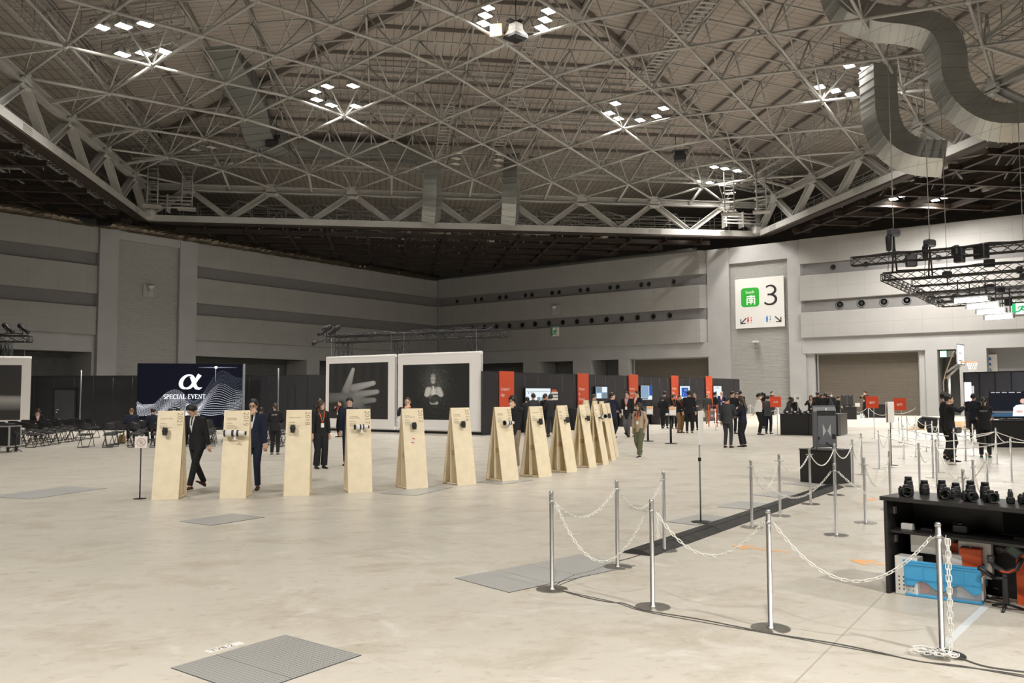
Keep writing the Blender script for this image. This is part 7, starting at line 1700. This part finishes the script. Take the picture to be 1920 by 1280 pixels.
def roof_hit(x, y, h):
    d = ray(x, y); t = 10.
    for _ in range(60):
        p = CAMP + d.normalized()*t; t += (zl(p.x, p.y)+h-p.z)/max(.25, d.normalized().z)*.6
    return CAMP + d.normalized()*t
CL = [('left cluster high in the picture', [(190, 51), (232, 49), (273, 45), (230, 102), (269, 100), (307, 96)]), ('second cluster from the left', [(614, 162), (590, 171), (594, 187), (621, 197), (662, 161), (666, 199)]),
      ('two columns beside the hanging loudspeaker', [(914, 14), (910, 29), (907, 44), (1028, 21), (1022, 37), (1015, 52)]), ('curved cluster right of the centre', [(1154, 194), (1143, 212), (1160, 222), (1200, 225), (1231, 218), (1244, 203)]),
      ('cluster near the large ducts at upper right', [(1592, 123), (1624, 129), (1654, 136), (1537, 163), (1566, 170), (1595, 177)]), ('low cluster by the right end of the truss', [(1308, 340), (1330, 342), (1352, 346), (1359, 316), (1382, 320), (1339, 313)])]
PLACE = {'left c': ['upper row left', 'upper row middle', 'upper row right', 'lower row left', 'lower row middle', 'lower row right'], 'second': ['topmost on the left', 'left side upper', 'left side lower', 'lowest on the left', 'upper right', 'lower right'],
         'two co': ['left top', 'left middle', 'left bottom', 'right top', 'right middle', 'right bottom'], 'curved': ['first from the left by height', 'leftmost', 'left end of the bottom', 'middle of the bottom', 'right and lower', 'rightmost'],
         'cluste': ['upper row left', 'upper row middle', 'upper row right', 'lower row left', 'lower row middle', 'lower row right'], 'low cl': ['lower row left', 'lower row middle', 'lower row right', 'upper row middle', 'upper row right', 'small upper left']}
fl_on = make_flood(True); fl_off = make_flood(False); fk = children_map(); LAMPS = []; used = [False, False]
M_hang = M_steel2
def put_flood(p, lit, label, group, rz=.785):
    src = fl_on if lit else fl_off; i = 0 if lit else 1
    if not used[i]: o = src; o.location = p; o.rotation_euler.z = rz; o['label'] = label; o['group'] = group; used[i] = True
    else: o = copy_tree(src, p, rz, label, group, fk)
    return o
for nm, pts in CL:
    for i_, (x, y) in enumerate(pts):
        p = roof_hit(x, y, .75 if 'hanging' not in nm else .35); put_flood(p, True, 'lit floodlight in the %s, %s' % (nm, PLACE[nm[:6]][i_]), 'lit floodlights, ' + nm); LAMPS.append(p)
for nm, pts in (('left catwalk, upper row', [(367, 281), (396, 276)]), ('left catwalk, lower row', [(383, 310), (410, 308), (436, 307)]), ('left ladder stair at the centre', [(858, 286), (856, 297), (854, 307)]), ('right ladder stair at the centre', [(938, 289), (935, 300), (932, 310)])):
    for i_, (x, y) in enumerate(pts): put_flood(roof_hit(x, y, .55), False, 'unlit twin floodlight on the %s, %s' % (nm, (('left', 'middle', 'right') if 'row' in nm and len(pts) > 2 else ('left', 'right') if 'row' in nm else ('top', 'middle', 'bottom'))[i_] + ' one'), 'unlit floodlights, ' + nm)
# lamps of the same kind further along the roof, over and behind the viewer
for x, y in ((-14, -22), (0, -20), (14, -22)):
    for k in range(2):
        p = V((x+k*1.1, y, zl(x, y)+.75)); put_flood(p, True, 'lit twin floodlight above the viewer, %s pair %s' % ({-14: 'left', 0: 'middle', 14: 'right'}[x], 'left lamp' if k == 0 else 'right lamp'), 'lit floodlights above the viewer'); LAMPS.append(p)
LOW = [(1675, 373), (1692, 367), (1753, 375), (1771, 370)]
for i_, (x, y) in enumerate(LOW):
    p = at(x, y, 15.05); put_flood(p, True, 'lit lamp above the brown ceiling grid at right, %s' % ('left pair lower', 'left pair upper', 'right pair lower', 'right pair upper')[i_], 'lit lamps above the right ceiling grid')
LOWP = []; LOWR = [at(x, y, 15.0) for x, y in LOW]
for x, y in ((34, -22), (44, -10), (34, -38), (22, -44), (12, -40), (2, -45), (-8, -46), (-18, -42), (-28, -45), (-36, -36)):
    p = V((x, y, 14.2)); put_flood(p, True, 'lit floodlight beyond the edge of the view, the %s counted from the right' % ORD[len(LOWP)], 'lit floodlights under the grid'); LOWP.append(p)
def lamp_light(p, e, size=.6, spread=150, col=(1, .955, .89), name='floodlight_beam', d=None):
    l = bpy.data.lights.new(name, 'AREA'); l.shape = 'DISK'; l.size = size; l.energy = e; l.color = col; l.spread = math.radians(spread)
    o = bpy.data.objects.new(name, l); COL.objects.link(o); o.location = p
    if d is not None: o.rotation_euler = V(d).to_track_quat('-Z', 'Y').to_euler()
    return o
# ------------------------------------------------------------------ catwalks, ladders
def catwalk(p, q, w, label, rails=True, stair=False):
    p, q = V(p), V(q); t = thing('catwalk', label, 'catwalk', p); d = q-p; L = d.length; dn = d.normalized(); a = dn.cross(V((0, 0, 1))).normalized()
    n = max(1, int(L/.5))
    for s in (-1, 1): MB().bar(a*s*w/2, d+a*s*w/2, .05, .13).build('stringer', M_steel2, t)
    mb = MB()
    for k in range(n+1): mb.bar(dn*L*k/n - a*w/2, dn*L*k/n + a*w/2, .05 if not stair else .2, .03)
    mb.build('walkway', M_steel2, t)
    if rails:
        for s in (-1, 1):
            mb = MB()
            for z in (.45, .8, 1.1): mb.tube([a*s*w/2+V((0, 0, z)), d+a*s*w/2+V((0, 0, z))], .025, 5)
            m = max(1, int(L/1.3))
            for k in range(m+1): mb.tube([dn*L*k/m+a*s*w/2, dn*L*k/m+a*s*w/2+V((0, 0, 1.1))], .025, 5)
            mb.build('handrail', M_steel2, t)
    return t
def zc(x, y, h=1.0): return V((x, y, zl(x, y)+h))
catwalk((-24, 22.6, 19.1), (24, 22.6, 19.1), 1.2, 'railed catwalk running just above the far straight truss')
catwalk((-14, 15.6, 21.15), (14, 15.6, 21.15), .9, 'railed catwalk crossing the roof level in the middle distance')
catwalk((-9.4, 12.2, 22.6), (9.4, 12.2, 22.6), .9, 'upper railed catwalk below the middle of the roof')
catwalk(zc(1.6, 3), zc(1.6, 22), .8, 'ladder-like catwalk running up the roof right of the centre line', False, True)
catwalk(zc(-2.6, 12), zc(-2.6, 22), .8, 'short ladder-like stair with small lamps left of the centre line', True, True)
catwalk((-22.6, -24, 18.9), (-22.6, 22, 18.9), 1.1, 'railed catwalk following the left truss')
catwalk((22.6, -10, 18.9), (22.6, 22, 18.9), 1.1, 'railed catwalk following the right truss')
catwalk(zc(9.4, -12, 1.3), zc(20, 8, 1.3) if False else zc(9.4, 9.4, 1.3), .9, 'railed stair catwalk climbing at the upper right', True, True)
catwalk(roof_hit(160, 70, .9), roof_hit(340, 40, .9), .8, 'short railed gangway carrying the left floodlight cluster'); catwalk(roof_hit(200, 118, .9), roof_hit(330, 84, .9), .8, 'second short railed gangway under the left floodlight cluster')
catwalk(roof_hit(1500, 140, 1.2), roof_hit(1720, 205, 1.2), .8, 'railed gangway carrying the upper right floodlights'); catwalk(roof_hit(1570, 112, 1.2), roof_hit(1760, 150, 1.2), .8, 'second railed gangway by the large upper right duct')
catwalk(roof_hit(1290, 330, .9), roof_hit(1450, 365, .9), .8, 'railed gangway with the low right floodlights'); catwalk(roof_hit(1330, 305, .9), roof_hit(1480, 340, .9), .8, 'upper railed gangway by the low right floodlights')
catwalk((-24, 26.4, 15.7), (24, 26.4, 15.7), 1.0, 'low railed catwalk behind the bottom of the far straight truss'); catwalk((-26.4, -24, 15.7), (-26.4, 24, 15.7), 1.0, 'low railed catwalk outside the left slanting truss'); catwalk((26.4, -24, 15.7), (26.4, 24, 15.7), 1.0, 'low railed catwalk outside the right slanting truss')
for sx, w in ((-1, 'left'), (1, 'right')):
    t = thing('pipe_rack', 'bundle of pale pipes at the %s far corner of the ring' % w, 'pipe', (sx*23.2, 24.2, 15.8))
    for k in range(4):
        mb = MB(); mb.tube([(-1.7, .1*k, .25+.3*k), (1.7, .1*k, .25+.3*k)], .07, 6); mb.build('pipe', M_steel, t)
    mb = MB(); mb.box((0, .4, .6), (.1, .9, 1.3)); mb.box((-1.5, .4, .6), (.1, .9, 1.3)); mb.build('bracket', M_steel2, t)
    t = thing('corner_gusset', 'thick steel corner piece joining the trusses at the %s far corner' % w, 'gusset', (sx*24.9, 24.9, 15.0)); mb = MB(); mb.box((0, 0, .55), (1.5, 1.5, .9), bev=.2); mb.build('block', M_steel, t); mb = MB(); mb.tube([(0, 0, .9), (0, 0, 3.0)], .3, 10); mb.build('post', M_steel, t)
catwalk(roof_hit(250, 300, .9), roof_hit(470, 290, .9), .8, 'railed gangway in the shade near the left corner of the ring')
def ladder_tower(x, y, z0, z1, label):
    p = at_d(x, 400, (V((0, 22.5, 0))-CAMP).to_2d().length if False else 66); p.z = 0; t = thing('ladder_cage', label, 'ladder', (p.x, p.y, z0), facing(p)); h = z1-z0
    for s in (-.35, .35): MB().tube([(s, 0, 0), (s, 0, h)], .05, 6).build('stile', M_steel2, t)
    mb = MB()
    for k in range(int(h/.32)): mb.tube([(-.35, 0, .2+k*.32), (.35, 0, .2+k*.32)], .025, 5)
    mb.build('rung', M_steel2, t, kind='stuff'); mb = MB()
    for k in range(int(h/.7)): mb.tube([(-.35, 0, .3+k*.7), (-.5, .5, .3+k*.7), (.5, .5, .3+k*.7), (.35, 0, .3+k*.7)], .025, 4)
    mb.build('cage_hoop', M_steel2, t, kind='stuff'); mb = MB(); mb.box((0, .3, 0), (1.3, 1.0, .1)); mb.build('platform', M_steel2, t)
for x, w in ((285, 'left of the two at the left corner'), (350, 'right of the two at the left corner'), (1368, 'left of the two at the right corner'), (1428, 'right of the two at the right corner')): ladder_tower(x, 0, 15.7, 19.0, 'caged steel ladder tower, ' + w + ' of the far truss')
# ------------------------------------------------------------------ ducts
M_duct = grid_mat('galvanised duct sheet', (.36, .37, .355), (.26, .265, .255), 0.0, .62, .03, .35, ('X', 'Z'), .12)
MATS['galvanised duct sheet'].node_tree.nodes['Principled BSDF'].inputs['Metallic'].default_value = .6
M_duct_shade = mat('shaded duct sheet', (.15, .155, .145), .6)  # galvanised sheet again, with the shade it hangs in put into the colour
def duct(label, pts, w, h, M_duct=M_duct):
    """rectangular sheet duct swept along points, a flange at every joint"""
    P3 = [V(p) for p in pts]; c0 = P3[0].copy(); t = thing('air_duct', label, 'duct', c0); out = []
    for k in range(len(P3)):
        p0, p1, p2, p3 = P3[max(k-1, 0)], P3[k], P3[min(k+1, len(P3)-1)], P3[min(k+2, len(P3)-1)]
        if k == len(P3)-1: out.append(p1); break
        for s in range(4):
            u = s/4; out.append(.5*((2*p1) + (p2-p0)*u + (2*p0-5*p1+4*p2-p3)*u*u + (3*p1-p0-3*p2+p3)*u**3))
    rings = []; prev = None
    for i, p in enumerate(out):
        d = (out[min(i+1, len(out)-1)] - out[max(i-1, 0)]).normalized()
        if prev is None: _, a, b = frame(d)
        else: a = (prev - d*prev.dot(d)).normalized(); b = a.cross(d)
        prev = a; rings.append((p-c0, a, b))
    mb = MB(); mb.loft([[p + a*(i*w/2) + b*(j*h/2) for i, j in ((-1, -1), (1, -1), (1, 1), (-1, 1))] for p, a, b in rings], 0, False); mb.build('duct_sheet', M_duct, t)
    mb = MB()
    for p, a, b in rings: d = a.cross(b); mb.loft([[p + d*e + a*(i*(w/2+.03)) + b*(j*(h/2+.03)) for i, j in ((-1, -1), (1, -1), (1, 1), (-1, 1))] for e in (-.025, .025)], 0, False)
    mb.build('joint_flange', M_duct, t, kind='stuff')
def dp(x, y, d): return at_d(x, y, d)
duct('galvanised duct dropping vertically over the far truss, left of two', [dp(560, 284, 64.5), dp(680, 284, 64.5), dp(770, 290, 64.3), dp(808, 312, 63.6), dp(811, 350, 63.4), dp(810, 385, 63.6), dp(808, 412, 64.2)], 1.15, 1.1)
duct('galvanised duct dropping vertically over the far truss, right of two', [dp(964, 300, 65.5), dp(961, 310, 65), dp(959, 340, 64), dp(958, 380, 64), dp(956, 415, 65)], 1.15, 1.1)
duct('large galvanised duct snaking down the upper right corner', [dp(1566, -40, 43), dp(1585, 18, 43), dp(1640, 42, 43), dp(1705, 50, 43), dp(1752, 64, 43), dp(1774, 100, 43), dp(1778, 145, 43), dp(1796, 185, 43), dp(1832, 216, 43), dp(1880, 230, 43), dp(1970, 226, 43)], 1.2, 1.25)
duct('galvanised duct curving behind the right truss', [dp(1646, 130, 48), dp(1648, 185, 48), dp(1652, 228, 48), dp(1672, 268, 48), dp(1712, 292, 48), dp(1770, 298, 48)], 1.35, 1.35)
duct('wide shaded duct behind the lattice at upper left', [dp(395, -30, 50), dp(405, 60, 52), dp(435, 130, 54), dp(470, 190, 57), dp(485, 245, 60), dp(520, 275, 62)], 1.9, 1.6, M_duct_shade)
# ------------------------------------------------------------------ loudspeakers and projector
def hang_speaker(x, y, d, label):
    p = at_d(x, y, d); t = thing('hanging_speaker', label, 'loudspeaker', p, facing(p)); mb = MB(); mb.loft([[V((a*wx, b*wy, z)) for a, b in ((-1, -1), (1, -1), (1, 1), (-1, 1))] for z, wx, wy in ((.25, .3, .25), (-.1, .45, .4), (-.38, .42, .36))], 0, False); mb.build('cabinet', M_blk, t); mb = MB(); mb.box((0, 0, .34), (1.1, .5, .1)); mb.tube([(-.3, 0, .3), (-.3, 0, 1.5)], .02, 5); mb.tube([(.3, 0, .3), (.3, 0, 1.5)], .02, 5); mb.build('bracket', M_blk, t)
hang_speaker(510, 264, 60, 'black loudspeaker hanging from the lattice at left of centre'); hang_speaker(1275, 292, 60, 'black loudspeaker hanging from the lattice at right of centre')
p = roof_hit(967, 64, -.55); t = thing('hanging_speaker', 'white topped square loudspeaker hanging near the top centre of the roof', 'loudspeaker', p, facing(p)+.75); mb = MB()
mb.loft([[V((a*w_, b*w_, z)) for a, b in ((-1, -1), (1, -1), (1, 1), (-1, 1))] for z, w_ in ((.55, .26), (.25, .28), (-.1, .46))], 0, False); mb.build('cabinet', M_white, t); mb = MB(); mb.loft([[V((a*w_, b*w_, z)) for a, b in ((-1, -1), (1, -1), (1, 1), (-1, 1))] for z, w_ in ((-.1, .465), (-.25, .46), (-.36, .3))], 0, False); mb.build('grille', M_blk, t)
mb = MB(); mb.box((-.1, 0, .62), (1.0, .35, .08), bev=.01); mb.box((.1, .1, .68), (.3, 1.0, .06)); mb.tube([(0, 0, .6), (0, 0, 1.9)], .025, 5); mb.build('mounting_frame', M_blk, t)
q = p - ex*1.0 + V((0, 0, .15)); t = thing('horn_speaker', 'yellow square horn loudspeaker left of the white topped one', 'loudspeaker', q, facing(q)-.3); mb = MB(); mb.loft([[V((a*w_, y_, b*w_)) for a, b in ((-1, -1), (1, -1), (1, 1), (-1, 1))] for y_, w_ in ((-.2, .33), (-.15, .31), (.1, .12), (.35, .1))], 0, False); mb.build('horn', mat('yellow horn', (.62, .42, .16), .5), t); mb = MB(); mb.sphere((0, -.14, 0), (.12, .1, .12), 10, 6); mb.build('horn_plug', mat('yellow horn', (0, 0, 0)), t); mb = MB(); mb.tube([(0, .1, .1), (0, .1, 1.2)], .02, 5); mb.build('hanger', M_lamp, t)
# ------------------------------------------------------------------ suspended lighting grid at right
e1, e2 = V((S2, -S2, 0)), V((S2, S2, 0)); ZG = 6.2; ga = at(1657, 519, ZG)
rows = [(-4.6, 0, 15), (0, 0, 15), (2.6, .5, 15), (5.2, .2, 15), (7.8, .4, 15), (10.2, .2, 15), (12.5, 0, 15)]
M_tr2 = mat('dark truss tube grey', (.035, .034, .033), .45, .4)
t = thing('hanging_truss_grid', 'black truss grid hanging on chains at the upper right above the court', 'truss', (ga.x, ga.y, ZG))
for off, s0, s1 in rows:
    mb = MB(); o = e2*off; box_truss(mb, o + e1*s0, o + e1*s1, .28, .28, .024, .4); mb.build('beam', M_tr2, t)
for s0 in (0, 9, 15):
    mb = MB(); box_truss(mb, e1*s0 + e2*(-.2 if s0 else .1), e1*s0 + e2*12.4, .26, .26, .022, .4); mb.build('cross_beam', M_tr2, t)
mb = MB(); rr = random.Random(8)
for k in range(34):
    c = e1*rr.uniform(.5, 13) + e2*rr.choice([r_[0] for r_ in rows]) + V((0, 0, rr.uniform(-.3, .2))); mb.box(c, (rr.uniform(.2, .4), rr.uniform(.15, .3), rr.uniform(.2, .55)), 0, Rz(rr.uniform(0, 3)), .03)
mb.build('clamped_fitting', M_blk2, t, kind='stuff')
mb = MB()
for k in range(5): mb.tube([e1*(.5+j*.9) + e2*(rows[k][0]) + V((0, 0, .16+.05*math.sin(j*2+k))) for j in range(14)], .025, 5)
mb.build('cable', M_blk, t)
def hoist(off, s, zt, label, long_=True):
    c = ga + e2*off + e1*s; c.z = ZG; hz = zt; t = thing('chain_hoist', label, 'hoist', (c.x, c.y, hz), .3, 'chain hoists carrying the truss grid')
    mb = MB(); mb.box((0, 0, 0), (.5, .3, .3), bev=.06); mb.build('motor', M_mgrey, t); mb = MB(); mb.lathe([(0, -.75), (.1, -.7), (.12, -.2), (.08, -.1), (0, -.1)], 10, o=(-.28, 0, 0)); mb.build('chain_bag', M_blk, t)
    mb = MB(); mb.tube([(0, 0, -.15), (-.12, 0, ZG-hz+.15)], .035, 5); mb.tube([(0, 0, -.15), (.12, 0, ZG-hz+.15)], .035, 5); mb.tube([(-.28, 0, -.7), (-.25, .1, ZG-hz+.2)], .015, 4); mb.build('sling', M_blk, t)
    mb = MB(); mb.tube([(0, 0, .15), (0, 0, 14.5-hz)], .018, 5); mb.build('hoist_chain', M_lamp, t)
for off, s, x, y, lab in ((0, .4, 1667, 437, 'leftmost chain hoist over the near corner of the hanging truss grid'), (2.6, 1.2, 1701, 459, 'second chain hoist, lower in the picture beside the leftmost'), (-4.6, 6.2, 1857, 417, 'chain hoist at upper right with a looping cable')):
    c = ga + e2*off + e1*s; hoist(off, s, near_z(c, x, y), lab)
for k, (off, s, red) in enumerate(((5.2, 1.4, 1), (2.6, 5.0, 1), (5.2, 5.2, 1), (7.8, 4, 0), (0, 5, 0), (10.2, 6, 1))):
    c = ga + e2*off + e1*s; c.z = ZG+.55; t = thing('chain_hoist', 'small dark hoist amid the hanging truss grid, %s' % ('first from the left', 'second, by red straps', 'third, deeper in the grid', 'fourth, on a rear beam', 'fifth, on the near beam', 'sixth, far back at right')[k], 'hoist', c, k*.7, 'small hoists amid the truss grid')
    mb = MB(); mb.box((0, 0, 0), (.36, .26, .3), bev=.05); mb.build('motor', M_blk2, t); mb = MB(); mb.tube([(0, 0, -.15), (0, 0, -.5)], .03, 5); mb.build('sling', mat('red strap', (.5, .03, .03), .6) if red else M_blk, t); mb = MB(); mb.tube([(0, 0, .15), (0, 0, 14.5-c.z)], .016, 4); mb.build('hoist_chain', M_lamp, t)
for k, (x0, x1, y) in enumerate(((1790, 1855, 565), (1813, 1874, 576), (1832, 1886, 586), (1847, 1900, 596))):
    d0 = 38 + k*1.2; p, q = at_d(x0, y, d0), at_d(x1, y, d0-.4); t = thing('tube_light', 'bright LED tube light hanging under the truss grid, %s' % ('topmost of four', 'second of four', 'third of four', 'lowest of four')[k], 'lamp', p, 0, 'bright tube lights under the truss grid'); d = q-p; d.z = 0
    mb = MB(); mb.tube([V((0, 0, 0)), d], .085, 10); mb.build('tube', mat('lit white tube', (1, 1, 1), .3, emit=14), t)
    mb = MB(); mb.box(V((0, 0, .02)), (.06, .2, .2), 0, Rz(math.atan2(d.y, d.x))); mb.box(d+V((0, 0, .02)), (.06, .2, .2), 0, Rz(math.atan2(d.y, d.x))); mb.bar(V((0, 0, .14)), d+V((0, 0, .14)), .05, .05); mb.build('holder', M_lamp, t)
    mb = MB(); mb.tube([d*.1+V((0, 0, .14)), d*.1+V((0, 0, ZG-p.z+.1))], .025, 5); mb.tube([d*.9+V((0, 0, .14)), d*.9+V((0, 0, ZG-p.z+.1))], .025, 5); mb.build('hanger', M_blk, t)
    LAMPS.append(('tube', p+d*.5, d))
# ------------------------------------------------------------------ light
for L_ in LAMPS:
    if isinstance(L_, tuple):
        o = lamp_light(L_[1] - V((0, 0, .14)), 90, .8, 170, (1, .97, .93), 'tube_beam'); o.data.shape = 'RECTANGLE'; o.data.size = L_[2].length; o.data.size_y = .15; o.rotation_euler.z = math.atan2(L_[2].y, L_[2].x)
    else: lamp_light(L_ - V((0, 0, .05)), 250, .6, 118)
for p in LOWP: lamp_light(p - V((0, 0, .05)), 1000 if p.x > 30 else 1480, .6, 160 if p.x > 30 else 130)
for p in LOWR: lamp_light(p - V((0, 0, .35)), 940, .6, 175)
for i_, tgt in ((5, (-4, -4, 2)), (7, (-8, -8, 1.8)), (4, (-2, -12, 1.5))): p = LOWP[i_]; lamp_light(p - V((0, 0, .1)), 480, .6, 62, d=V(tgt)-p)  # extra beams added at unseen fixtures to brighten the banners and stands
W = bpy.data.worlds.new('world'); scene.world = W; W.use_nodes = True
W.node_tree.nodes['Background'].inputs[0].default_value = (1, .95, .88, 1); W.node_tree.nodes['Background'].inputs[1].default_value = .02
vs = scene.view_settings; vs.view_transform = 'Standard'; vs.look = 'None'; vs.gamma = 1; vs.exposure = .1; vs.use_curve_mapping = False
